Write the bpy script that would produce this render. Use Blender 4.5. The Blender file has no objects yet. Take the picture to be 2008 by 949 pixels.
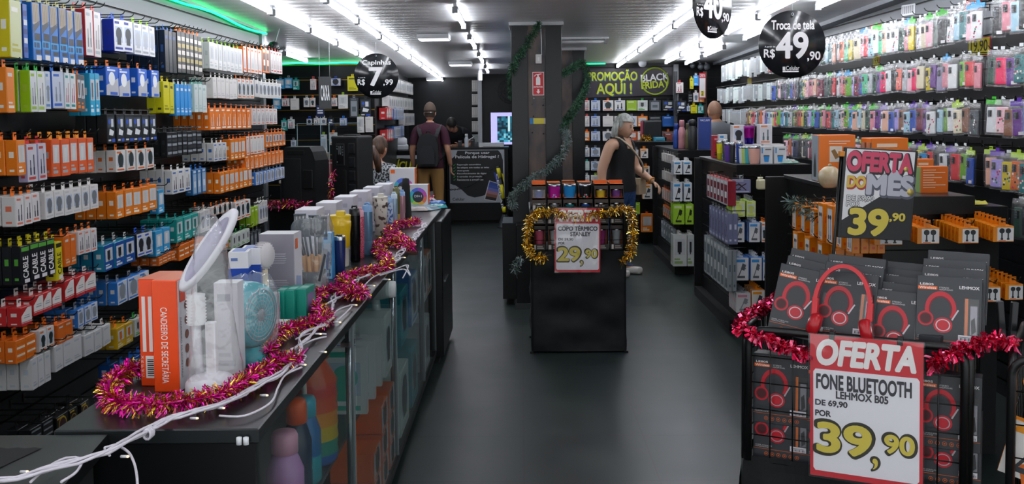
import bpy, bmesh, math, random
from mathutils import Vector, Matrix
random.seed(11)
RR = random.Random(5)
S = bpy.context.scene
COL = S.collection
PI = math.pi
rad = math.radians

# ---------------------------------------------------------------- camera, world, exposure
FPX, EYE, PPX, PPY = 1900.0, 1.62, 1004.0, 339.0
CAMR = Matrix.Rotation(rad(0.543), 3, 'Z') @ Matrix.Rotation(rad(90 - 3.44), 3, 'X') @ Matrix.Rotation(rad(-0.6), 3, 'Z')
cd = bpy.data.cameras.new('camera')
cam = bpy.data.objects.new('camera', cd)
COL.objects.link(cam)
cam.matrix_world = Matrix.Translation((0, 0, EYE)) @ CAMR.to_4x4()
cd.sensor_width = 36.0
cd.lens = FPX / 2008 * 36
cd.shift_y = (PPY - 474.5) / 2008
cd.clip_start = 0.05
S.camera = cam
wd = bpy.data.worlds.new('world')
S.world = wd
wd.use_nodes = True
wd.node_tree.nodes['Background'].inputs[0].default_value = (0.93, 0.98, 1.0, 1)
wd.node_tree.nodes['Background'].inputs[1].default_value = 1.25
S.view_settings.view_transform = 'Standard'
S.view_settings.look = 'None'
S.view_settings.gamma = 1.0
S.view_settings.exposure = 0.0
S.view_settings.use_curve_mapping = False
TUBE_POWER = 20.0


def ray(px, py):
    return CAMR @ Vector(((px - PPX) / FPX, -(py - PPY) / FPX, -1.0))


def at_y(px, py, y):
    r = ray(px, py)
    return Vector((0, 0, EYE)) + r * (y / r.y)


def at_x(px, py, x):
    r = ray(px, py)
    return Vector((0, 0, EYE)) + r * (x / r.x)


def at_z(px, py, z):
    r = ray(px, py)
    return Vector((0, 0, EYE)) + r * ((z - EYE) / r.z)


# ---------------------------------------------------------------- materials
_M = {}


def lin(h):
    h = h.lstrip('#')
    v = [int(h[i:i + 2], 16) / 255 for i in (0, 2, 4)]
    return tuple(c / 12.92 if c <= 0.04045 else ((c + 0.055) / 1.055) ** 2.4 for c in v) + (1.0,)


def M(c, rough=0.45, metal=0.0, emit=0.0, alpha=1.0, trans=0.0, spec=0.5, coat=0.0):
    k = (c, rough, metal, emit, alpha, trans, spec, coat)
    if k in _M:
        return _M[k]
    m = bpy.data.materials.new('mat_' + c.strip('#'))
    m.use_nodes = True
    b = m.node_tree.nodes['Principled BSDF']
    b.inputs['Base Color'].default_value = lin(c)
    b.inputs['Roughness'].default_value = rough
    b.inputs['Metallic'].default_value = metal
    b.inputs['Specular IOR Level'].default_value = spec
    b.inputs['Transmission Weight'].default_value = trans
    b.inputs['Coat Weight'].default_value = coat
    if emit:
        b.inputs['Emission Color'].default_value = lin(c)
        b.inputs['Emission Strength'].default_value = emit
    b.inputs['Alpha'].default_value = alpha
    _M[k] = m
    return m


def clear(name, tint=(1, 1, 1, 1), gloss=0.12, rough=0.08, milk=0.0, bump=0.0):
    k = ('clear', name)
    if k in _M:
        return _M[k]
    m = bpy.data.materials.new(name)
    m.use_nodes = True
    nt = m.node_tree
    nt.nodes.clear()
    out = nt.nodes.new('ShaderNodeOutputMaterial')
    tr = nt.nodes.new('ShaderNodeBsdfTransparent')
    tr.inputs[0].default_value = tint
    gl = nt.nodes.new('ShaderNodeBsdfGlossy')
    gl.inputs['Roughness'].default_value = rough
    gl.inputs[0].default_value = (1, 1, 1, 1)
    fr = nt.nodes.new('ShaderNodeLayerWeight')
    fr.inputs[0].default_value = 0.5
    pw = nt.nodes.new('ShaderNodeMath')
    pw.operation = 'POWER'
    pw.inputs[1].default_value = 5.0
    ad = nt.nodes.new('ShaderNodeMath')
    ad.operation = 'MULTIPLY_ADD'
    ad.inputs[1].default_value = 0.7
    ad.inputs[2].default_value = gloss
    mx = nt.nodes.new('ShaderNodeMixShader')
    nt.links.new(fr.outputs['Facing'], pw.inputs[0])
    nt.links.new(pw.outputs[0], ad.inputs[0])
    nt.links.new(ad.outputs[0], mx.inputs[0])
    nt.links.new(tr.outputs[0], mx.inputs[1])
    nt.links.new(gl.outputs[0], mx.inputs[2])
    last = mx
    if milk:
        df = nt.nodes.new('ShaderNodeBsdfDiffuse')
        df.inputs[0].default_value = (0.85, 0.87, 0.9, 1)
        m2 = nt.nodes.new('ShaderNodeMixShader')
        m2.inputs[0].default_value = milk
        nt.links.new(mx.outputs[0], m2.inputs[1])
        nt.links.new(df.outputs[0], m2.inputs[2])
        last = m2
    if bump:
        no = nt.nodes.new('ShaderNodeTexNoise')
        no.inputs['Scale'].default_value = bump
        no.inputs['Detail'].default_value = 3
        tc = nt.nodes.new('ShaderNodeTexCoord')
        nt.links.new(tc.outputs['Object'], no.inputs['Vector'])
        bp = nt.nodes.new('ShaderNodeBump')
        bp.inputs['Strength'].default_value = 0.9
        bp.inputs['Distance'].default_value = 0.02
        nt.links.new(no.outputs[0], bp.inputs['Height'])
        nt.links.new(bp.outputs[0], gl.inputs['Normal'])
        nt.links.new(bp.outputs[0], fr.inputs['Normal'])
    nt.links.new(last.outputs[0], out.inputs[0])
    _M[k] = m
    return m


def noisy(name, c1, c2, scale, rough=0.4, detail=4, bump=0.0, stretch=(1, 1, 1), metal=0.0, spec=0.5, ramp=(0.35, 0.65), rough2=None):
    k = ('noisy', name)
    if k in _M:
        return _M[k]
    m = bpy.data.materials.new(name)
    m.use_nodes = True
    nt = m.node_tree
    b = nt.nodes['Principled BSDF']
    tc = nt.nodes.new('ShaderNodeTexCoord')
    mp = nt.nodes.new('ShaderNodeMapping')
    mp.inputs['Scale'].default_value = stretch
    no = nt.nodes.new('ShaderNodeTexNoise')
    no.inputs['Scale'].default_value = scale
    no.inputs['Detail'].default_value = detail
    cr = nt.nodes.new('ShaderNodeValToRGB')
    cr.color_ramp.elements[0].position, cr.color_ramp.elements[1].position = ramp
    cr.color_ramp.elements[0].color, cr.color_ramp.elements[1].color = lin(c1), lin(c2)
    nt.links.new(tc.outputs['Object'], mp.inputs[0])
    nt.links.new(mp.outputs[0], no.inputs['Vector'])
    nt.links.new(no.outputs[0], cr.inputs[0])
    nt.links.new(cr.outputs[0], b.inputs['Base Color'])
    b.inputs['Roughness'].default_value = rough
    b.inputs['Metallic'].default_value = metal
    b.inputs['Specular IOR Level'].default_value = spec
    if rough2 is not None:
        mr = nt.nodes.new('ShaderNodeMapRange')
        mr.inputs['To Min'].default_value = rough
        mr.inputs['To Max'].default_value = rough2
        nt.links.new(no.outputs[0], mr.inputs[0])
        nt.links.new(mr.outputs[0], b.inputs['Roughness'])
    if bump:
        bp = nt.nodes.new('ShaderNodeBump')
        bp.inputs['Strength'].default_value = bump
        bp.inputs['Distance'].default_value = 0.01
        nt.links.new(no.outputs[0], bp.inputs['Height'])
        nt.links.new(bp.outputs[0], b.inputs['Normal'])
    _M[k] = m
    return m


# colours
OR, WH, BL, RB, LG, YL = '#ee7410', '#dcd9d6', '#1c74cc', '#1b3bb4', '#9cc81c', '#dccb14'
TE, CY, BK, NV, RD, GY = '#149a94', '#1a9fd6', '#101214', '#132340', '#d62b2a', '#8b9098'
DG, MG, PK, HP, LI, BE = '#2b2e33', '#b01890', '#eda0b4', '#ee1160', '#a99be0', '#d9c9b0'
WIRE = M('#0b0c0d', 0.35)
BLACK = M('#0d0e10', 0.32, spec=.3)
MATTE = M('#0e0f11', 0.75)
CHROME = M('#b9bec4', 0.2, 1.0)
BAG = clear('clear_bag', gloss=0.05, rough=0.12, milk=0.05, bump=22.0)
GLASS = clear('glass', tint=(0.90, 0.95, 0.94, 1), gloss=0.03, rough=0.02)


# ---------------------------------------------------------------- geometry collector
class G:
    def __init__(s):
        s.bm = bmesh.new()
        s.mats = []

    def mi(s, m):
        if isinstance(m, str):
            m = M(m)
        if m not in s.mats:
            s.mats.append(m)
        return s.mats.index(m)

    def face(s, pts, m, smooth=False):
        vs = [s.bm.verts.new(p) for p in pts]
        try:
            f = s.bm.faces.new(vs)
        except ValueError:
            return None
        f.material_index = s.mi(m)
        f.smooth = smooth
        return f

    def box(s, x0, y0, z0, x1, y1, z1, m, bev=0.0, seg=2, mt=None):
        b = bmesh.new() if bev else s.bm
        vs = [b.verts.new((x, y, z)) for x in (x0, x1) for y in (y0, y1) for z in (z0, z1)]
        fs = []
        for q in ((0, 1, 3, 2), (4, 6, 7, 5), (0, 4, 5, 1), (2, 3, 7, 6), (0, 2, 6, 4), (1, 5, 7, 3)):
            f = b.faces.new([vs[i] for i in q])
            f.material_index = s.mi(m)
            fs.append(f)
        if mt:      # {face index: material}; 0:-x 1:+x 2:-y 3:+y 4:-z 5:+z
            for i, mm in mt.items():
                fs[i].material_index = s.mi(mm)
        if bev:
            bmesh.ops.bevel(b, geom=b.edges[:], offset=bev, segments=seg, affect='EDGES', profile=0.5)
            s.absorb(b)
        return s

    def absorb(s, b, mat=None):
        mp = {}
        for v in b.verts:
            mp[v] = s.bm.verts.new(v.co)
        for f in b.faces:
            try:
                n = s.bm.faces.new([mp[v] for v in f.verts])
            except ValueError:
                continue
            n.material_index = f.material_index if mat is None else s.mi(mat)
            n.smooth = f.smooth
        b.free()

    def mesh(s, me, mat=None, mx=None):
        b = bmesh.new()
        b.from_mesh(me)
        if mx is not None:
            bmesh.ops.transform(b, matrix=mx, verts=b.verts)
        s.absorb(b, mat)

    def lathe(s, prof, m, n=24, c=(0, 0, 0), mats=None, ax=None, sx=1.0, sy=1.0):
        """prof: (r, z) pairs; mats: optional list per segment"""
        rings = []
        for r, z in prof:
            if r < 1e-6:
                rings.append([s.bm.verts.new(s._t((0, 0, z), c, ax))])
            else:
                rings.append([s.bm.verts.new(s._t((sx * r * math.cos(2 * PI * i / n), sy * r * math.sin(2 * PI * i / n), z), c, ax)) for i in range(n)])
        for k in range(len(rings) - 1):
            a, b = rings[k], rings[k + 1]
            mm = s.mi(mats[k] if mats else m)
            for i in range(n):
                j = (i + 1) % n
                if len(a) == 1 and len(b) == 1:
                    continue
                if len(a) == 1:
                    vs = (a[0], b[j], b[i])
                elif len(b) == 1:
                    vs = (a[i], a[j], b[0])
                else:
                    vs = (a[i], a[j], b[j], b[i])
                f = s.bm.faces.new(vs)
                f.material_index = mm
                f.smooth = True
        return s

    @staticmethod
    def _t(p, c, ax):
        p = Vector(p)
        if ax is not None:
            p = ax @ p
        return p + Vector(c)

    def tube(s, pts, r, m, n=8, closed=False, cap=True):
        pts = [Vector(p) for p in pts]
        N = len(pts)
        up = None
        rings = []
        for i, p in enumerate(pts):
            if closed:
                t = pts[(i + 1) % N] - pts[i - 1]
            else:
                t = pts[min(i + 1, N - 1)] - pts[max(i - 1, 0)]
            if t.length < 1e-9:
                t = Vector((0, 0, 1))
            t.normalize()
            if up is None:
                up = t.orthogonal().normalized()
            else:
                up = up - t * up.dot(t)
                up = up.normalized() if up.length > 1e-6 else t.orthogonal().normalized()
            w = t.cross(up)
            rr = r[i] if isinstance(r, (list, tuple)) else r
            rings.append([s.bm.verts.new(p + (up * math.cos(2 * PI * k / n) + w * math.sin(2 * PI * k / n)) * rr) for k in range(n)])
        mm = s.mi(m)
        for i in range(N if closed else N - 1):
            a, b = rings[i], rings[(i + 1) % N]
            for k in range(n):
                f = s.bm.faces.new((a[k], a[(k + 1) % n], b[(k + 1) % n], b[k]))
                f.material_index = mm
                f.smooth = True
        if cap and not closed:
            for q in (list(reversed(rings[0])), rings[-1]):
                f = s.bm.faces.new(q)
                f.material_index = mm
        return s

    def ball(s, c, r, m, n=12, sc=(1, 1, 1)):
        b = bmesh.new()
        bmesh.ops.create_uvsphere(b, u_segments=n, v_segments=max(6, n * 2 // 3), radius=r)
        for v in b.verts:
            v.co = Vector((v.co.x * sc[0], v.co.y * sc[1], v.co.z * sc[2])) + Vector(c)
        for f in b.faces:
            f.smooth = True
        s.absorb(b, m)
        return s

    def prism(s, pts, y0, y1, m, mside=None):
        """pts: polygon in XZ, counter-clockwise seen from -Y; extruded from y0 (front) to y1"""
        s.face([(x, y0, z) for x, z in pts], m)
        s.face([(x, y1, z) for x, z in reversed(pts)], m)
        N = len(pts)
        for i in range(N):
            a, b = pts[i], pts[(i + 1) % N]
            s.face([(a[0], y0, a[1]), (a[0], y1, a[1]), (b[0], y1, b[1]), (b[0], y0, b[1])], mside or m)
        return s

    def to_mesh(s, name):
        me = bpy.data.meshes.new(name)
        s.bm.normal_update()
        s.bm.to_mesh(me)
        s.bm.free()
        for m in s.mats:
            me.materials.append(m)
        return me

    def build(s, name, parent=None, loc=(0, 0, 0), rz=0.0, rot=None):
        return put(name, s.to_mesh(name), parent, loc, rz, rot)


def put(name, me, parent=None, loc=(0, 0, 0), rz=0.0, rot=None):
    o = bpy.data.objects.new(name, me)
    COL.objects.link(o)
    o.location = loc
    o.rotation_euler = rot if rot is not None else (0, 0, rz)
    if parent is not None:
        o.parent = parent
    return o


def tag(o, label, cat, group=None, kind=None):
    o['label'] = label
    o['category'] = cat
    if group:
        o['group'] = group
    if kind:
        o['kind'] = kind
    return o


def thing(name, label, cat, loc=(0, 0, 0), rz=0.0, group=None, rot=None):
    return tag(put(name, None, None, loc, rz, rot), label, cat, group)


def struct(o):
    o['kind'] = 'structure'
    return o


ORD = ['first', 'second', 'third', 'fourth', 'fifth', 'sixth', 'seventh', 'eighth', 'ninth', 'tenth', 'eleventh', 'twelfth',
       'thirteenth', 'fourteenth', 'fifteenth', 'sixteenth']


# ---------------------------------------------------------------- lettering
_TX = {}


def text_mesh(s, bold=0.0, shear=0.0):
    k = (s, bold, shear)
    if k not in _TX:
        cu = bpy.data.curves.new('t', 'FONT')
        cu.body = s
        cu.size = 1.0
        cu.offset = bold
        cu.shear = shear
        cu.resolution_u = 5
        ob = bpy.data.objects.new('t', cu)
        COL.objects.link(ob)
        bpy.context.view_layer.update()
        me = bpy.data.meshes.new_from_object(ob.evaluated_get(bpy.context.evaluated_depsgraph_get()))
        bpy.data.objects.remove(ob)
        bpy.data.curves.remove(cu)
        _TX[k] = [[v.co.x, v.co.y] for v in me.vertices], [list(p.vertices) for p in me.polygons]
        bpy.data.meshes.remove(me)
    return _TX[k]


def lettering(g, s, x0, z0, x1, z1, m, y=-0.001, bold=0.0, shear=0.0, rot90=0, mx=None, fit=True, box=None):
    """adds the letters of s to G, fitted into the rectangle (x0,z0)-(x1,z1) on the plane y (facing -Y)"""
    vs, fs = text_mesh(s, 0.0, shear)
    if not vs:
        return g
    if rot90 == 1:      # reads downwards
        vs = [[b, -a] for a, b in vs]
    elif rot90 == -1:   # reads upwards
        vs = [[-b, a] for a, b in vs]
    ax, bx = min(v[0] for v in vs), max(v[0] for v in vs)
    az, bz = min(v[1] for v in vs), max(v[1] for v in vs)
    if box:
        ax, bx, az, bz = box
    sx, sz = (x1 - x0) / (bx - ax), (z1 - z0) / (bz - az)
    mm = g.mi(m)
    ex = max(0.0, bold - .012) * .75
    ND = 0 if not ex else 8 if ex < .025 else 18
    for k, (dx, dz) in enumerate([(0, 0)] + [(math.cos(2 * PI * i / ND), math.sin(2 * PI * i / ND)) for i in range(ND)]):
        vv = []
        for v in vs:
            p = Vector((x0 + (v[0] - ax + dx * ex) * sx, y - k * 2e-6, z0 + (v[1] - az + dz * ex) * sz))
            vv.append(g.bm.verts.new(mx @ p if mx is not None else p))
        for f in fs:
            try:
                q = g.bm.faces.new([vv[i] for i in f])
                q.material_index = mm
            except ValueError:
                pass
    return g
# ---------------------------------------------------------------- the room
XL, XR = -2.3, 2.72


def ceil_z(y):
    return 2.56 - 0.02 * y


def floor_material():
    m = noisy('floor_vinyl', '#1c2628', '#26312f', 2.6, rough=0.30, rough2=0.46, detail=6, spec=0.5)
    nt = m.node_tree
    b = nt.nodes['Principled BSDF']
    cr = [n for n in nt.nodes if n.type == 'VALTORGB'][0]
    tc = [n for n in nt.nodes if n.type == 'TEX_COORD'][0]
    br = nt.nodes.new('ShaderNodeTexBrick')
    br.offset = 0.0
    br.inputs['Scale'].default_value = 1.0
    br.inputs['Mortar Size'].default_value = 0.004
    br.inputs['Brick Width'].default_value = 0.6
    br.inputs['Row Height'].default_value = 0.6
    br.inputs['Color1'].default_value = (1, 1, 1, 1)
    br.inputs['Color2'].default_value = (0.86, 0.86, 0.86, 1)
    br.inputs['Mortar'].default_value = (0.5, 0.5, 0.5, 1)
    mx = nt.nodes.new('ShaderNodeMix')
    mx.data_type = 'RGBA'
    mx.blend_type = 'MULTIPLY'
    mx.inputs[0].default_value = 1.0
    nt.links.new(tc.outputs['Object'], br.inputs['Vector'])
    nt.links.new(cr.outputs[0], mx.inputs[6])
    nt.links.new(br.outputs[0], mx.inputs[7])
    nt.links.new(mx.outputs[2], b.inputs['Base Color'])
    return m


def ceiling_material():
    m = M('#e4e5e8', 0.30, spec=0.5).copy()
    m.name = 'pvc_ceiling'
    nt = m.node_tree
    b = nt.nodes['Principled BSDF']
    tc = nt.nodes.new('ShaderNodeTexCoord')
    wv = nt.nodes.new('ShaderNodeTexWave')
    wv.wave_type, wv.bands_direction, wv.wave_profile = 'BANDS', 'Y', 'SIN'
    wv.inputs['Scale'].default_value = 1.6
    wv.inputs['Distortion'].default_value = 0.25
    wv.inputs['Detail Scale'].default_value = 0.6
    bp = nt.nodes.new('ShaderNodeBump')
    bp.inputs['Strength'].default_value = 0.22
    bp.inputs['Distance'].default_value = 0.008
    nt.links.new(tc.outputs['Object'], wv.inputs['Vector'])
    nt.links.new(wv.outputs[0], bp.inputs['Height'])
    nt.links.new(bp.outputs[0], b.inputs['Normal'])
    return m


g = G()
g.box(-4.2, -1.0, -0.05, 3.2, 17, 0, floor_material())
struct(g.build('floor'))
g = G()
cm = ceiling_material()
nseg = 36
for i in range(nseg):
    ya, yb = 0.5 * i - 1.0, 0.5 * (i + 1) - 1.0
    za, zb = ceil_z(ya), ceil_z(yb)
    g.face([(-4.2, ya, za), (-4.2, yb, zb), (3.2, yb, zb), (3.2, ya, za)], cm)
    g.face([(-4.2, ya, za + .06), (3.2, ya, za + .06), (3.2, yb, zb + .06), (-4.2, yb, zb + .06)], cm)
struct(g.build('ceiling'))

SLATB = M('#111316', 0.32, spec=.3)
SLATG = M('#5f646b', 0.42)


def slatwall(name, x0, y0, x1, y1, top, split, pitch=0.098, upper=SLATG, lower=SLATB, groove=None, gm=None):
    """boards with grooves from floor to top along a line in plan; the face points to the left of the walking direction"""
    d = Vector((x1 - x0, y1 - y0, 0))
    L = d.length
    d.normalize()
    g = G()
    g.box(0, 0.012, 0, L, 0.06, top, groove or M('#050606', 0.6))
    z = 0.0
    while z < top - 0.01:
        zz = min(z + pitch - 0.012, top)
        g.box(0, 0, z, L, 0.012, zz, upper if (z + zz) / 2 > split else lower)
        if gm and zz < top:
            g.box(0, 0.006, zz, L, 0.0121, zz + 0.012, gm)
        z += pitch
    o = g.build(name, None, (x0, y0, 0), math.atan2(d.y, d.x))
    return struct(o)


# face of the panel looks along -Y in its own frame
slatwall('wall_left', XL, 8.6, XL, 2.4, 2.52, 2.03).rotation_euler = (0, 0, PI / 2)
bpy.data.objects['wall_left'].location = (XL, 2.4, 0)
o = slatwall('wall_right', XR, 13.2, XR, 2.4, 2.40, 2.10)
o.rotation_euler = (0, 0, -PI / 2)
o.location = (XR, 13.2, 0)
slatwall('wall_back_left', -4.0, 12.3, -1.85, 12.3, 2.30, 9, pitch=0.19, groove=M('#0a0b0b', 0.5), gm=M('#a8842c', 0.4, 0.6))
g = G()
g.box(-0.06, 0, 0, 0, 3.7, 2.42, M('#3a4149', 0.5))
struct(g.build('wall_left_bay', None, (-3.96, 8.6, 0)))
g = G()
g.box(-1.7, 0, 0, 0, 0.06, 2.42, M('#3d444c', 0.4))
g.box(-0.012, -0.012, 0, 0.02, 0.07, 2.42, M('#9aa0a6', 0.3, 0.7))
struct(g.build('trim_1', None, (XL, 8.62, 0)))
DKW = noisy('black_wall', '#0e1113', '#171b1e', 3.0, rough=0.28, rough2=0.45, spec=.3)
g = G()
g.box(-1.91, 12.36, 0, -1.85, 16.06, 2.34, M('#2b2f33', 0.4))
struct(g.build('wall_side_bay'))
g = G()
g.box(-1.85, 16.0, 0, -0.55, 16.06, 2.30, DKW)
struct(g.build('wall_back'))
g = G()
g.box(-0.62, 15.2, 0, 0.42, 15.28, 2.32, DKW)
g.box(-0.62, 15.28, 0, -0.56, 16.0, 2.32, DKW)
g.box(0.36, 13.2, 0, 0.42, 15.2, 2.32, DKW)
struct(g.build('wall_back_middle'))
slatwall('wall_back_right', 0.36, 13.2, 2.76, 13.2, 2.33, 9, pitch=0.15)
g = G()        # white conduit post beside the black back wall
g.box(-0.665, 15.10, 0, -0.60, 15.19, 2.27, M('#b9bcc2', 0.35))
struct(g.build('trim_2'))
# cornice along the two side walls
for nm, xa, xb, ya, yb in (('trim_3', XR - 0.11, XR + 0.04, 2.4, 13.2), ('trim_4', XL - 0.04, XL + 0.03, 2.4, 8.6)):
    g = G()
    for i in range(24):
        a, b = ya + (yb - ya) * i / 24, ya + (yb - ya) * (i + 1) / 24
        za, zb = ceil_z(a), ceil_z(b)
        hh = 0.035 if xa > 0 else 0.02
        P = [(xa, a, za - hh), (xb, a, za - hh), (xb, a, za + .01), (xa, a, za + .01)]
        Q = [(x, b, z - za + zb) for x, _, z in P]
        mm = M('#8e939a', 0.4)
        for k in range(4):
            j = (k + 1) % 4
            g.face([P[k], P[j], Q[j], Q[k]], mm)
    struct(g.build(nm))

# ---------------------------------------------------------------- ceiling lights
EMW = M('#f3f5fb', 0.5, emit=TUBE_POWER)
BATTEN = M('#c9ccd1', 0.4)


def tube_light(x, y, L, label, group=None, on=True):
    z = ceil_z(y + L / 2)
    t = thing('fluorescent_tube', label, 'ceiling light', (x, y + L / 2, z), group=group)
    t.rotation_euler = (math.atan(-0.02), 0, 0)
    g = G()
    g.box(-0.010, -L / 2, -0.020, 0.010, L / 2, 0.004, BATTEN)
    g.build('batten', t)
    g = G()
    g.tube([(0, -L / 2 + .03, -0.045), (0, L / 2 - .03, -0.045)], 0.015, EMW if on else M('#d8dade', 0.3), 10)
    g.build('tube', t)
    for s in (-1, 1):
        g = G()
        g.box(-0.02, s * (L / 2 - .03) - .012, -0.066, 0.02, s * (L / 2 - .03) + .012, -0.02, M('#8a8d92', 0.4))
        g.build('end_holder', t)
    return t


ROWS = [(-1.79, 'row nearest the cable wall', [4.6 + 1.22 * i for i in range(7)]),
        (-1.28, 'second row from the cable wall', [2.78 + 1.22 * i for i in range(11)]),
        (-0.465, 'gapped row over the main aisle', [5.15, 7.0, 8.95, 10.9, 12.9]),
        (1.31, 'row beside the round hanging signs', [4.6 + 1.22 * i for i in range(7)]),
        (1.87, 'second row from the phone case wall', [2.78 + 1.22 * i for i in range(8)]),
        (2.16, 'row nearest the phone case wall', [4.3, 6.0, 8.3, 10.3, 11.6])]
for x, ph, ys in ROWS:
    for k, y in enumerate(ys):
        tube_light(x, y, 1.2 if len(ys) != 5 else 1.12, 'lit white ceiling tube, %s along the %s' % (ORD[k], ph))
for x, ph in ((-1.28, 'second row from the cable wall'), (1.31, 'row beside the round hanging signs'), (0.1, 'middle of the entrance')):  # tubes added out of view to light surfaces facing the entrance
    for k, y in enumerate((-.9, .32, 1.54)):
        tube_light(x, y, 1.2, 'added unseen ceiling tube over the entrance, %s one, %s' % (ORD[k], ph))
tube_light(-2.62, 8.9, 1.15, 'white tube light over the cash desk, just past the camera bracket')
tube_light(-2.55, 10.5, 1.15, 'white tube light over the cash desk, by the back shelves')
t = tube_light(0.62, 9.3, 0.5, 'short unlit white lamp housing between the two black columns', on=False)
t.rotation_euler = (0, 0, PI / 2)
EMP = M('#f4f4ff', 0.5, emit=9.0)
for (px, py, w, lab) in ((851, 69, .27, 'small square white ceiling lamp near the tilted aisle tubes'),
                         (903, 122, .27, 'small square ceiling lamp in front of the dark back room'),
                         (853, 152, .25, 'small square ceiling lamp deepest in the back room')):
    y = 1786 / (225 + 1 - py + 38)
    p = at_y(px, py, y)
    t = thing('ceiling_panel_light', lab, 'ceiling light', (p.x, y, ceil_z(y)))
    g = G()
    g.box(-w / 2 - .012, -.14, -.045, w / 2 + .012, .14, 0, BATTEN, 0.006)
    g.build('housing', t)
    g = G()
    g.box(-w / 2, -.125, -.05, w / 2, .125, -.0455, EMP)
    g.build('diffuser', t)
EMG = M('#12e07a', 0.5, emit=5.0)


def led_strip(pts, label):
    g = G()
    g.tube(pts, 0.009, EMG, 6)
    return tag(g.build('led_strip'), label, 'light strip')


led_strip([(XL + .035, 4.2 + i * .3, ceil_z(4.2 + i * .3) - .03 - 0.012 * math.sin(i * 1.1)) for i in range(16)], 'glowing green light strip along the ceiling above the cable wall')
led_strip([(-3.7 + i * .3, 12.25, 2.285 + .01 * (i % 2)) for i in range(7)], 'green light strip above the back shelves behind the speakers')
led_strip([(0.75 + i * .1, 13.15, 2.295) for i in range(5)], 'short green light strip above the promotion banner')
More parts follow.
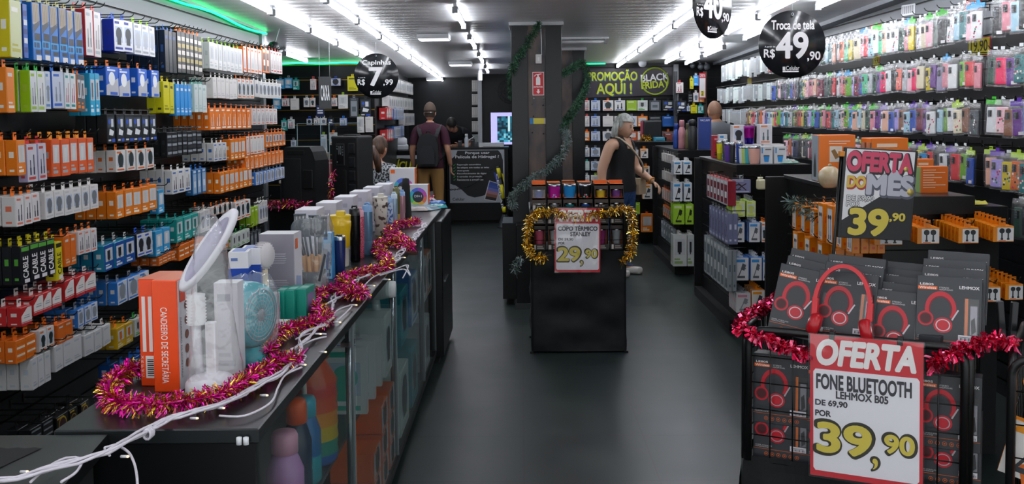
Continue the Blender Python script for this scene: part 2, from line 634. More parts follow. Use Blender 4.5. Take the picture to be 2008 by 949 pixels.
# ---------------------------------------------------------------- hanging packs
def deco(kind, c1, c2, c3):
    """prints on the front of a pack in unit coordinates: list of ('r'|'p'|'l'|'c', data..., colour)"""
    D = []
    if kind == 'cable':      # two plugs on their leads, logo strip
        D += [('r', .12, .86, .62, .93, c2), ('r', .12, .06, .8, .13, c2)]
        for u, v0, v1 in ((.32, .18, .58), (.66, .18, .72)):
            D += [('r', u - .07, v0, u + .07, v0 + .2, c3), ('r', u - .045, v0 + .2, u + .045, v1, c3)]
    elif kind == 'loop':     # curled lead
        D += [('r', .12, .87, .6, .94, c2)]
        D += [('l', [(.3 + .28 * math.cos(a) * (.6 + .02 * k), .42 + .2 * math.sin(a)) for k, a in enumerate([i * .5 for i in range(12)])], .06, c3)]
        D += [('l', [(.25, .2), (.5, .5), (.75, .7)], .06, c3), ('l', [(.75, .18), (.5, .5), (.3, .74)], .06, c3), ('r', .1, .05, .9, .12, c2)]
    elif kind == 'window':   # clear window with a small dark device
        D += [('r', .12, .36, .88, .86, '#c6c9cc'), ('r', .32, .44, .62, .78, c3), ('r', .4, .38, .54, .44, c3), ('r', .1, .08, .7, .16, c2), ('r', .1, .2, .5, .25, c2)]
    elif kind == 'twom':     # blue sleeve, braided lead in the upper window
        D += [('r', .08, .62, .92, .99, '#b7aa96'), ('p', [(.08, .46), (.92, .62), (.92, .70), (.08, .60)], '#4a5058'), ('r', .22, .34, .92, .47, '#20272e'),
              ('r', .0, .2, 1, .335, '#2aa4e4'), ('r', .12, .22, .35, .31, '#103a6a'), ('r', .42, .22, .8, .31, '#103a6a'), ('r', .3, .11, .92, .18, '#23303a'), ('r', .35, .0, .98, .09, '#e8e6e6')]
        for k in range(4):
            D += [('l', [(.2 + .2 * k, .66), (.24 + .2 * k, .8), (.18 + .2 * k, .97)], .06, '#8d8271')]
    elif kind == 'diag':     # blue top, grey bottom, white round adapter
        D += [('p', [(0, 0), (1, 0), (1, .62), (0, .34)], '#b9bbc2'), ('c', .46, .58, .26, '#eef0f2'), ('r', .3, .02, .9, .12, c1), ('r', .1, .84, .75, .9, '#dfe6f4'), ('r', .1, .93, .3, .97, '#dfe6f4')]
    elif kind == 'photo':    # white front, picture of a black device
        D += [('r', .14, .28, .86, .78, '#b5c2d6'), ('c', .5, .55, .3, c3), ('r', .3, .2, .7, .5, c3), ('r', .1, .86, .55, .94, c2), ('r', .1, .06, .85, .13, c2)]
    elif kind == 'adapter':  # black card, white plug
        D += [('r', .08, .52, .92, .9, '#3a4650'), ('p', [(.2, .28), (.7, .24), (.85, .4), (.3, .5)], '#e3e5e8'), ('c', .3, .74, .13, '#2a57c8'), ('r', .5, .56, .8, .84, '#d6d8dc'), ('r', .1, .06, .42, .12, '#d6d8dc'), ('r', .55, .03, .95, .13, '#2d55c4')]
    elif kind == 'word':     # tall CABLE lettering running upwards
        D += [('r', .06, .86, .94, .97, c2), ('r', .35, .02, .94, .12, '#e6e2e6'), ('t', 'CABLE', .2, .16, .8, .72, c3)]
    elif kind == 'wedge':    # white wedge across
        D += [('p', [(0, .22), (1, .22), (1, .95), (.6, .95), (0, .55)], '#e4ddd8'), ('r', .25, .4, .8, .46, '#9aa0a6'), ('r', .3, .52, .8, .56, '#9aa0a6'), ('r', 0, .15, 1, .18, c2)]
    elif kind == 'earbud':   # white panel with a pair of earphones
        D += [('r', .2, .04, .98, .92, '#e2e1e2')]
        for u in (.42, .72):
            D += [('c', u, .7, .13, '#23262a'), ('r', u - .035, .2, u + .035, .66, '#2b2f34'), ('r', u - .06, .12, u + .06, .24, '#2b2f34')]
        D += [('r', .26, .05, .6, .09, c2)]
    elif kind == 'stand':    # phone holder drawing
        D += [('r', .1, .8, .75, .92, c2), ('l', [(.3, .18), (.45, .42), (.62, .62), (.8, .5)], .07, c3), ('r', .22, .1, .75, .2, c3), ('p', [(.45, .5), (.7, .42), (.82, .68), (.58, .76)], c3)]
    elif kind == 'rows':     # card of small rows
        for k in range(5):
            D += [('r', .1, .1 + .17 * k, .9, .2 + .17 * k, c2 if k % 2 else c3)]
    elif kind == 'slim':     # clear sleeve with a coloured inlay
        D += [('r', .15, .06, .85, .84, c2), ('r', .22, .88, .78, .97, c3), ('r', .28, .3, .72, .55, c3)]
    elif kind == 'plain':
        D += [('r', .15, .8, .7, .88, c2), ('r', .15, .1, .85, .16, c3), ('r', .15, .2, .65, .24, c3)]
    elif kind == 'ring':     # yellow ring of a headphone
        D += [('c', .5, .5, .34, '#c9a21c'), ('c', .5, .5, .28, '#3a1d24'), ('r', .05, .86, .6, .95, '#d0b040')]
    return D


def prints(g, D, w, h, x0, z0, y):
    """puts a deco list on a front panel whose lower left corner is (x0, y, z0), facing -Y"""
    for i, d in enumerate(D):
        yy = y - 0.0004 * (1 + i * .12)
        c = M(d[-1], 0.4)
        if d[0] == 'r':
            u0, v0, u1, v1 = d[1:5]
            g.face([(x0 + u * w, yy, z0 + v * h) for u, v in ((u0, v0), (u1, v0), (u1, v1), (u0, v1))], c)
        elif d[0] == 'p':
            g.face([(x0 + u * w, yy, z0 + v * h) for u, v in d[1]], c)
        elif d[0] == 'c':
            r = d[3] * w
            g.face([(x0 + d[1] * w + r * math.cos(a * PI / 8), yy, z0 + d[2] * h + r * math.sin(a * PI / 8)) for a in range(16)], c)
        elif d[0] == 'l':
            pts, wd_ = d[1], d[2] * w / 2
            for a, b in zip(pts, pts[1:]):
                A, B = Vector((a[0] * w, a[1] * h)), Vector((b[0] * w, b[1] * h))
                t = (B - A)
                if t.length < 1e-6:
                    continue
                t.normalize()
                n = Vector((-t.y, t.x)) * wd_
                g.face([(x0 + p.x, yy, z0 + p.y) for p in (A - n, B - n, B + n, A + n)], c)
        elif d[0] == 't':
            lettering(g, d[1], x0 + d[2] * w, z0 + d[3] * h, x0 + d[4] * w, z0 + d[5] * h, c, yy, bold=.04, rot90=-1)


def rail(a, b, wall, label):
    a, b, w = Vector(a), Vector(b), Vector(wall)
    g = G()
    g.tube([a, b], .003, WIRE, 6)
    for q in (a, b):
        g.tube([q, q + w], .003, WIRE, 6)
    return tag(g.build('hanging_rail'), label, 'rail')


_PK = {}


def pack_meshes(st, w, h, t):
    """st = (kind, side colour, front colour, print colour, object colour, tab colour, hang 'box'|'clear')"""
    k = (st, round(w, 3), round(h, 3), round(t, 3))
    if k in _PK:
        return _PK[k]
    kind, cs, cf, c2, c3, ct = st
    g = G()
    rough = 0.33
    ms, mf = M(cs, rough), M(cf, rough)
    g.box(-w / 2, 0, -h, w / 2, t, -0.012, ms, min(t, w) * .06, 1)
    g.face([(-w / 2 + .001, -.0003, -h + .001), (w / 2 - .001, -.0003, -h + .001), (w / 2 - .001, -.0003, -.013), (-w / 2 + .001, -.0003, -.013)], mf)
    prints(g, deco(kind, cs, c2, c3), w, h - .014, -w / 2, -h + .001, -.0003)
    for s in (-1, 1):       # printed strips on the two sides
        x = s * (w / 2 + .0004)
        cc = M(c2 if c2 != cs else '#e6e2de', rough)
        for (v0, v1) in ((.1, .16), (.46, .62)):
            q = [(x, t * .3, -h + v0 * h), (x, t * .7, -h + v0 * h), (x, t * .7, -h + v1 * h), (x, t * .3, -h + v1 * h)]
            g.face(q if s > 0 else q[::-1], cc)
    body = g.to_mesh('pack')
    g = G()
    tw = min(w * .42, .03)
    m = M(ct, 0.4)
    yb = t * .5
    pts = [(-tw / 2, -.013), (tw / 2, -.013), (tw / 2 * .95, .010), (tw / 2 * .3, .014), (tw / 2 * .3, .004), (-tw / 2 * .3, .004), (-tw / 2 * .3, .014), (-tw / 2 * .95, .010)]
    # euro slot: two horns joined over the rod
    g.box(-tw / 2, yb - .0008, -.013, tw / 2, yb + .0008, .002, m)
    g.box(-tw / 2, yb - .0008, .002, -tw * .18, yb + .0008, .016, m)
    g.box(tw * .18, yb - .0008, .002, tw / 2, yb + .0008, .016, m)
    g.box(-tw / 2, yb - .0008, .012, tw / 2, yb + .0008, .019, m)
    tab = g.to_mesh('hang_tab')
    _PK[k] = (body, tab)
    return _PK[k]


_HK = {}


def hook_mesh(L):
    k = round(L, 2)
    if k not in _HK:
        g = G()
        g.tube([(0, 0.0, 0), (0, -k, 0), (0, -k - .012, .006), (0, -k - .022, .02)], 0.0026, WIRE, 6)
        g.box(-.012, -.004, -.02, .012, 0, .02, WIRE)
        _HK[k] = g.to_mesh('peg_hook')
    return _HK[k]


def hook(loc, rz, L, label, group):
    return tag(put('peg_hook', hook_mesh(L), None, loc, rz), label, 'hook', group)


def pack(name, cat, st, w, h, t, loc, rz, label, group, tab=True, tilt=0.0):
    b, tm = pack_meshes(st, w, h, t)
    o = put(name, b, None, loc, rz)
    o.rotation_euler = (0, tilt, rz)
    tag(o, label, cat, group)
    if tab:
        put('hang_tab', tm, o)
    return o


def queue(name, cat, st, w, h, t, face, dirv, rz, n, wall_gap, look, where, group, k, hooks=True, lab=None):
    """a hook with n packs one behind the other. face: world point of the front pack's top centre; dirv: unit vector out of the wall"""
    for i in range(n):
        p = Vector(face) - Vector(dirv) * (t * 1.06 * i)
        j = RR.uniform(-.004, .004)
        p += Vector((dirv[1] * j, -dirv[0] * j, RR.uniform(-.003, .002)))
        if lab:
            l = lab(i)
        elif i == 0:
            l = '%s, foremost on the %s hook, %s' % (look, ORD[k], where)
        else:
            l = '%s behind the front one, %s hook, %s' % (look, ORD[k], where)
        pack(name, cat, st, w, h, t, p, rz + RR.uniform(-.06, .06), l, group, True, RR.uniform(-.02, .02))
    if hooks:
        q = Vector(face) - Vector(dirv) * wall_gap
        hook(q + Vector((0, 0, .009)), rz, wall_gap + .02, 'wire hook of the %s, %s one, %s' % (look, ORD[k], where), 'wire hooks of ' + group)


# styles: kind, side, front, print, object, tab
ST = {
    'ylbox': ('plain', '#cfc013', '#cdd2a0', '#e9e7da', '#bdb94a', WH), 'navyslim': ('rows', '#123a86', '#2459b8', '#dfe4f0', '#123a86', BL),
    'twom': ('twom', '#1668be', '#1b76cc', '#1b76cc', BK, '#d6cf8e'), 'redwhite': ('cable', '#d23a38', '#e4dedd', '#b8bcc0', '#7d8086', '#e2605a'),
    'royal': ('photo', '#1a37b0', '#e0e2ea', '#23389a', '#30353c', '#1e58c8'), 'skywhite': ('photo', '#c9cdd6', '#e0e2e6', '#9aa0a8', '#b4b8be', LG),
    'navyb': ('plain', '#142036', '#10151d', '#2a4d86', '#20262e', '#2e5ea8'), 'blackmix': ('rows', '#17181a', '#23211e', '#b9a86a', '#d9d4cc', OR),
    'clearw': ('window', '#cfd0ce', '#dcdcdb', '#b8bcbe', '#b4b7ba', LG), 'orwhite': ('cable', '#e0701a', '#dedad6', '#e0701a', '#b9bcc0', OR),
    'orange_gb': ('slim', '#e2701c', '#e87a22', '#4a4d50', '#f0e8e0', OR), 'redclear': ('cable', '#c9c6c6', '#ddd9d8', '#c43a34', '#8c5250', RD),
    'orbox': ('plain', '#e07a16', '#e5821c', '#d8d2ca', '#efe6da', OR), 'lime': ('cable', '#93c41a', '#d9dcdc', '#9fc23a', '#6b7076', '#1fae3c'),
    'greyblue': ('photo', '#b9c2cc', '#c4ccd6', '#5b86b8', '#808a96', GY), 'bluecable': ('cable', '#1f5cc0', '#c2cbdc', '#1f5cc0', '#7d8894', BL),
    'tealwhite': ('cable', '#cfd6d8', '#dbe0e2', '#15908e', '#b02030', WH), 'orgrey': ('window', '#e07420', '#4f555c', '#e8822a', '#30343a', OR),
    'cyan': ('window', '#189cc8', '#1ea6d2', '#dce8ee', '#50606a', CY), 'diag': ('diag', '#1f5cc2', '#2262cc', '#dfe6f4', BK, '#e8781c'),
    'yellow': ('plain', '#cbc417', '#d4cc1c', '#3a3a1c', '#8a861a', YL), 'skyblue': ('plain', '#2a8fdc', '#3597e0', '#e6eaf0', '#cfe0f2', WH),
    'mint': ('plain', '#b9d3cf', '#cdd8d6', '#9fb8b4', '#b2c6c2', '#4ec0b0'), 'white': ('plain', '#d2cfcc', '#dcd9d6', '#c8c6c4', '#c0bfbf', WH),
    'whitecab': ('cable', '#d6d1cf', '#dcd8d8', '#e2785a', '#23283a', OR), 'whitephoto': ('photo', '#d4d2d0', '#dddbd9', '#c9c8c8', '#6c7076', WH),
    'adapter': ('adapter', '#15181a', '#1d2226', BK, BK, '#26292d'), 'orange': ('window', '#e87a14', '#ea8018', '#f2e4d2', '#c8c2ba', OR),
    'orangecab': ('cable', '#e8741a', '#e97c26', '#f0e8e0', '#e6ded6', OR), 'power': ('cable', '#a49dc0', '#c9c6cf', '#c0443c', '#2b3050', RD),
    'redorange': ('window', '#e2571c', '#e4602a', '#a9acb2', '#d8d4d0', '#f09a1c'), 'whiteor': ('photo', '#d2cfcc', '#dedbd8', '#e0702a', '#22302e', OR),
    'blackcab': ('rows', '#131517', '#1b1e21', '#2e3236', '#8f959b', BK), 'whitedark': ('cable', '#cfcecb', '#dad9d8', '#2a5fa8', '#1f242c', WH),
    'orangeblue': ('window', '#e07a1a', '#dc7418', '#e9e2da', '#3d444c', OR), 'wordk': ('word', '#14161c', '#14161c', '#57a53c', '#e9e6e4', YL),
    'wordy': ('word', '#d6cb14', '#dccf18', '#22241c', '#22241c', YL), 'orhalf': ('plain', '#dd6a1e', '#dc6c22', '#c5c3c4', '#e9c8a8', OR),
    'tealbox': ('window', '#1c87a6', '#1a4fa0', '#d9e2e6', '#1d2430', WH), 'whitechg': ('photo', '#26282c', '#d4d6da', '#2a58c8', '#22252a', '#2a58c8'),
    'skyclear': ('window', '#2f9ad2', '#3fa4da', '#e2e8ec', '#dfe3e6', GY), 'tealgreen': ('window', '#17938c', '#2aa49c', '#d9e6e4', '#1c7a76', TE),
    'limeg': ('plain', '#8fb51e', '#9cc026', '#e4e8d8', '#c4d68a', BK), 'redwedge': ('wedge', '#c22a2c', '#c42c2e', '#e8dcd8', BK, '#e9e4e0'),
    'bluesmall': ('photo', '#2f7ccf', '#d6d9df', '#2f7ccf', '#8a9098', GY), 'orrows': ('rows', '#e06c1c', '#e8791c', '#ecdccb', '#e06c1c', OR),
    'yelbox': ('window', '#d6a814', '#dcb01a', '#e8e2c8', '#e0741c', OR), 'whitebox': ('plain', '#cfcfce', '#d9d9da', '#b9c3cc', '#b4bac0', WH),
    'bluedeep': ('plain', '#1456a4', '#1a5cae', '#c8d6ea', '#2f74c4', BL), 'blackring': ('ring', '#121315', '#17181a', BK, BK, BK),
    'ltgreen': ('window', '#c9d0c9', '#d6dad4', '#57b04a', '#3a4038', '#1fae3c'), 'charcoal': ('slim', '#2e3338', '#3a4046', '#8d949a', '#5a6168', GY),
    'bluelead': ('slim', '#205e94', '#2a6aa4', '#9fb6ca', '#cfd8e0', BL),
}

# ---------------------------------------------------------------- the cable wall (left)
# (x0, x1, y top, y bottom, hooks, packs on the first hook, packs on the others, thickness, style, look, where, x of front plane)
RUNS = [
    (16, 42, -8, 112, 1, 3, 1, .05, 'ylbox', 'tall yellow and white box', 'top row of cable wall'),
    (43, 52, 0, 112, 1, 2, 1, .03, 'navyslim', 'slim royal blue box', 'top row beside yellow box'),
    (60, 158, -4, 116, 6, 3, 2, .045, 'twom', 'blue sleeved cable pack', 'top row of cable wall'),
    (166, 196, 12, 108, 2, 3, 2, .045, 'redwhite', 'red and white cable box', 'top row of cable wall'),
    (222, 258, 30, 98, 2, 4, 2, .06, 'royal', 'royal blue device box', 'top row of cable wall'),
    (262, 304, 40, 106, 3, 1, 1, .05, 'skywhite', 'white picture box', 'top row after royal blue ones'),
    (322, 344, 54, 141, 3, 6, 2, .035, 'navyb', 'navy black slim pack', 'top row of cable wall'),
    (346, 394, 56, 142, 6, 2, 2, .03, 'blackmix', 'black striped slim pack', 'top row after navy ones'),
    (410, 474, 78, 134, 8, 3, 1, .04, 'clearw', 'clear and white adapter pack', 'top row of cable wall'),
    (476, 512, 86, 140, 5, 2, 1, .04, 'orwhite', 'orange edged white box', 'top row of cable wall'),
    (514, 528, 92, 141, 2, 1, 1, .04, 'orange_gb', 'orange and grey card pack', 'top row of cable wall'),
    (530, 552, 95, 142, 4, 1, 1, .04, 'redclear', 'clear red topped pack', 'far end of top row'),
    (10, 28, 126, 222, 1, 3, 1, .05, 'orbox', 'tall orange box', 'second row of cable wall'),
    (56, 87, 131, 219, 2, 4, 2, .045, 'lime', 'lime sided cable box', 'second row of cable wall'),
    (88, 98, 134, 214, 1, 1, 1, .045, 'greyblue', 'pale blue grey box', 'second row of cable wall'),
    (100, 125, 134, 213, 1, 1, 1, .05, 'bluecable', 'blue framed cable box', 'second row of cable wall'),
    (126, 148, 136, 213, 2, 1, 1, .05, 'tealwhite', 'white and teal box', 'second row of cable wall'),
    (149, 165, 140, 218, 2, 1, 1, .05, 'orgrey', 'orange and grey box', 'second row of cable wall'),
    (174, 195, 137, 226, 2, 2, 1, .05, 'cyan', 'cyan pen shaped box', 'second row of cable wall'),
    (206, 254, 124, 187, 2, 3, 1, .05, 'diag', 'blue and grey adapter box', 'second row before the gap'),
    (266, 315, 128, 188, 2, 2, 1, .05, 'diag', 'blue and grey adapter box', 'second row past the gap'),
    (320, 341, 155, 222, 2, 2, 1, .05, 'yellow', 'yellow tall box', 'second row of cable wall'),
    (344, 375, 160, 226, 4, 1, 1, .045, 'skyblue', 'sky blue tall box', 'second row of cable wall'),
    (380, 404, 160, 220, 3, 3, 1, .05, 'mint', 'mint topped grey box', 'second row of cable wall'),
    (416, 464, 147, 192, 6, 3, 1, .05, 'white', 'plain white box', 'second row of cable wall'),
    (465, 497, 150, 192, 4, 1, 1, .05, 'whiteor', 'white box with orange mark', 'second row of cable wall'),
    (499, 550, 154, 190, 7, 1, 1, .045, 'whitephoto', 'white picture pack', 'far end of second row'),
    (208, 306, 219, 281, 6, 3, 1, .05, 'adapter', 'black card with white plug', 'third row of cable wall'),
    (410, 492, 207, 255, 8, 5, 1, .045, 'orangecab', 'orange cable pack', 'third row of cable wall'),
    (494, 543, 209, 245, 6, 1, 1, .045, 'whitecab', 'white cable pack', 'far end of third row'),
    (32, 48, 268, 344, 1, 4, 1, .05, 'orange', 'orange windowed box', 'start of fourth row'),
    (52, 90, 277, 358, 2, 1, 1, .04, 'power', 'grey power cable box', 'fourth row of cable wall'),
    (100, 184, 268, 347, 5, 3, 2, .045, 'redorange', 'red orange cable box', 'fourth row of cable wall'),
    (226, 303, 291, 339, 4, 4, 1, .05, 'whiteor', 'white box with orange base', 'fourth row of cable wall'),
    (326, 394, 255, 308, 7, 5, 2, .04, 'blackcab', 'black cable pack', 'fourth row of cable wall'),
    (418, 444, 277, 317, 3, 4, 1, .05, 'whitedark', 'white box with dark cable', 'fourth row of cable wall'),
    (452, 480, 270, 315, 4, 2, 1, .045, 'orange', 'orange windowed pack', 'fourth row after white boxes'),
    (482, 518, 264, 304, 5, 1, 1, .045, 'orwhite', 'orange edged white pack', 'fourth row of cable wall'),
    (520, 560, 258, 290, 6, 1, 1, .045, 'orangeblue', 'orange and dark pack', 'far end of fourth row'),
    (480, 555, 302, 334, 9, 3, 1, .045, 'orangecab', 'orange lead pack', 'short row above fifth row'),
    (30, 78, 379, 445, 3, 4, 2, .06, 'whitecab', 'white cable box', 'start of fifth row'),
    (86, 192, 372, 431, 6, 2, 1, .05, 'whitephoto', 'white box with black cable', 'middle of fifth row'),
    (226, 307, 371, 430, 5, 4, 1, .05, 'orange', 'orange charger box', 'fifth row of cable wall'),
    (309, 322, 368, 419, 1, 1, 1, .05, 'skyclear', 'pale blue cable box', 'fifth row beside orange ones'),
    (336, 374, 330, 381, 3, 4, 1, .045, 'whitedark', 'white box with blue base', 'fifth row of cable wall'),
    (376, 404, 330, 384, 3, 1, 1, .045, 'bluelead', 'dark blue slim pack', 'fifth row of cable wall'),
    (430, 494, 335, 380, 7, 4, 1, .045, 'orange', 'orange accessory box', 'fifth row past blue packs'),
    (500, 558, 336, 364, 8, 1, 1, .045, 'bluesmall', 'small blue white pack', 'far end of fifth row'),
    (40, 106, 478, 560, 4, 3, 2, .04, 'wordk', 'black CABLE sleeve', 'sixth row of cable wall'),
    (107, 121, 470, 552, 1, 1, 1, .05, 'wordy', 'yellow CABLE sleeve', 'end of black sleeves'),
    (124, 150, 458, 525, 2, 2, 1, .05, 'orhalf', 'orange and grey box', 'sixth row of cable wall'),
    (152, 190, 450, 502, 3, 1, 1, .05, 'whitecab', 'white lead box', 'sixth row of cable wall'),
    (202, 265, 478, 535, 3, 3, 2, .055, 'tealbox', 'teal box with blue front', 'sixth row of cable wall'),
    (268, 298, 456, 506, 2, 1, 1, .06, 'whitechg', 'white and black charger box', 'sixth row of cable wall'),
    (304, 334, 449, 504, 2, 2, 1, .05, 'skyclear', 'sky blue windowed box', 'sixth row of cable wall'),
    (344, 390, 427, 478, 3, 4, 1, .05, 'tealgreen', 'teal green windowed box', 'sixth row of cable wall'),
    (392, 412, 412, 458, 2, 1, 1, .05, 'whitephoto', 'pale green white pack', 'sixth row of cable wall'),
    (416, 455, 404, 424, 4, 3, 1, .05, 'whiteor', 'small white square pack', 'sixth row of cable wall'),
    (462, 490, 394, 433, 3, 2, 1, .05, 'whiteor', 'white box with orange print', 'sixth row of cable wall'),
    (492, 506, 405, 446, 2, 2, 1, .045, 'limeg', 'lime green slim pack', 'sixth row of cable wall'),
    (508, 524, 394, 440, 3, 1, 1, .045, 'whitephoto', 'slim white picture pack', 'far end of sixth row'),
    (455, 490, 458, 490, 4, 3, 1, .045, 'ltgreen', 'white green topped pack', 'short row under sixth row'),
    (420, 448, 470, 498, 3, 2, 1, .045, 'orangeblue', 'orange base pack', 'short row under sixth row'),
    (490, 512, 455, 490, 3, 1, 1, .04, 'charcoal', 'smoky clear slim pack', 'short row under sixth row'),
    (40, 62, 598, 642, 1, 4, 1, .06, 'redwedge', 'red and white wedge box', 'front of seventh row'),
    (64, 120, 577, 622, 3, 2, 2, .06, 'redwedge', 'red and white wedge box', 'middle of seventh row'),
    (124, 187, 548, 594, 3, 2, 2, .06, 'redwedge', 'red and white wedge box', 'end of seventh row'),
    (228, 292, 551, 601, 3, 4, 1, .05, 'bluesmall', 'small blue sided box', 'seventh row of cable wall'),
    (310, 344, 500, 522, 4, 3, 1, .05, 'orrows', 'small orange dotted pack', 'seventh row of cable wall'),
    (350, 400, 478, 512, 5, 3, 1, .05, 'orrows', 'small orange pack', 'seventh row beside mirror lamp'),
    (30, 70, 664, 716, 2, 3, 2, .045, 'orrows', 'orange dotted card', 'start of eighth row'),
    (76, 106, 644, 693, 2, 1, 1, .05, 'whiteor', 'white card with orange print', 'eighth row of cable wall'),
    (112, 142, 632, 677, 2, 3, 1, .05, 'orhalf', 'orange small box', 'eighth row of cable wall'),
    (150, 192, 603, 645, 3, 3, 1, .05, 'bluesmall', 'white and blue charger box', 'eighth row of cable wall'),
    (228, 262, 641, 688, 2, 3, 2, .06, 'yelbox', 'yellow box with white front', 'eighth row of cable wall'),
    (264, 290, 622, 662, 2, 1, 1, .05, 'ltgreen', 'white box with green tab', 'eighth row of cable wall'),
    (60, 100, 700, 768, 3, 4, 3, .05, 'whitebox', 'plain white adapter box', 'front of ninth row'),
    (104, 160, 675, 732, 3, 3, 2, .05, 'whitebox', 'plain white adapter box', 'middle of ninth row'),
    (164, 218, 655, 702, 3, 3, 2, .05, 'whitebox', 'plain white adapter box', 'end of ninth row'),
    (240, 290, 712, 750, 3, 2, 1, .06, 'bluedeep', 'deep blue box', 'ninth row of cable wall'),
    (110, 135, 815, 860, 1, 2, 1, .05, 'blackring', 'black pack with yellow ring', 'bottom row near black cabinet'),
    (136, 152, 800, 846, 1, 2, 1, .05, 'blackring', 'black pack with gold ring', 'bottom row beside white packs'),
    (156, 176, 788, 835, 1, 2, 1, .05, 'blackring', 'black ringed pack', 'bottom row beside deep blue boxes'),
    (60, 104, 838, 880, 2, 2, 1, .05, 'blackcab', 'black unmarked pack', 'bottom row of cable wall'),
]
for (x0, x1, yt, yb, nh, n1, n2, t, st, look, where) in RUNS:
    xf = max(-2.02, XL + .03 + n1 * t * 1.06)
    a, b = at_x(x0, yt, xf), at_x(x0, yb, xf)
    e = at_x(x1, yt, xf)
    h = a.z - b.z
    sp = (e.y - a.y) / nh
    w = min(sp * .93, .13)
    name = {'box': 'accessory_box', 'sleeve': 'cable_sleeve', 'card': 'accessory_card'}.get(look.split()[-1], 'accessory_pack')
    for s in ('cable', 'charger', 'adapter', 'lead', 'slim'):
        if s in look:
            name = {'cable': 'cable_box', 'charger': 'charger_box', 'adapter': 'adapter_box', 'lead': 'lead_pack', 'slim': 'slim_pack'}[s]
    grp = '%s run, %s' % (look, where)
    for k in range(nh):
        y = a.y + sp * (k + .5)
        queue(name, 'packaged accessory', ST[st], w, h, t, (xf, y, a.z), (1, 0, 0), PI / 2, n1 if k == 0 else n2, xf - XL, look, where, grp, k, nh < 6 or 'top row' in where)
    if nh >= 6 and 'top row' not in where:
        rail((xf - t / 2, a.y, a.z + .009), (xf - t / 2, e.y, a.z + .009), (XL - xf + t / 2, 0, 0), 'black rail carrying the run of %s, %s' % (look, where))
# ---------------------------------------------------------------- the phone case wall (right)
CASES = [('hot pink', HP), ('rose', '#d98a98'), ('lilac', LI), ('red', '#d42a34'), ('black', '#15171b'), ('smoke grey', '#4d555c'), ('mint', '#3fc08c'),
         ('teal', '#13757a'), ('sky blue', '#2a93d4'), ('royal blue', '#1f4fb4'), ('leaf green', '#6fae20'), ('yellow', '#d9c41c'), ('orange', '#dd6a1c'),
         ('peach', '#e8b49c'), ('maroon', '#7c2440'), ('purple', '#6a2c90'), ('white', '#dfe2e4'), ('pale pink', '#f0bcc8'), ('navy', '#1c2a52'),
         ('cream', '#e0d6ba'), ('brown', '#8a5a3c'), ('clear blue', '#a8cfe0'), ('lavender grey', '#9a93b4'), ('dark green', '#1d4c3c'), ('silver', '#b2b8bd'), ('coral', '#e8705c')]
HEAD = {'green': '#35b81e', 'clear': '#dfe5e6', 'violet': '#5a2aa4', 'blue': '#3a9ad0', 'lime': '#a8cc3a'}
_CM = {}


def case_meshes(ci, h, w, head, pat):
    k = (ci, round(h, 2), round(w, 3), head, pat)
    if k in _CM:
        return _CM[k]
    c = CASES[ci][1]
    cw, ch, t = w * .80, h * .72, .011
    g = G()
    mb = M(c, 0.32)
    g.box(-cw / 2, .006, -h + .012, cw / 2, .006 + t, -h + .012 + ch, mb, .004, 2)
    g.box(-cw * .42, .0035, -h + ch * .70, -cw * .02, .0065, -h + ch * .99, M('#0f1013' if ci != 4 else '#3a3d42', .25), .002, 1)
    for q in range(3):
        zc = -h + ch * (.745 + .09 * q)
        g.face([(-cw * .3 + .006 * math.cos(a * PI / 4), .0031, zc + .006 * math.sin(a * PI / 4)) for a in range(8)], M('#5f666d', .15))
    if pat == 1:       # little flowers or stones printed on the back
        R2 = random.Random(ci)
        for q in range(9):
            x, z = R2.uniform(-.36, .36) * cw, -h + .012 + R2.uniform(.08, .66) * ch
            g.face([(x + .006 * math.cos(a * PI / 3), .0056, z + .006 * math.sin(a * PI / 3)) for a in range(6)], M(R2.choice(['#e8e4dc', '#1d2024', '#c8305a', '#2d7f5c']), .4))
    if pat == 2:
        g.face([(-cw * .1, .0056, -h + ch * .12), (cw * .36, .0056, -h + ch * .12), (cw * .36, .0056, -h + ch * .24), (-cw * .1, .0056, -h + ch * .24)], M('#e6e4e4', .4))
    case = g.to_mesh('phone_case')
    g = G()
    R2 = random.Random(ci * 7 + 1)
    n, mcols = 7, 3
    for s in (0, 1):
        y0 = .001 if s == 0 else .021
        grid = [[(-w / 2 + w * i / mcols, y0 + (R2.uniform(-.003, .003) if 0 < j < n else 0) + (0.010 if j in (0, n) else 0) * (1 if s == 0 else -1), -h + h * j / n) for i in range(mcols + 1)] for j in range(n + 1)]
        for j in range(n):
            for i in range(mcols):
                q = [grid[j][i], grid[j][i + 1], grid[j + 1][i + 1], grid[j + 1][i]]
                g.face(q if s == 0 else q[::-1], BAG, True)
    bag = g.to_mesh('clear_bag')
    g = G()
    hz = .026
    hm = BAG if head == 'clear' else M(HEAD[head], .4)
    g.box(-w * .5, .0095, -hz, w * .5, .0125, .0, hm)
    g.box(-w * .13, .010, 0, w * .13, .012, .016, M(HEAD[head], .4))
    hd = g.to_mesh('header_card')
    _CM[k] = (case, bag, hd)
    return _CM[k]


XF = 2.44
ST['film'] = ('plain', '#8d9092', '#9da0a2', '#9fb4c0', '#8f9496', WH)
ST['film2'] = ('slim', '#7f888c', '#9a9ea0', '#9aa4aa', '#c4c8ca', WH)
ROWN = ['top', 'second', 'third', 'fourth', 'fifth']
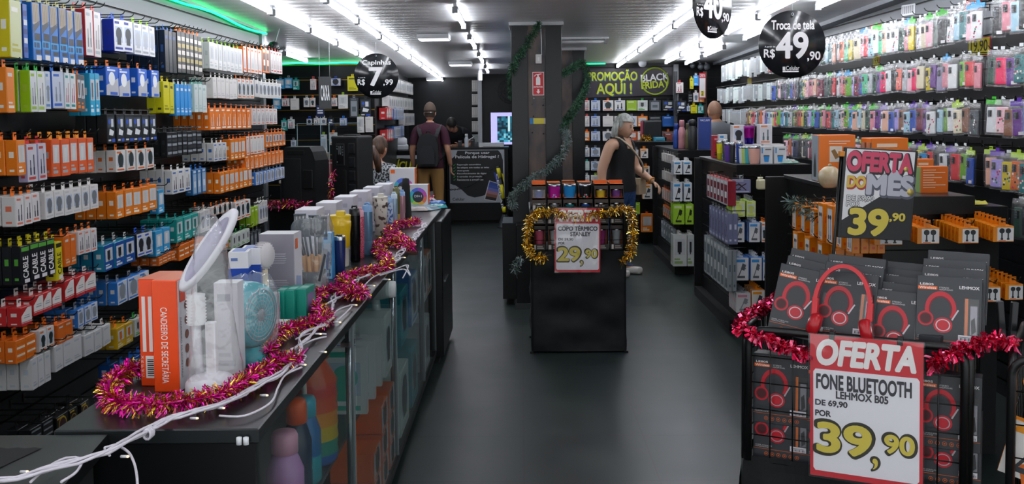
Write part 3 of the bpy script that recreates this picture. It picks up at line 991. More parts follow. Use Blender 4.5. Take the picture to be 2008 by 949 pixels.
#        top z, height, y start, y end, colour start (beyond: white films)
CROWS = [(2.205, .205, 4.30, 11.9, 9.6), (1.925, .19, 4.32, 12.1, 9.5), (1.668, .185, 4.34, 11.7, 10.6), (1.415, .20, 4.36, 9.0, 99), (1.19, .20, 4.40, 4.85, 99)]
seen = {}
for ri, (zt, h, y0, y1, yc) in enumerate(CROWS):
    y = y0
    seq = []
    R3 = random.Random(31 + ri)
    used = set()
    pos = []
    while y < y1:
        pos.append(y)
        gap = .0
        if abs(y - 5.07) < .05:
            gap = .12
        y += (.092 if y < 5.2 else .088 if y < 7.5 else .098) + gap
    for i, y in enumerate(pos):
        for _ in range(60):
            c = R3.randrange(len(CASES))
            if len(seq) < 2 or (c not in seq[-2:] and (seq[-2], seq[-1], c) not in used):
                break
        seq.append(c)
        if len(seq) > 2:
            used.add(tuple(seq[-3:]))
    if ri == 0:      # the pale stretch of the top row
        seq = [[16, 21, 24, 17, 19, 16, 11, 1, 24, 16, 13, 3, 21][i % 13] if R3.random() < .62 and y > 5.2 else s for i, (s, y) in enumerate(zip(seq, pos))]
    for i, y in enumerate(pos):
        grp = 'phone case packs, %s row' % ROWN[ri]
        yaw = -PI / 2 + (R3.uniform(.35, .65) if y < 5.2 else R3.uniform(.02, .42))
        p = (XF + R3.uniform(0, .02), y, zt + R3.uniform(-.016, .006))
        if y > yc:       # plain white film sleeves
            b, tm = pack_meshes(ST[R3.choice(['film', 'film', 'mint', 'film2'])], R3.choice([.07, .08, .085]), h * R3.choice([.85, .93, 1.0]), .028)
            o = put('screen_film_pack', b, None, p, yaw)
            tag(o, 'white screen film pack among the all-white ones, deep end of the %s row' % ROWN[ri], 'packaged film', 'white film packs, %s row' % ROWN[ri])
            continue
        ci = seq[i]
        head = R3.choice(['clear'] * 7 + ['green', 'blue'] if ri < 2 else ['clear'] * 5 + ['green', 'green', 'violet', 'lime'])
        pat = R3.choice([0, 0, 1, 2])
        cm_, bg, hd = case_meshes(ci, h, .088, head, pat)
        o = put('phone_case', cm_, None, p, yaw)
        o.rotation_euler = (0, R3.uniform(-.05, .05), yaw)
        a = CASES[seq[i - 1]][0] if i else 'nothing'
        b = CASES[seq[i + 1]][0] if i + 1 < len(seq) and pos[i + 1] <= yc else 'white film'
        key = '%s bagged phone case between %s and %s, %s row of case wall' % (CASES[ci][0], a, b, ROWN[ri])
        if key in seen:
            key = '%s bagged phone case with %s header between %s and %s, %s row' % (CASES[ci][0], head, a, b, ROWN[ri])
        seen[key] = 1
        tag(o, key, 'phone case', grp)
        put('clear_bag', bg, o)
        if y < 9.0:
            put('header_card', hd, o)
        if y < 6.6 and i % 2 == 0:
            hook((XR, y, zt + .006), -PI / 2, XR - XF, 'black wire hook holding the %s phone case beside %s, %s row' % (CASES[ci][0], b, ROWN[ri]), 'wire hooks of the case wall')

for ri, (zt, h, y0, y1, yc) in enumerate(CROWS[:4]):
    rail((XF + .012, 6.5, zt + .009), (XF + .012, y1 + .1, zt + .009), (XR - XF - .012, 0, 0), 'black rail along the deeper part of the %s row of the case wall' % ROWN[ri])

# coloured price slips hung on the case wall
for (px, py, wd_, hh, txt, bgc, fc, lab) in (
        (1719, 120, .075, .085, '19,90', '#d8cc1e', '#3a3420', 'yellow price slip in a red frame between the top two rows'),
        (1921, 92, .16, .11, '19,90', '#d8cc1e', '#3a3420', 'large yellow 19,90 price slip under the top row, near the entrance'),
        (1470, 161, .09, .10, '', '#d9cf5a', '#3a3420', 'small yellow slip below the deep end of the top row'),
        (1717, 54, .11, .05, 'OFERTA', '#d23a3a', '#f0e8e8', 'small red OFERTA slip above the top row'),
        (1908, 8, .12, .07, 'OFERTA', '#d23a3a', '#f0e8e8', 'red OFERTA slip at the upper picture edge above the top row')):
    p = at_x(px, py, XR - .04)
    t = thing('price_slip', lab, 'price tag', p, -PI / 2 + .35)
    g = G()
    g.box(-wd_ / 2, 0, -hh / 2, wd_ / 2, .002, hh / 2, M('#cf2f4a', .4))
    g.box(-wd_ / 2, -.0006, -hh / 2 + .004, wd_ / 2 - .008, 0, hh / 2 - .004, M(bgc, .4))
    g.build('card', t)
    if not txt:
        continue
    g = G()
    lettering(g, txt, -wd_ * .4, -hh * .32, wd_ * .36, hh * .36, M(fc, .4), -.0012, .03)
    g.build('lettering', t)
p = at_x(1781, 20, XR - .02)
t = thing('barcode_card', 'white barcode card standing above the top row of phone cases', 'price tag', p, -PI / 2 + .3)
g = G()
g.box(-.07, 0, -.035, .07, .003, .04, M('#d4d7dc', .3))
for i in range(18):
    x = -.06 + i * .0068
    g.face([(x, -.0005, -.022), (x + (.002 + .002 * (i % 3 == 0)), -.0005, -.022), (x + (.002 + .002 * (i % 3 == 0)), -.0005, .03), (x, -.0005, .03)], M('#22252a', .4))
g.build('card', t)
# ---------------------------------------------------------------- the long glass-fronted counter
HC = 0.97
CX0, CX1 = -0.985, -0.555          # back edge and front edge of the top
CY0, CY1 = 1.985, 7.05
TOPM = noisy('counter_laminate', '#15181a', '#1c2022', 9, rough=0.26, rough2=0.38, spec=0.4)
t = thing('display_counter', 'long black counter with glass front doors in the shop aisle', 'counter', (0, 0, 0))
g = G()
g.box(CX0, CY0, HC - .032, CX1, CY1, HC, TOPM, .003, 1)
g.build('counter_top', t)
g = G()
g.box(CX0 + .01, CY0 + .012, .08, CX1 - .012, CY0 + .03, HC - .032, BLACK)
g.build('end_panel', t)
g = G()
g.box(CX0 + .01, CY0 + .03, .08, CX0 + .03, 6.2, HC - .032, M('#33373a', .5))
g.build('rear_panel', t)
g = G()
g.box(CX0 + .01, CY0 + .03, .08, CX1 - .03, 6.2, .10, M('#2b2e31', .5))
g.build('bottom_panel', t)
g = G()
g.box(CX0 + .03, CY0 + .03, .50, CX1 - .06, 6.2, .515, M('#3c4144', .4))
g.build('shelf', t)
g = G()
g.box(CX0 + .06, CY0 + .06, 0, CX1 - .09, 6.2, .08, MATTE)
g.box(CX1 - .028, CY0 + .02, .07, CX1 - .005, 6.2, .10, BLACK)
g.build('plinth', t)
for y in (3.20, 4.29, 5.50):
    g = G()
    g.tube([(CX1 - .03, y, .08), (CX1 - .03, y, HC - .035)], .011, CHROME, 10)
    g.box(CX1 - .05, y - .03, HC - .115, CX1 - .012, y + .03, HC - .10, CHROME)
    g.build('post', t)
for a, b in ((2.02, 3.18), (3.22, 4.27), (4.31, 5.48), (5.52, 6.2)):
    g = G()
    g.box(CX1 - .014, a, .10, CX1 - .008, b, HC - .036, GLASS)
    d = g.build('glass_door', t)
    g = G()
    g.box(CX1 - .016, b - .012, .10, CX1 - .006, b, HC - .036, M('#6c7478', .3))
    g.build('edge_strip', d)
g = G()
for s in (-.006, .006):
    g.lathe([(0, 0), (.006, .001), (.006, .016), (0, .018)], M('#d8dadd', .3), 10, (CX1 - .02 + s * 1.2 - .01, CY0 - .012, HC - .03))
g.build('cable_clip', t)

# stock behind the glass
def lathe_thing(name, label, cat, prof, m, loc, mats=None, n=20, group=None, rot=None):
    g = G()
    g.lathe(prof, m, n, mats=mats)
    o = g.build(name, None, loc, 0, rot)
    return tag(o, label, cat, group)


def bottle(label, loc, c_body, c_cap, h=.24, r=.038, group=None, c_mid=None):
    t = thing('water_bottle', label, 'bottle', loc, group=group)
    g = G()
    nseg = 6
    prof = [(0, 0), (r * .9, 0), (r, .008), (r, h * .30), (r * .97, h * .32), (r, h * .34), (r, h * .60), (r * .72, h * .74), (r * .6, h * .77)]
    cb = M(c_body, .25)
    cm = M(c_mid or c_body, .25)
    g.lathe(prof, cb, 20, mats=[cb, cb, cb, cb, cm, cm, cm, cm])
    g.build('body', t)
    g = G()
    g.lathe([(r * .62, h * .77), (r * .72, h * .78), (r * .72, h * .95), (r * .6, h), (0, h)], M(c_cap, .35), 16)
    g.build('cap', t)
    return t


bottle('pink bottle with lilac band behind the first glass door', (-.645, 2.56, .515), '#d87a9c', '#e8a0bc', .26, .05, c_mid='#c48ac0')
bottle('short pink and red bottle at the very front of the glass case', (-.635, 2.42, .515), '#d46a8c', '#c83a50', .16, .042, c_mid='#e6a4ba')
bottle('dark bottle with bright orange cap behind the first glass door', (-.65, 2.72, .515), '#23304a', '#f05a1c', .30, .042)
bottle('teal and blue bottle beside the orange capped one in the case', (-.66, 2.88, .515), '#2f9aa8', '#3fa8c0', .26, .045, c_mid='#2a6aa4')
t = thing('rainbow_jug', 'large coral to blue striped jug near the first chrome post', 'jug', (-.68, 3.06, .515))
g = G()
cols = ['#2c5fa8', '#3a8a78', '#c9a83a', '#d8883c', '#d2583c', '#cc4a44']
prof, mts = [(0, 0), (.075, 0)], [M(cols[0], .25)]
for i, c in enumerate(cols):
    for q in range(2):
        prof.append((.082 - .003 * (q == 0), .006 + .046 * i + .022 * q + .004))
        mts.append(M(c, .25))
prof += [(.05, .32), (.048, .335)]
mts += [M('#d2583c', .25)] * 2
g.lathe(prof, cols[0], 24, mats=mts)
g.build('body', t)
g = G()
g.lathe([(.05, .33), (.058, .335), (.058, .385), (.05, .395), (0, .395)], M('#d8664c', .3), 20)
g.build('lid', t)
g = G()
g.tube([(.0, -.055, .37), (0, -.09, .36), (0, -.11, .30), (0, -.10, .22), (0, -.08, .18)], .008, M('#c9c4c0', .3), 8)
g.build('handle', t)
for i, (c1, c2, y) in enumerate((('#20242c', '#c9a030', 2.5), ('#1f3a6a', '#d87a24', 2.68), ('#6a4a2c', '#b08a4c', 2.86), ('#2a8a90', '#1f4c50', 3.04))):
    bottle(['black bottle with mustard cap low in the glass case', 'navy bottle with orange cap low in the glass case', 'brown bottle with tan cap low in the glass case', 'teal bottle with dark cap low in the glass case'][i],
           (-.66, y, .10), c1, c2, .27, .042)


def carton(name, label, cat, x, y, z, w, d, h, side, front, prn, loc_rz=0.0, top=None, group=None, pk='photo', face='x', c3=BK):
    """printed cardboard box; print faces +X (face 'x') or -Y (face 'y')"""
    t = thing(name, label, cat, (x, y, z), loc_rz, group)
    g = G()
    ms = M(side, .4)
    g.box(-w / 2, -d / 2, 0, w / 2, d / 2, h, ms, min(w, d, h) * .02, 1, mt={5: M(top or side, .4)})
    g.build('carton', t)
    g = G()
    ww = d if face == 'x' else w
    g.face([(-ww / 2 + .002, 0, .002), (ww / 2 - .002, 0, .002), (ww / 2 - .002, 0, h - .002), (-ww / 2 + .002, 0, h - .002)], M(front, .4))
    prints(g, deco(pk, side, prn, c3), ww, h, -ww / 2, 0, 0)
    if face == 'x':
        g.build('printed_front', t, (w / 2 + .0008, 0, 0), PI / 2)
    else:
        g.build('printed_front', t, (0, -d / 2 - .0008, 0))
    return t


k = 0
for y in (3.72, 3.94, 4.16):
    for z in (.10, .215, .33):
        if (y, z) == (3.72, .33):
            continue
        carton('gadget_box', 'orange gadget box behind the second glass door, %s column, %s from the bottom' % (ORD[int((y - 3.7) / .2)], ORD[int((z - .1) / .11)]),
               'box', -.66, y, z, .17, .17, .112, '#e8641c', '#c9c6c4', '#e8641c', group='orange boxes in the glass case')
for i, y in enumerate((3.55, 3.74, 3.92, 4.08)):
    g_ = ['#3fae9a', '#3560c0', '#7a4ac0', '#c94a8c'][i]
    o = carton('lamp_box', ['white box with colour ring print by the first chrome post', 'white box with blue ring print on the glass case shelf', 'white box with violet ring print on the glass case shelf', 'white box with pink ring print on the glass case shelf'][i],
               'box', -.66, y, .515, .16, .035, .25 - .02 * i, '#d6d4d6', '#dcdadc', g_, pk='photo', face='y', c3=g_)
for i, (y, z, w, c, fr, lab) in enumerate(((4.12, .515, .2, '#cfd4d4', '#dfe4e4', 'white hair dryer box on the shelf by the second chrome post'),
                                           (4.70, .515, .3, '#1c8ea0', '#2fa0b0', 'teal box on the shelf behind the third glass door'),
                                           (5.15, .515, .3, '#3a7ac0', '#d2dce6', 'blue edged white box on the shelf behind the third glass door'),
                                           (4.65, .10, .34, '#c9d6d2', '#d4e2dc', 'pale green big box low behind the third glass door'),
                                           (5.1, .10, .3, '#1f8a98', '#35a0ac', 'teal big box low behind the third glass door'),
                                           (5.72, .515, .24, '#c4c8cc', '#d8dadc', 'grey white box on the shelf behind the last glass door'),
                                           (6.0, .515, .24, '#d86a3a', '#e2e0de', 'red edged box on the shelf behind the last glass door'),
                                           (5.8, .10, .3, '#b8c0c4', '#ccd4d6', 'pale box low behind the last glass door'))):
    carton('gadget_box', lab, 'box', -.68, y, z, .2, w, .30 if z < .2 else .26, c, fr, c)
t = thing('hair_dryer', 'white hair dryer hanging in the case near the second post', 'hair dryer', (-.64, 4.16, .87))
g = G()
g.lathe([(0, -.09), (.035, -.09), (.045, -.03), (.045, .03), (.034, .09), (0, .09)], M('#cfd2d4', .35), 18, ax=Matrix.Rotation(PI / 2, 3, 'Y'))
g.build('body', t)
g = G()
g.tube([(0, 0, -.03), (.005, .02, -.10), (.01, .03, -.16)], [.02, .017, .015], M('#c6cace', .35), 10)
g.build('handle', t)

# ---------------------------------------------------------------- black cabinet closing the counter, low cabinet in front
t = thing('end_cabinet', 'black cabinet closing the deep end of the long glass counter', 'cabinet', (-.77, 6.7, 0))
g = G()
g.box(-.22, -.48, .05, .255, .36, HC - .034, BLACK, .004, 1)
g.build('body', t)
g = G()
g.box(-.19, -.44, 0, .22, .34, .05, MATTE)
g.build('plinth', t)
g = G()
g.box(.2555, -.35, .52, .262, -.10, .535, CHROME)
g.build('handle', t)

cpt = [at_z(216, 848, .962), at_z(123, 949, .962)]
ex = cpt[0].x - .01
t = thing('side_cabinet', 'low black cabinet joined to the front end of the glass counter', 'cabinet', (0, 0, 0))
g = G()
xr0, xr1 = cpt[0].x, cpt[1].x + .02
yb, yf = CY0 - .006, 1.25
top = [(-1.9, yf), (xr1 + (xr1 - xr0) * .9, yf), (xr0, yb), (-1.9, yb)]
zt = .962
g.face([(x, y, zt) for x, y in top], noisy('cabinet_top', '#26282a', '#2d3032', 5, rough=.42))
g.face([(x, y, zt - .03) for x, y in reversed(top)], BLACK)
for i in range(4):
    a, b = top[i], top[(i + 1) % 4]
    g.face([(a[0], a[1], zt - .03), (b[0], b[1], zt - .03), (b[0], b[1], zt), (a[0], a[1], zt)], BLACK)
g.build('cabinet_top', t)
g = G()
q = [(-1.88, yf + .03), (top[1][0] - .03, yf + .03), (xr0 - .03, yb - .005), (-1.88, yb - .005)]
for i in range(4):
    a, b = q[i], q[(i + 1) % 4]
    g.face([(a[0], a[1], 0), (b[0], b[1], 0), (b[0], b[1], zt - .03), (a[0], a[1], zt - .03)], MATTE)
g.build('body', t)
g = G()      # torn paper tag on its aisle side
a, b = Vector(top[1]), Vector(top[2])
for u, zz, w, h in ((.62, .905, .012, .02), (.70, .90, .008, .025), (.66, .80, .03, .06)):
    p = a.lerp(b, u - .1)
    d = (b - a).normalized()
    n = Vector((d.y, -d.x)) * .004
    P = p + n - Vector((.03, 0)) * 0
    g.face([(P.x - d.x * w, P.y - d.y * w, zz - h), (P.x + d.x * w, P.y + d.y * w, zz - h), (P.x + d.x * w, P.y + d.y * w, zz), (P.x - d.x * w, P.y - d.y * w, zz)], M('#7d7f82', .5))
g.build('paper_tag', t)
p0, p1 = at_z(0, 880, zt + .001), at_z(80, 880, zt + .001)
g = G()
N = 16
pts = [(-1.5, p0.y - .25, zt + .002), (p1.x - .06, p0.y - .25, zt + .002)]
pts.append((p1.x, p1.y, zt + .002))
for i in range(N * 2 + 1):
    u = i / (N * 2)
    pts.append((p1.x + (-1.5 - p1.x) * u, p1.y + (.006 if i % 2 else 0), zt + .002))
g.face(pts, M('#08090a', .8))
g.face([(x, y + .004, z - .001) for x, y, z in pts], M('#3a3634', .7))
tag(g.build('felt_mat'), 'black felt mat with pinked edge lying on the low front cabinet', 'mat')
# ---------------------------------------------------------------- goods standing on the long counter
def on(px, py, z=HC):
    p = at_z(px, py, z)
    return Vector((p.x, p.y, z))


def px_size(p, n):
    return n * p.y / FPX


WRAP = clear('plastic_wrap', gloss=0.08, rough=0.12, milk=0.10, bump=13.0)


def wrinkled(g, prof, n, seed, m, c=(0, 0, 0), amp=.006, sx=1.0, sy=1.0):
    """loose plastic film round a thing: lathe rings with crumples"""
    R2 = random.Random(seed)
    rings = []
    for r, z in prof:
        rings.append([g.bm.verts.new((c[0] + sx * (r + R2.uniform(-amp, amp)) * math.cos(2 * PI * i / n), c[1] + sy * (r + R2.uniform(-amp, amp)) * math.sin(2 * PI * i / n), c[2] + z + R2.uniform(-amp, amp))) for i in range(n)])
    for a, b in zip(rings, rings[1:]):
        for i in range(n):
            f = g.bm.faces.new((a[i], a[(i + 1) % n], b[(i + 1) % n], b[i]))
            f.material_index = g.mi(m)
            f.smooth = True


# two desk lamp boxes
ORB = '#ee4a10'
for i, (px, py, hh, lab) in enumerate(((303, 769, .268, 'orange CANDEEIRO DE SECRETÁRIA lamp box with white side, in front of its twin'),
                                       (277, 757, .262, 'orange and white striped lamp box standing behind its lettered twin'))):
    p = on(px, py)
    w, d = .062, .125
    t = thing('desk_lamp_box', lab, 'box', p, rad(-3))
    g = G()
    g.box(0, 0, 0, w, d, hh, M(ORB, .35), .002, 1, mt={1: M('#d4d2d6', .35), 5: M('#e2632e', .35)})
    g.build('carton', t)
    g = G()
    if i == 0:
        lettering(g, 'CANDEEIRO DE SECRETÁRIA', .021, .022, .041, hh * .76, M('#f2e6e0', .4), -.0012, .02, rot90=1)
        g.build('front_lettering', t)
        g = G()
        RW = Matrix.Translation((w + .0012, 0, 0)) @ Matrix.Rotation(PI / 2, 4, 'Z')
        lettering(g, 'CANDEEIRO DE SECRETÁRIA', .012, .03, .022, hh * .66, M('#6c6a70', .4), 0, .02, rot90=1, mx=RW)
        for q in range(5):
            z = .06 + .035 * q
            g.face([RW @ Vector((.05 + .011 * math.cos(a * PI / 6), 0, z + .011 * math.sin(a * PI / 6))) for a in range(12)], M('#7a4a34', .4))
        lx = [(.012, hh - .055), (.045, hh - .055), (.045, hh - .015), (.012, hh - .015)]
        g.face([RW @ Vector((x, 0, z)) for x, z in lx], M('#d8431c', .4))
        for pl in ([(.018, .03), (.026, .05), (.021, .05)], [(.026, .03), (.033, .03), (.029, .045)], [(.034, .05), (.039, .05), (.031, .03)]):
            g.face([RW @ Vector((x, -.0006, hh - .055 - .008 + z)) for x, z in pl], M('#f2eae6', .4))
        g.build('side_print', t)
    else:
        for x0 in (.008, .024):
            g.face([(x0, -.0012, .085), (x0 + .009, -.0012, .085), (x0 + .009, -.0012, hh * .84), (x0, -.0012, hh * .84)], M('#e6dfdc', .4))
        g.face([(.014, -.0012, .02), (.036, -.0012, .02), (.036, -.0012, .075), (.014, -.0012, .075)], M('#e6e2e0', .4))
        for q in range(9):
            z = .026 + q * .0048
            g.face([(.018, -.0018, z), (.034, -.0018, z), (.034, -.0018, z + .002 + .001 * (q % 2)), (.018, -.0018, z + .002 + .001 * (q % 2))], M('#24252a', .4))
        for q in range(5):
            lettering(g, 'C€FRX'[q], .003, .024 + .011 * q, .010, .031 + .011 * q, M('#e6d4cc', .4), -.0012)
        g.face([(-.0003, 0, hh + .0004), (w, 0, hh + .0004), (w, d, hh + .0004), (0, d, hh + .0004)], M('#dc5a24', .35))
        g.build('front_print', t)

# white folding mirror lamp in plastic
p = on(415, 772)
WHP = M('#d6d3da', .3)
t = thing('desk_lamp', 'white desk lamp with long tilted oval head wrapped in clear plastic', 'lamp', p)
s = p.y / FPX
g = G()
g.lathe([(0, 0), (.058, 0), (.062, .006), (.060, .03), (.046, .044), (.02, .05), (0, .05)], WHP, 28, sx=.98, sy=.9)
g.build('base', t)
g = G()
g.tube([(-.030, .01, .045), (-.034, .01, .12), (-.036, .01, .19)], .011, WHP, 12)
g.box(-.012, .0, .04, .012, .02, .17, M('#cfc9cc', .35), .003)
g.build('post', t)
g = G()
prof = []
for i in range(9):
    prof += [(.024, .165 + i * .0075), (.020, .168 + i * .0075)]
g.lathe([(0, .16)] + prof + [(.022, .235), (0, .24)], M('#dcdadd', .35), 18, c=(-.034, .01, 0))
g.build('ribbed_neck', t)
# the oval head: a thick plate tilted up to the right
ax = Matrix.Rotation(rad(26), 3, 'Y') @ Matrix.Rotation(rad(-38), 3, 'Z') @ Matrix.Rotation(rad(78), 3, 'X')
g = G()
L, W, T = .114, .032, .009
ring = 32
for zz, sc, m in ((0, 1, WHP),):
    outer = [Vector((W * math.cos(2 * PI * i / ring), L * math.sin(2 * PI * i / ring), 0)) for i in range(ring)]
mW, mL = WHP, M('#a9a4ba', .25)
lay = [(.0, -T), (.93, -T), (1.0, -T * .5), (1.0, T * .5), (.93, T), (.80, T), (.78, T * .75), (0, T * .75)]
hd = Vector((.0, .01, .34))
for (a, za), (b, zb) in zip(lay, lay[1:]):
    mm = mL if (a, za) == lay[6] else mW
    for i in range(ring):
        j = (i + 1) % ring
        q = [Vector((o.x * k_, o.y * k_, z_)) for o, k_, z_ in ((outer[i], a, za), (outer[j], a, za), (outer[j], b, zb), (outer[i], b, zb))]
        q = [ax @ v + hd for v in q]
        if a == 0:
            q = [q[0], q[2], q[3]]
        elif b == 0:
            q = q[:3]
        g.face(q, mm, True)
bmesh.ops.remove_doubles(g.bm, verts=g.bm.verts[:], dist=1e-5)
g.build('lamp_head', t)
g = G()
wrinkled(g, [(.066, .002), (.064, .06), (.056, .12), (.050, .2), (.046, .27), (.04, .33), (.03, .39), (.012, .42)], 16, 3, WRAP, (.005, .01, 0), .005, 1.0, .85)
g.build('plastic_wrap', t)
q = on(432, 740)
carton('lamp_box', 'pale grey lamp box standing inside the clear plastic by the white lamp', 'box', q.x + .012, q.y + .05, HC, .06, .055, .235, '#c9c7cd', '#d2d0d6', '#a8a6b0', face='y', pk='plain', c3='#b9b7c0')
q = on(452, 722)
t = thing('hand_mirror', 'slim oval mirror with teal and violet rim leaning by the teal fan', 'mirror', (q.x, q.y, HC + .02), rad(20), rot=(rad(-6), rad(8), rad(25)))
g = G()
R_ = [Vector((.022 * math.cos(a * PI / 12), 0, .075 + .075 * math.sin(a * PI / 12))) for a in range(24)]
g.tube(R_, .004, M('#1c8a90', .3), 8, closed=True)
g.build('rim', t)
g = G()
g.face(R_, M('#3c3f46', .08, 1.0))
g.build('glass_plate', t)

# teal fan
p = on(490, 712)
TEAL = M('#169aa6', .28)
t = thing('desk_fan', 'round teal desk fan in clear plastic beside the white lamp', 'fan', (p.x - .005, p.y + .03, HC), rad(70))
ax = Matrix.Rotation(PI / 2, 3, 'X')
g = G()
g.lathe([(0, .035), (.055, .035), (.082, .03), (.088, .0), (.088, -.03), (.074, -.036), (.07, -.02)], TEAL, 36, c=(0, 0, .125), ax=ax)
g.build('housing', t)
g = G()
for r in (.018, .028, .038, .048, .058, .068):
    g.tube([(r * math.cos(2 * PI * i / 28), -.034, .125 + r * math.sin(2 * PI * i / 28)) for i in range(28)], .0018, M('#8d979e', .3), 5, closed=True)
for i in range(18):
    a = 2 * PI * i / 18
    g.tube([(.014 * math.cos(a), -.036, .125 + .014 * math.sin(a)), (.072 * math.cos(a + .25), -.034, .125 + .072 * math.sin(a + .25))], .0013, M('#8d979e', .3), 5)
g.lathe([(0, .040), (.016, .038), (.018, .03)], M('#7b858c', .3), 16, c=(0, 0, .125), ax=ax)
g.build('grille', t)
g = G()
for i in range(5):
    a = 2 * PI * i / 5
    c_, s_ = math.cos(a), math.sin(a)
    g.face([(.014 * c_, -.01, .125 + .014 * s_), (.064 * math.cos(a - .3), -.018, .125 + .064 * math.sin(a - .3)), (.066 * math.cos(a + .35), -.004, .125 + .066 * math.sin(a + .35))], M('#4e5a62', .4))
g.build('blades', t)
g = G()
g.lathe([(0, 0), (.055, 0), (.058, .008), (.045, .03), (.028, .04)], TEAL, 28)
g.build('base', t)
g = G()
wrinkled(g, [(.07, .002), (.095, .05), (.10, .12), (.096, .18), (.07, .222), (.02, .235)], 18, 8, WRAP, (0, 0, 0), .005, 1.0, .62)
g.build('plastic_wrap', t)

p = on(536, 640)
for i, (dx, dy, z, lab) in enumerate(((0, 0, 0, 'white product box between the teal fan and the green boxes'),)):
    carton('product_box', lab, 'box', p.x - .02, p.y + .02, HC, .06, .06, .10, '#c7c5ca', '#cfcdd2', '#8d8d96', face='y', pk='plain')
p = on(552, 648)
carton('product_box', 'small white box with blue base at the foot of the green boxes', 'box', p.x, p.y, HC, .045, .05, .03, '#d4d4d6', '#d8dadc', '#2a7ac0', face='x', pk='plain')
# blue and white serum boxes
for i, (px, py, lab) in enumerate(((470, 640, 'blue and white slim box behind the teal fan, nearer the lamp'), (494, 630, 'blue and white slim box behind the teal fan, nearer the grey box'))):
    p = on(px, py)
    t = thing('slim_box', lab, 'box', (p.x, p.y + .02, HC), rad(8))
    hh = .235
    g = G()
    g.box(-.03, -.03, 0, .03, .06, hh, M('#dcdde2', .3), .001, 1)
    g.build('carton', t)
    g = G()
    g.box(-.0305, -.0305, 0, .0305, .0605, hh * .78, M('#1746a8', .3))
    g.box(-.02, -.02, hh, .02, .05, hh + .0006, M('#2a60c0', .3))
    g.face([(-.022, -.0312, hh * .88), (-.002, -.0312, hh * .88), (-.002, -.0312, hh * .92), (-.022, -.0312, hh * .92)], M('#5a78b0', .4))
    g.build('blue_band', t)
# white handheld fan
p = on(510, 632)
t = thing('handheld_fan', 'small white ribbed round fan standing behind the blue boxes', 'fan', (p.x, p.y + .06, HC), rad(70))
g = G()
g.lathe([(0, .02), (.035, .02), (.042, .012), (.042, -.012), (.035, -.02), (0, -.02)], M('#d2ced0', .35), 30, c=(0, 0, .205), ax=ax)
for i in range(24):
    a = 2 * PI * i / 24
    g.tube([(.043 * math.cos(a), -.014, .205 + .043 * math.sin(a)), (.043 * math.cos(a), .014, .205 + .043 * math.sin(a))], .0022, M('#c2bec0', .35), 5)
g.build('head', t)
g = G()
g.tube([(0, 0, .165), (0, 0, .08), (0, 0, .0)], [.012, .016, .02], M('#d8c9a8', .4), 12)
g.build('handle', t)
p = on(536, 618)
carton('product_box', 'white picture box with green strip behind the handheld fan', 'box', p.x - .03, p.y + .09, HC, .10, .05, .115, '#c9cbce', '#d5d8d6', '#2f8a54', face='y', pk='photo', c3='#3a5a48')
# tall grey box
p = on(545, 632)
t = thing('blender_box', 'tall grey box with white side and orange mark behind the green boxes', 'box', (p.x - .04, p.y + .16, HC), rad(-2))
hh = .262
w = .118
g = G()
g.box(-w / 2, 0, 0, w / 2, .10, hh, M('#8a8690', .4), .002, 1, mt={1: M('#cfccd2', .4), 5: M('#c4c1c8', .4)})
g.build('carton', t)
g = G()
R2 = random.Random(4)
for blk in ((.74, 5), (.40, 4)):
    for q in range(blk[1]):
        z = hh * blk[0] - q * .0075
        g.face([(-w * .42, -.001, z), (-w * .42 + w * R2.uniform(.62, .82), -.001, z), (-w * .42 + w * .7, -.001, z + .003), (-w * .42, -.001, z + .003)], M('#b9b6be', .4))
RW = Matrix.Translation((w / 2 + .0012, 0, 0)) @ Matrix.Rotation(PI / 2, 4, 'Z')
g.face([RW @ Vector(v) for v in ((.015, 0, hh * .8), (.045, 0, hh * .8), (.045, 0, hh * .93), (.015, 0, hh * .93))], M('#e0642a', .4))
g.face([RW @ Vector(v) for v in ((.02, 0, hh * .25), (.08, 0, hh * .2), (.08, 0, hh * .42), (.02, 0, hh * .46))], M('#8fa6c8', .4))
g.build('print', t)
# teal green boxes
for i, px in enumerate((556, 576, 598)):
    p = on(px, 622 + (2 - i) * 2)
    t = thing('massager_box', 'teal green box beside the tinsel, %s from the fan' % ORD[i], 'box', (p.x, p.y + .005 * i, HC), rad(-4), 'teal green boxes on the counter')
    hh = .098
    g = G()
    g.box(-.016, -.045, 0, .016, .06, hh, M('#16907e', .35), .001, 1)
    g.build('carton', t)
    g = G()
    g.box(-.012, -.02, hh, .012, .02, hh + .0006, M('#8fc8bc', .4))
    g.face([(.0166, -.03, .02), (.0166, .04, .02), (.0166, .04, hh * .8), (.0166, -.03, hh * .8)], M('#7d6a98' if i == 2 else '#1d7d70', .4))
    g.build('print', t)
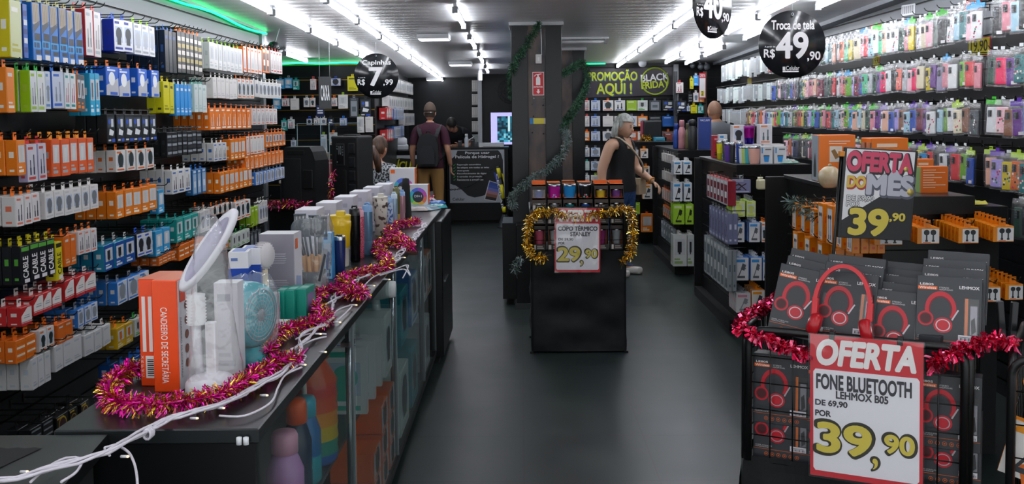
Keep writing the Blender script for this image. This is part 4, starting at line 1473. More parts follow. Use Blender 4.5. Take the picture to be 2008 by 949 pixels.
# utensil set in a clear bag
p = on(612, 588)
t = thing('utensil_set', 'grey kitchen utensils with wooden handles in a bagged holder', 'utensil set', (p.x, p.y + .04, HC))
g = G()
g.lathe([(0, 0), (.042, 0), (.046, .1), (.043, .1), (.04, .008), (0, .008)], M('#5d656c', .35), 24)
g.build('holder', t)
R2 = random.Random(9)
for i in range(7):
    a = 2 * PI * i / 7
    bx, by = .022 * math.cos(a), .022 * math.sin(a)
    tx, ty = .042 * math.cos(a) - .012, .042 * math.sin(a)
    g = G()
    g.tube([(bx, by, .02), (bx + (tx - bx) * .4, by + (ty - by) * .4, .155)], .0075, M('#c99a68', .5), 8)
    u = g.build('handle', t)
    g = G()
    zt = .25 + .02 * R2.random()
    g.tube([(bx + (tx - bx) * .4, by + (ty - by) * .4, .15), (tx, ty, zt - .03)], .004, M('#59626a', .4), 8)
    if i % 3 == 0:      # turner with slots
        for q in (-.018, -.006, .006, .018):
            g.box(tx + q - .0035, ty - .002, zt - .035, tx + q + .0035, ty + .002, zt + .03, M('#59626a', .4))
        g.box(tx - .022, ty - .002, zt + .025, tx + .022, ty + .002, zt + .035, M('#59626a', .4))
        g.box(tx - .022, ty - .002, zt - .04, tx + .022, ty + .002, zt - .03, M('#59626a', .4))
    elif i % 3 == 1:
        g.ball((tx, ty, zt), .026, M('#59626a', .4), 12, (1, .35, 1.3))
    else:
        g.box(tx - .02, ty - .003, zt - .035, tx + .02, ty + .003, zt + .03, M('#4f575f', .4), .003)
    g.build('head', t)
g = G()
g.face([(.02, -.05, .06), (.035, -.05, .055), (.062, -.045, .18), (.047, -.045, .185)], M('#8e9296', .4))
g.face([(.025, -.0506, .07), (.033, -.0506, .067), (.056, -.0456, .165), (.048, -.0456, .168)], M('#3d4146', .4))
g.build('paper_card', t)
g = G()
wrinkled(g, [(.05, .001), (.054, .06), (.058, .12), (.066, .19), (.07, .26), (.06, .30)], 18, 21, WRAP, (0, 0, 0), .006)
g.build('clear_bag', t)


# tumblers
def tumbler(label, px, py, ptop, wpx, body, lid, style=0, cat='tumbler', low=None, back=0.0):
    p = on(px, py)
    p.y += back
    p.x *= p.y / (p.y - back)
    h = (py - ptop) * p.y / FPX * .985
    r = wpx * p.y / FPX / 2
    t = thing('tumbler', label, cat, p)
    g = G()
    mb = body if not isinstance(body, str) else M(body, .25, .0 if style != 2 else .5)
    ml = M(low, .3) if low else mb
    if style == 0:      # straight taper with steel rim
        g.lathe([(0, 0), (r * .74, 0), (r * .8, .006), (r * .92, h * .5), (r, h * .86), (r, h * .9)], mb, 24, mats=[ml, ml, ml, mb, mb])
        g.lathe([(r, h * .9), (r * 1.0, h * .985), (r * .94, h), (r * .9, h * .97), (0, h * .97)], CHROME if lid is None else M(lid, .3), 24)
    elif style == 1:    # big cup with waist and flip lid
        g.lathe([(0, 0), (r * .68, 0), (r * .72, .006), (r * .78, h * .36), (r * .88, h * .37), (r * .9, h * .6), (r, h * .74), (r * 1.02, h * .76), (r * 1.02, h * .84), (r * .97, h * .85), (r, h * .93)], mb, 26,
                mats=[ml, ml, ml, mb, mb, mb, mb, mb, mb, mb])
        g.lathe([(r, h * .93), (r * 1.02, h * .95), (r * .9, h * .965), (0, h * .965)], M(lid or '#d8d5cc', .3), 24)
    else:               # slim bottle
        g.lathe([(0, 0), (r * .86, 0), (r * .9, .006), (r * .9, h * .28), (r, h * .32), (r, h * .84)], mb, 24, mats=[ml, ml, ml, mb, mb])
        g.lathe([(r, h * .84), (r * .95, h * .86), (r * .95, h * .95), (r * .7, h * .97), (0, h * .97)], M(lid or '#2a2d31', .35), 24)
    g.build('body', t)
    g = G()
    if style == 1:
        g.box(-r * .3, -r * .55, h * .955, r * .5, r * .1, h * 1.04, M(lid or '#e0c03a', .3), .003)
    else:
        g.tube([(-r * .4, 0, h * .965), (-r * .38, 0, h * 1.005), (r * .38, 0, h * 1.005), (r * .4, 0, h * .965)], .005, M(lid or '#2a2d31', .35), 8)
    g.build('lid_tab', t)
    return t


GLIT = noisy('pink_glitter', '#c9405e', '#f08aa0', 260, rough=.25, detail=2, metal=.3, ramp=(.45, .55))
PRN = noisy('printed_cream', '#dcd4c6', '#5a4b44', 34, rough=.35, detail=1, ramp=(.56, .6))
FLO = noisy('printed_blue', '#c6d4e8', '#3f62b0', 60, rough=.35, detail=1, ramp=(.5, .56))
p = on(640, 548)
carton('slim_box', 'sky blue slim box between the utensils and the navy tumbler', 'box', p.x + .005, p.y + .04, HC, .035, .06, .185, '#3f9ad8', '#8cc0e4', '#1f5fa0', face='y', pk='photo', c3='#1f4f8a')
tumbler('navy blue tapered tumbler with steel rim beside the sky blue box', 667, 540, 460, 24, '#1d2f66', None, 0)
tumbler('large yellow tumbler fading to white below with yellow lid tab', 669, 522, 414, 42, '#e8be22', '#e3c024', 1, low='#dcd6c8')
tumbler('tall black tumbler standing behind the yellow one', 697, 512, 402, 22, '#15161a', '#15161a', 2)
tumbler('pink glitter tumbler between the black and steel blue ones', 707, 506, 406, 17, GLIT, '#e0a0b0', 2)
tumbler('steel blue metallic tumbler with light blue handle', 722, 500, 396, 20, '#6c93b0', '#7fa8d4', 2, low='#4f7590')
tumbler('cream tumbler printed with dark figures and pale lid', 747, 462, 380, 30, PRN, '#ded8cc', 1)
tumbler('white and blue flowered tumbler beside the cream one', 764, 456, 384, 15, FLO, '#8fb0d8', 2)
tumbler('pale blue slim tumbler behind the flowered one', 774, 448, 376, 13, '#b4cbe4', '#c9d8e8', 2)
tumbler('olive green bottle with olive cap past the pale blue tumbler', 778, 440, 364, 14, '#7c7a44', '#6a6a40', 2, low='#b79a34')
tumbler('pink slim bottle with blue lid beside the olive one', 789, 436, 372, 13, '#dba8b4', '#8fb0dc', 2)
p = on(797, 432)
lathe_thing('black_bottle', 'matte black cone bottle at the deep end of the tumblers', 'bottle', [(0, 0), (.036, 0), (.034, .02), (.024, .22), (.02, .26), (0, .265)], MATTE, p)
p = on(764, 420)
t = tumbler('white bottle with two spouts seen above the boxes', 752, 428, 362, 12, '#d9d6cc', '#cfc9b8', 2, back=.1)
tumbler('pale blue flip top cup peeking over the cream tumbler', 762, 425, 360, 14, '#8fb2dc', '#9dbce4', 1, back=.12)

# row of white boxes behind the tumblers
for i, (px, py, ptop, wpx) in enumerate(((612, 560, 408, 42), (640, 520, 395, 38), (664, 490, 384, 36), (690, 462, 374, 36), (712, 440, 366, 34), (728, 424, 360, 30))):
    y = 4.06 + .36 * i
    pb = at_y(px, ptop, y)
    p = Vector((pb.x, y, HC))
    h = pb.z - HC
    carton('mug_box', 'white gift box in the row behind the tumblers, %s from the entrance' % ORD[i], 'box', -.892 + .012 * i, y, HC, .092, .16, h, '#cbc8d2', '#d0cdd8', '#b4b0c0', face='y', pk='plain',
           group='white boxes behind the tumblers', c3='#bcb8c6', top='#d6d3dc')
t = carton('flat_box', 'flat charcoal box lying on the far white boxes', 'box', -.84, 6.42, HC + .0, .16, .22, .17, '#3a3d42', '#4a4e54', '#8a8e94', face='y', pk='plain')

# ring light boxes
for i, (px, py, w, h, lab) in enumerate(((789, 390, .185, .275, 'upright white ring light box with rainbow circle, the one behind'),
                                         (817, 392, .16, .165, 'lower white ring light box with rainbow circle, beside the mats'))):
    p = on(px, py)
    if i == 0:
        p = Vector((at_y(px, 380, 6.95).x, 6.95, HC))
    else:
        p = Vector((at_y(817, 380, 6.82).x, 6.82, HC))
    t = thing('ring_light_box', lab, 'box', p, rad(-6))
    g = G()
    g.box(-w / 2, 0, 0, w / 2, .07, h, M('#d8d6dc', .35), .001, 1, mt={1: M('#e8702a', .35)})
    g.build('carton', t)
    g = G()
    cs = ['#d05ab0', '#a060d8', '#5a78e0', '#4ac0d8', '#5ad08a', '#c8d85a', '#e8b04a', '#e87a5a']
    cx, cz, r0, r1 = .01, h * .47, w * .25, w * .40
    for q in range(32):
        a, b = 2 * PI * q / 32, 2 * PI * (q + 1) / 32
        g.face([(cx + r * math.cos(v), -.001, cz + r * math.sin(v)) for r, v in ((r0, a), (r1, a), (r1, b), (r0, b))], M(cs[q // 4], .4))
    g.face([(cx + r0 * math.cos(2 * PI * q / 24), -.001, cz + r0 * math.sin(2 * PI * q / 24)) for q in range(24)], M('#3a3e48', .4))
    lettering(g, 'D9+1', cx - r0 * .65, cz - r0 * .1, cx + r0 * .65, cz + r0 * .3, M('#e8e8ec', .4), -.0016, .03)
    g.face([(-w * .45, -.001, h * .86), (-w * .28, -.001, h * .86), (-w * .28, -.001, h * .96), (-w * .45, -.001, h * .96)], M('#ec6a1c', .4))
    g.build('front_print', t)
# flat bagged items at the end
for i, (px, py, w, d, z, c, lab) in enumerate(((835, 410, .24, .20, 0, '#8fa6b4', 'clear bagged grey pouch lying flat at the counter end'), (848, 404, .20, .18, .012, '#2f6fc0', 'blue bagged pouch lying on the grey one'),
                                               (820, 414, .18, .09, .003, '#d8ccc8', 'white rolled pouch at the near edge of the flat pile'), (836, 402, .20, .10, .026, '#d8dadc', 'white folded sheet on top of the flat pile'),
                                               (862, 408, .12, .16, .004, '#3f9aa0', 'teal bagged pouch at the counter corner'))):
    p = on(px, py)
    g = G()
    R2 = random.Random(i)
    n = 8
    V = [[(-w / 2 + w * a / n, -d / 2 + d * b / n, z + (.004 if a in (0, n) or b in (0, n) else .022 + R2.uniform(-.005, .005))) for a in range(n + 1)] for b in range(n + 1)]
    for b in range(n):
        for a in range(n):
            g.face([V[b][a], V[b][a + 1], V[b + 1][a + 1], V[b + 1][a]], M(c, .22), True)
    g.face([V[0][0], V[n][0], V[n][n], V[0][n]], M(c, .3))
    o = g.build('bagged_pouch', None, (p.x - .02, p.y, HC), rad(12 * (i - 2)))
    tag(o, lab, 'pouch')


# ---------------------------------------------------------------- tinsel, string lights
def smooth_path(pts, step):
    pts = [Vector(p) for p in pts]
    out = []
    P = [pts[0]] + pts + [pts[-1]]
    for i in range(1, len(P) - 2):
        a, b, c, d = P[i - 1], P[i], P[i + 1], P[i + 2]
        n = max(1, int((c - b).length / step))
        for k in range(n):
            u = k / n
            out.append(.5 * ((2 * b) + (c - a) * u + (2 * a - 5 * b + 4 * c - d) * u * u + (3 * b - a - 3 * c + d) * u ** 3))
    out.append(pts[-1])
    return out


def tinsel(name, label, pts, r, dens, mats, seed, wid=.004, cat='garland', zmin=None):
    R2 = random.Random(seed)
    path = smooth_path(pts, .01)
    g = G()
    g.tube(path[::3], .004, mats[0], 5)
    for a, b in zip(path, path[1:]):
        t = (b - a)
        L = t.length
        if L < 1e-6:
            continue
        t.normalize()
        for _ in range(max(1, int(L * dens))):
            o = a.lerp(b, R2.random())
            d = Vector((R2.gauss(0, 1), R2.gauss(0, 1), R2.gauss(0, 1)))
            d = (d - t * d.dot(t) * .6).normalized()
            l = r * R2.uniform(.65, 1.12)
            s = d.cross(Vector((R2.gauss(0, 1), R2.gauss(0, 1), R2.gauss(0, 1)))).normalized() * wid * R2.uniform(.6, 1.2) * .5
            m1 = o + d * l * .5 + t * R2.uniform(-.2, .2) * l
            e = o + d * l + Vector((0, 0, -.15 * l)) + t * R2.uniform(-.3, .3) * l
            if zmin is not None:
                e.z = max(e.z, zmin)
                m1.z = max(m1.z, zmin)
            mm = R2.choice(mats)
            tw = s.cross(d) * R2.uniform(-.8, .8)
            g.face([o - s, o + s, m1 + s + tw, m1 - s - tw], mm)
            g.face([m1 - s - tw, m1 + s + tw, e + s, e - s], mm)
    return tag(g.build(name), label, cat)


MGT = [M('#e01a9a', .2, .85), M('#c81488', .22, .85), M('#e0b040', .18, .95), M('#c0922c', .2, .95), M('#f04ab8', .16, .8)]
zc = HC + .03


def onp(L, z=zc):
    return [at_z(px, py, z) for px, py in L]


tinsel('tinsel_garland', 'magenta and gold tinsel looped around the orange lamp boxes', onp([(300, 718), (262, 722), (226, 742), (212, 765), (225, 785), (270, 790), (330, 790), (390, 782), (440, 770), (480, 748), (520, 722), (560, 705), (592, 698)]), .032, 2700, MGT, 1, .0032, zmin=HC + .002)
tinsel('tinsel_garland', 'magenta and gold tinsel winding along the counter past the tumblers',
       onp([(528, 690), (528, 668), (545, 650), (580, 640), (620, 630), (640, 618), (612, 596), (618, 580), (650, 566), (682, 572), (712, 574), (680, 556), (672, 545), (700, 536), (735, 528), (762, 518), (752, 498), (735, 484), (760, 472), (790, 478), (806, 482), (780, 462), (760, 452), (778, 440), (800, 436), (822, 432)]), .032, 2500, MGT, 2, .0032, zmin=HC + .002)
tinsel('tinsel_garland', 'small tuft of red tinsel at the deep corner of the counter', onp([(822, 393), (834, 391), (848, 392)], HC + .04), .05, 900, [M('#c8285a', .25, .8), M('#e05a7a', .25, .8)], 3, zmin=HC + .002)

CAB = M('#cfc9d2', .45)
t = thing('string_lights', 'white string light cable tangled along the counter and drooping over its front', 'string lights')
R2 = random.Random(17)
base = onp([(-40, 950), (30, 948), (80, 932), (130, 918), (175, 905), (215, 893), (250, 872), (290, 848), (335, 826), (385, 812), (430, 800), (480, 778), (515, 756), (545, 742), (570, 715), (585, 690), (610, 655), (632, 640), (650, 622), (648, 600), (680, 570), (700, 552), (720, 540), (750, 524), (775, 512), (790, 490), (810, 470), (826, 452), (835, 440)], HC + .012)
path = smooth_path(base, .02)
for k in range(4):
    g = G()
    ph = R2.uniform(0, 6)
    q = []
    for i, v in enumerate(path):
        am = .008 + .012 * (i > 40) * abs(math.sin(i * .17 + ph))
        q.append(v + Vector((am * math.sin(i * .31 + ph + k * 1.6), am * math.cos(i * .23 + ph), .004 + .006 * abs(math.sin(i * .4 + k)))))
    g.tube(q, .0031, CAB, 6)
    g.build('cable', t)
g = G()
for L in ([(215, 893), (205, 878), (225, 872), (250, 885), (262, 905), (268, 930), (270, 960)], [(60, 945), (95, 915), (130, 898), (160, 900), (150, 925), (120, 945)], [(560, 735), (600, 700), (575, 690), (610, 668), (640, 660)],
          [(690, 590), (730, 545), (770, 530), (800, 520), (790, 545)], [(430, 815), (480, 815), (530, 790), (545, 760), (560, 735), (592, 720)], [(640, 640), (660, 610), (690, 600), (660, 630)], [(745, 540), (790, 528), (804, 540), (796, 520)], [(580, 665), (605, 655), (640, 655)]):
    g.tube(smooth_path(onp(L, HC + .012), .012), .0026, CAB, 6)
g.build('loose_loop', t)
for L in ([(290, 842), (286, 855), (294, 850)], ):
    g = G()
    c = at_z(292, 849, HC + .014)
    for q in range(4):
        g.tube([(c.x + .012 * math.cos(a * PI / 5) * .6, c.y + .006 * q - .01, c.z + .010 * math.sin(a * PI / 5)) for a in range(10)], .003, CAB, 5, closed=True)
    g.build('knot', t)
LED = M('#ffd9a0', .4, emit=1.6)
for (px, py) in ((388, 820), (360, 812), (252, 895), (55, 925), (525, 775), (600, 715), (640, 690), (668, 632), (700, 598), (735, 560), (765, 548), (630, 655), (795, 505), (440, 800)):
    a = at_z(px - 14, py, HC + .014)
    b = at_z(px, py, HC + .018)
    g = G()
    g.tube([a, a.lerp(b, .86)], .003, M('#dcdade', .4), 6)
    u = g.build('bulb_holder', t)
    g = G()
    g.tube([a.lerp(b, .85), b], .0022, LED, 6)
    g.build('bulb', u)
# ---------------------------------------------------------------- columns and the tumbler stand in the aisle
COLM = noisy('column_paint', '#0a0d10', '#13171a', 5, rough=.16, rough2=.34, spec=.4)
RUST = noisy('worn_metal', '#3c3d41', '#6e5e58', 6, rough=.3, rough2=.6, detail=8, metal=.4, bump=.15, stretch=(1, 1, .5))


def column(name, label, xc, y, w, cap_w):
    t = thing(name, label, 'column', (xc, y, 0))
    zt = ceil_z(y)
    fl = w * .33
    for s in (-1, 1):
        g = G()
        g.box(s * w / 2 if s < 0 else w / 2 - fl, 0, 0, -w / 2 + fl if s < 0 else w / 2, w, zt - .02, COLM, .003, 1)
        g.build('flange', t)
    g = G()
    g.box(-w / 2 + fl, .012, 0, w / 2 - fl, w - .01, zt - .02, RUST)
    g.build('web_plate', t)
    g = G()
    g.box(-cap_w / 2, -.02, zt - .03, cap_w / 2, w + .02, zt, M('#b4b6ba', .5), .004, 1)
    g.build('cap', t)
    return t


c1 = column('steel_column', 'nearer black steel column carrying the extinguisher sign', (1054 - 1022) * 8.2 / FPX, 8.2, .425, .46)
c2 = column('steel_column', 'second black steel column behind the extinguisher one', .50, 10.7, .42, .46)
p = at_y(1054, 79, 8.2)
g = G()
y = 8.2 + .010
a, b = at_y(1060, 48, y), at_y(1062, 108, y)
g.tube([a, (a.x + .006, y, (a.z + b.z) / 2), (b.x, y, b.z)], .004, M('#c4c6ca', .4), 6)
o = g.build('power_cable')
tag(o, 'thin white cable running down the extinguisher column', 'cable')
a, b = at_y(1050, 107, y), at_y(1062, 125, y)
t = thing('switch_box', 'small white switch box on the extinguisher column', 'switch', (a.x, y, b.z))
g = G()
w, h = b.x - a.x, a.z - b.z
g.box(0, -.03, 0, w, 0, h, M('#c9c6c6', .4), .004)
g.build('housing', t)
g = G()
g.box(w * .35, -.034, h * .3, w * .65, -.03, h * .7, M('#e0dede', .4), .001, 1)
g.build('rocker', t)


def sign_plate(name, label, cat, px0, py0, px1, py1, y, th=.004):
    a, b = at_y(px0, py0, y), at_y(px1, py1, y)
    t = thing(name, label, cat, (a.x, y, b.z))
    return t, b.x - a.x, a.z - b.z


t, w, h = sign_plate('extinguisher_sign', 'red and white fire extinguisher sign on the column', 'sign', 1044, 141, 1067, 187, y)
g = G()
g.box(0, -.003, 0, w, 0, h, M('#e6e2e2', .4))
g.box(w * .05, -.0036, h * .03, w * .95, -.003, h * .97, M('#c8262e', .4))
g.build('plate', t)
g = G()
WT = M('#efe9e8', .4)
Y = -.0042
g.face([(w * x, Y, h * z) for x, z in ((.30, .44), (.68, .44), (.68, .72), (.62, .78), (.36, .78), (.30, .72))], WT)
g.face([(w * x, Y, h * z) for x, z in ((.42, .78), (.56, .78), (.56, .86), (.42, .86))], WT)
g.face([(w * x, Y, h * z) for x, z in ((.40, .85), (.78, .90), (.78, .93), (.36, .90))], WT)
g.face([(w * x, Y, h * z) for x, z in ((.16, .80), (.36, .88), (.36, .92), (.12, .82))], WT)
lettering(g, 'EXTINTOR', w * .12, h * .32, w * .88, h * .39, WT, Y, .03)
g.face([(w * x, Y, h * z) for x, z in ((.5, .07), (.68, .17), (.58, .17), (.58, .27), (.42, .27), (.42, .17), (.32, .17))], WT)
g.build('pictogram', t)
t, w, h = sign_plate('tag_label', 'yellow and blue inspection label low on the extinguisher column', 'label', 1039, 232, 1073, 243, y)
g = G()
g.box(0, -.002, 0, w, 0, h, M('#c9b83a', .5), mt={2: M('#cbbb40', .5)})
g.face([(.0, -.003, 0), (w * .2, -.003, 0), (w * .2, -.003, h), (0, -.003, h)], M('#2a7ab8', .5))
g.face([(w * .84, -.003, 0), (w, -.003, 0), (w, -.003, h), (w * .84, -.003, h)], M('#b9b4bc', .5))
g.build('sticker', t)
g = G()
for (px, py) in ((1047, 193), (1066, 193), (1043, 205), (1065, 206), (1046, 228), (1044, 260), (1066, 262)):
    c = at_y(px, py, y)
    g.lathe([(0, 0), (.007, 0), (.005, .006), (0, .007)], M('#8d9a92' if py < 200 else '#1a1b1c', .5), 8, c=c, ax=Matrix.Rotation(PI / 2, 3, 'X'))
g.build('bolts', c1, (-c1.location.x, -c1.location.y, 0))
g = G()
a, b = at_y(1012, 437, 8.02), at_y(1040, 592, 8.02)
t = thing('plinth_box', 'low black box wrapped around the foot of the extinguisher column', 'box', (0, 0, 0))
g.box(a.x, 8.0, .05, .42, 8.19, .70, BLACK, .004, 1)
g.box(a.x, 8.19, .05, -.165 + 0.0, 8.7, .70, BLACK)
g.build('body', t)
g = G()
g.box(a.x - .012, 7.985, 0, .43, 8.19, .05, M('#33383a', .5))
g.build('foot', t)

GREEN = [M('#0f3c24', .6), M('#17502f', .6), M('#0a2a1a', .6), M('#2f6a4a', .6)]
SNOW = [M('#5a6c6a', .7), M('#6f7f7e', .7), M('#2f463c', .7), M('#8d9a99', .7)]


def ap(L):
    return [at_y(px, py, yy) for px, py, yy in L]


tinsel('pine_garland', 'green pine garland wound around the tops of the two black columns',
       ap([(1058, 44, 8.12), (1048, 62, 8.10), (1034, 86, 8.08), (1018, 108, 8.08), (1006, 130, 8.12), (1002, 152, 8.3), (1005, 178, 8.5), (1010, 186, 8.75), (1060, 160, 8.95), (1110, 140, 9.6), (1140, 122, 10.55), (1150, 136, 10.58), (1152, 155, 10.5), (1146, 178, 10.2), (1134, 200, 9.6), (1120, 222, 8.9), (1108, 240, 8.4), (1106, 250, 8.15)]), .047, 1500, GREEN, 5, wid=.004)
tinsel('pine_garland', 'frosted grey pine garland hanging in a curve round the column foot',
       ap([(1106, 252, 8.10), (1112, 270, 8.02), (1108, 292, 7.96), (1096, 312, 7.92), (1078, 328, 7.9), (1055, 342, 7.9), (1030, 360, 7.92), (1008, 378, 7.98), (1004, 398, 8.05), (1009, 402, 8.2)]), .047, 1400, SNOW, 6, wid=.004)
tinsel('pine_garland', 'short frosted pine tail by the low black column box', ap([(1022, 505, 7.97), (1014, 516, 7.97), (1009, 528, 7.97), (1018, 532, 7.97)]), .05, 900, SNOW, 7, wid=.006)

# the stand in the aisle
SX0, SX1, SY = at_y(1042, 600, 6.5).x, at_y(1228, 600, 6.5).x, 6.5
SD = .46
CLOTH = noisy('black_cloth', '#0d0f10', '#15181a', 12, rough=.62, bump=.3, spec=.35)
t = thing('basket_stand', 'wire basket stand of boxed cups with a black cloth skirt in the aisle', 'display stand', (0, 0, 0))
g = G()
zt = at_y(1042, 492, 6.5).z
sides = [((SX0, SY), (SX1, SY)), ((SX1, SY), (SX1, SY + SD)), ((SX1, SY + SD), (SX0, SY + SD)), ((SX0, SY + SD), (SX0, SY))]
R2 = random.Random(2)
for si, (a, b) in enumerate(sides):
    nu, nv = 28, 20
    nx, ny = (b[1] - a[1]), -(b[0] - a[0])
    L = math.hypot(nx, ny)
    nx, ny = nx / L, ny / L
    V = []
    for j in range(nv + 1):
        row = []
        for i in range(nu + 1):
            u, v = i / nu, j / nv
            e = math.sin(PI * u) ** .5
            k_ = (.008 * math.sin(9 * v + 3.4 * u + si) + .006 * math.sin(17 * v - 5 * u) + .004 * math.sin(6 * u + 23 * v)) * e
            row.append((a[0] + (b[0] - a[0]) * u + nx * k_, a[1] + (b[1] - a[1]) * u + ny * k_, .012 + (zt - .012) * v))
        V.append(row)
    for j in range(nv):
        for i in range(nu):
            g.face([V[j][i], V[j][i + 1], V[j + 1][i + 1], V[j + 1][i]], CLOTH, True)
g.face([(SX0, SY, zt), (SX1, SY, zt), (SX1, SY + SD, zt), (SX0, SY + SD, zt)], CLOTH)
bmesh.ops.remove_doubles(g.bm, verts=g.bm.verts[:], dist=1e-4)
g.build('cloth_skirt', t)
g = G()
for a in ((SX0, SY), (SX1, SY), (SX0, SY + SD), (SX1, SY + SD)):
    g.box(a[0] - .012, a[1] - .012, 0, a[0] + .012, a[1] + .012, .014, BLACK)
g.build('feet', t)
zr = at_y(1135, 408, 6.5).z


def grid_panel(g, ax_, p0, p1, z0, z1, nu, nv, rt=.011, rw=.0022):
    """rounded tube frame with a wire grid between two plan points"""
    a, b = Vector((p0[0], p0[1], 0)), Vector((p1[0], p1[1], 0))
    d = (b - a)
    c = .05
    L = d.length
    d.normalize()
    pts = [a + Vector((0, 0, z0)), a + Vector((0, 0, z1 - c))]
    for i in range(1, 6):
        an = PI / 2 * i / 5
        pts.append(a + d * (c - c * math.cos(an)) + Vector((0, 0, z1 - c + c * math.sin(an))))
    for i in range(0, 6):
        an = PI / 2 * i / 5
        pts.append(b - d * (c - c * math.sin(an)) + Vector((0, 0, z1 - c + c * math.cos(an))))
    pts.append(b + Vector((0, 0, z0)))
    g.tube(pts, rt, WIRE, 10)
    for i in range(1, nu):
        q = a + d * (L * i / nu)
        g.tube([q + Vector((0, 0, z0)), q + Vector((0, 0, z1))], rw, WIRE, 5)
    for j in range(nv):
        z = z0 + (z1 - z0) * j / nv
        g.tube([a + Vector((0, 0, z)), b + Vector((0, 0, z))], rw, WIRE, 5)


for nm, p0, p1, n in (('front_grid', (SX0 + .012, SY - .01), (SX1 - .012, SY - .01), 7), ('rear_grid', (SX0 + .012, SY + SD), (SX1 - .012, SY + SD), 7), ('side_grid', (SX0, SY), (SX0, SY + SD), 5), ('side_grid', (SX1, SY), (SX1, SY + SD), 5)):
    g = G()
    grid_panel(g, None, p0, p1, zt, zr, n, 4)
    g.build(nm, t)

# boxed cups
DKB = M('#2a2422', .4)


def cup_box(label, x, y, z, c, name='cup_box', rz=0, pane=True):
    w, d, h = .092, .088, .175
    t = thing(name, label, 'box', (x, y, z), rz, 'boxed cups in the aisle basket')
    g = G()
    g.box(-w / 2, d / 2 - .003, 0, w / 2, d / 2, h + .022, M('#d8641a', .4))
    g.box(-w / 2, -d / 2, 0, -w / 2 + .003, d / 2, h, DKB)
    g.box(w / 2 - .003, -d / 2, 0, w / 2, d / 2, h, DKB)
    g.box(-w / 2, -d / 2, 0, w / 2, d / 2, .003, DKB)
    g.box(-w / 2, -d / 2, h - .003, w / 2, d / 2, h, M('#d8641a', .4))
    g.build('carton', t)
    g = G()
    g.box(-w / 2, -d / 2 - .001, .0, w / 2, -d / 2 + .001, h * .22, DKB)
    g.box(-w / 2, -d / 2 - .001, h * .80, w / 2, -d / 2 + .001, h, M('#3a2c26', .4))
    g.box(-w / 2, -d / 2 - .001, h * .94, w / 2, -d / 2 + .001, h, M('#e8701c', .4))
    g.face([(-w * .46, -d / 2 - .0016, h * .03), (-w * .26, -d / 2 - .0016, h * .03), (-w * .26, -d / 2 - .0016, h * .2), (-w * .46, -d / 2 - .0016, h * .2)], M('#d9cfc8', .4))
    for z_, x_ in ((.12, .24), (.05, .32)):
        g.face([(-w * .16, -d / 2 - .0016, h * z_), (w * x_, -d / 2 - .0016, h * z_), (w * x_, -d / 2 - .0016, h * (z_ + .05)), (-w * .16, -d / 2 - .0016, h * (z_ + .05))], M('#9a9089', .4))
    g.build('printed_front', t)
    if pane:
        g = G()
        g.box(-w / 2 + .004, -d / 2 - .0004, h * .22, w / 2 - .004, -d / 2 + .0004, h * .8, clear('box_window', gloss=.03, rough=.05))
        g.build('window', t)
    return t


def cup(label, x, y, z, c, h=.11, r=.036, motif=None):
    t = thing('thermal_cup', label, 'cup', (x, y, z))
    g = G()
    m = M(c, .3) if isinstance(c, str) else c
    g.lathe([(0, 0), (r * .74, 0), (r * .78, .004), (r * .97, h * .88), (r * .99, h * .9)], m, 24)
    g.build('body', t)
    g = G()
    g.lathe([(r * .99, h * .9), (r, h * .97), (r * .95, h), (r * .9, h * .96), (0, h * .96)], CHROME, 24)
    g.build('steel_rim', t)
    if motif:
        g = G()
        for i in range(6):
            a = i * 1.05
            g.face([(.010 * math.cos(a) + .006 * math.cos(b * PI / 3), -r * .93, h * .42 + .014 * math.sin(a) + .006 * math.sin(b * PI / 3)) for b in range(6)], M(motif[i % len(motif)], .4))
        g.build('printed_motif', t)
    return t


xs = [SX0 + .058 + i * (SX1 - SX0 - .116) / 5 for i in range(6)]
z1, z2, z3 = zt + .002, zt + .182, zt + .362
zl = at_y(1135, 404, 6.6).z - .02
CUPC = [('blue', '#3a4a9c'), ('magenta', MG), ('sky blue', '#1a8ad0'), ('black', '#17181c'), ('yellow', '#d8c030'), ('purple', '#7a4a9c')]
for i, x in enumerate(xs):      # top layer, front row
    y = SY + .07 + (.004 * (i % 3))
    z = zl
    nm, c = CUPC[i]
    if i in (1, 2, 3):
        cup('%s thermal cup standing unboxed on top of the aisle basket' % nm, x, y - .005, z + .03, c, .145, .042, {1: ['#e8a0d0', '#7a6ad0'], 3: ['#e04a6a', '#4ac0b0']}.get(i))
        carton('cup_carton', 'orange topped carton under the %s unboxed cup' % nm, 'box', x, y, z2 - .02, .088, .08, z + .03 - z2 + .018, '#2a2422', '#2f2724', '#d8641a', face='y', pk='plain')
    else:
        cup_box('windowed box with %s cup in the top front row of the aisle basket' % nm, x, y, z, c)
        cup('%s thermal cup inside a windowed box, top front row' % nm, x, y, z + .036, c, .105, .034)
for i, x in enumerate(xs):      # top layer, second row
    carton('cup_carton', 'brown carton with orange lid behind the front row, %s from the column side' % ORD[i], 'box', x, SY + .17, zl + .0, .09, .085, .172 + .008 * (i % 2), '#332a26', '#3a2f2a', '#d8641a', face='y', pk='plain', top='#e8701c')
    carton('cup_carton', 'brown carton with orange lid in the rear row, %s from the column side' % ORD[i], 'box', x, SY + .28, zl + .0, .09, .085, .178 + .006 * ((i + 1) % 2), '#332a26', '#3a2f2a', '#d8641a', face='y', pk='plain', top='#e8701c')
COLL = [('pink', '#d0607a'), ('white', '#cfcfcf'), ('green', '#3a8a5a'), ('red', '#b83040'), ('plum', '#9a3a7a'), ('grey', '#9a9fa4')]
COLU = [('orange', '#d8701c'), ('grey', '#8d9298'), ('teal', '#2a8a90'), ('blue', '#2a5ab0'), ('brown', '#5a4038'), ('black', '#2a2c30')]
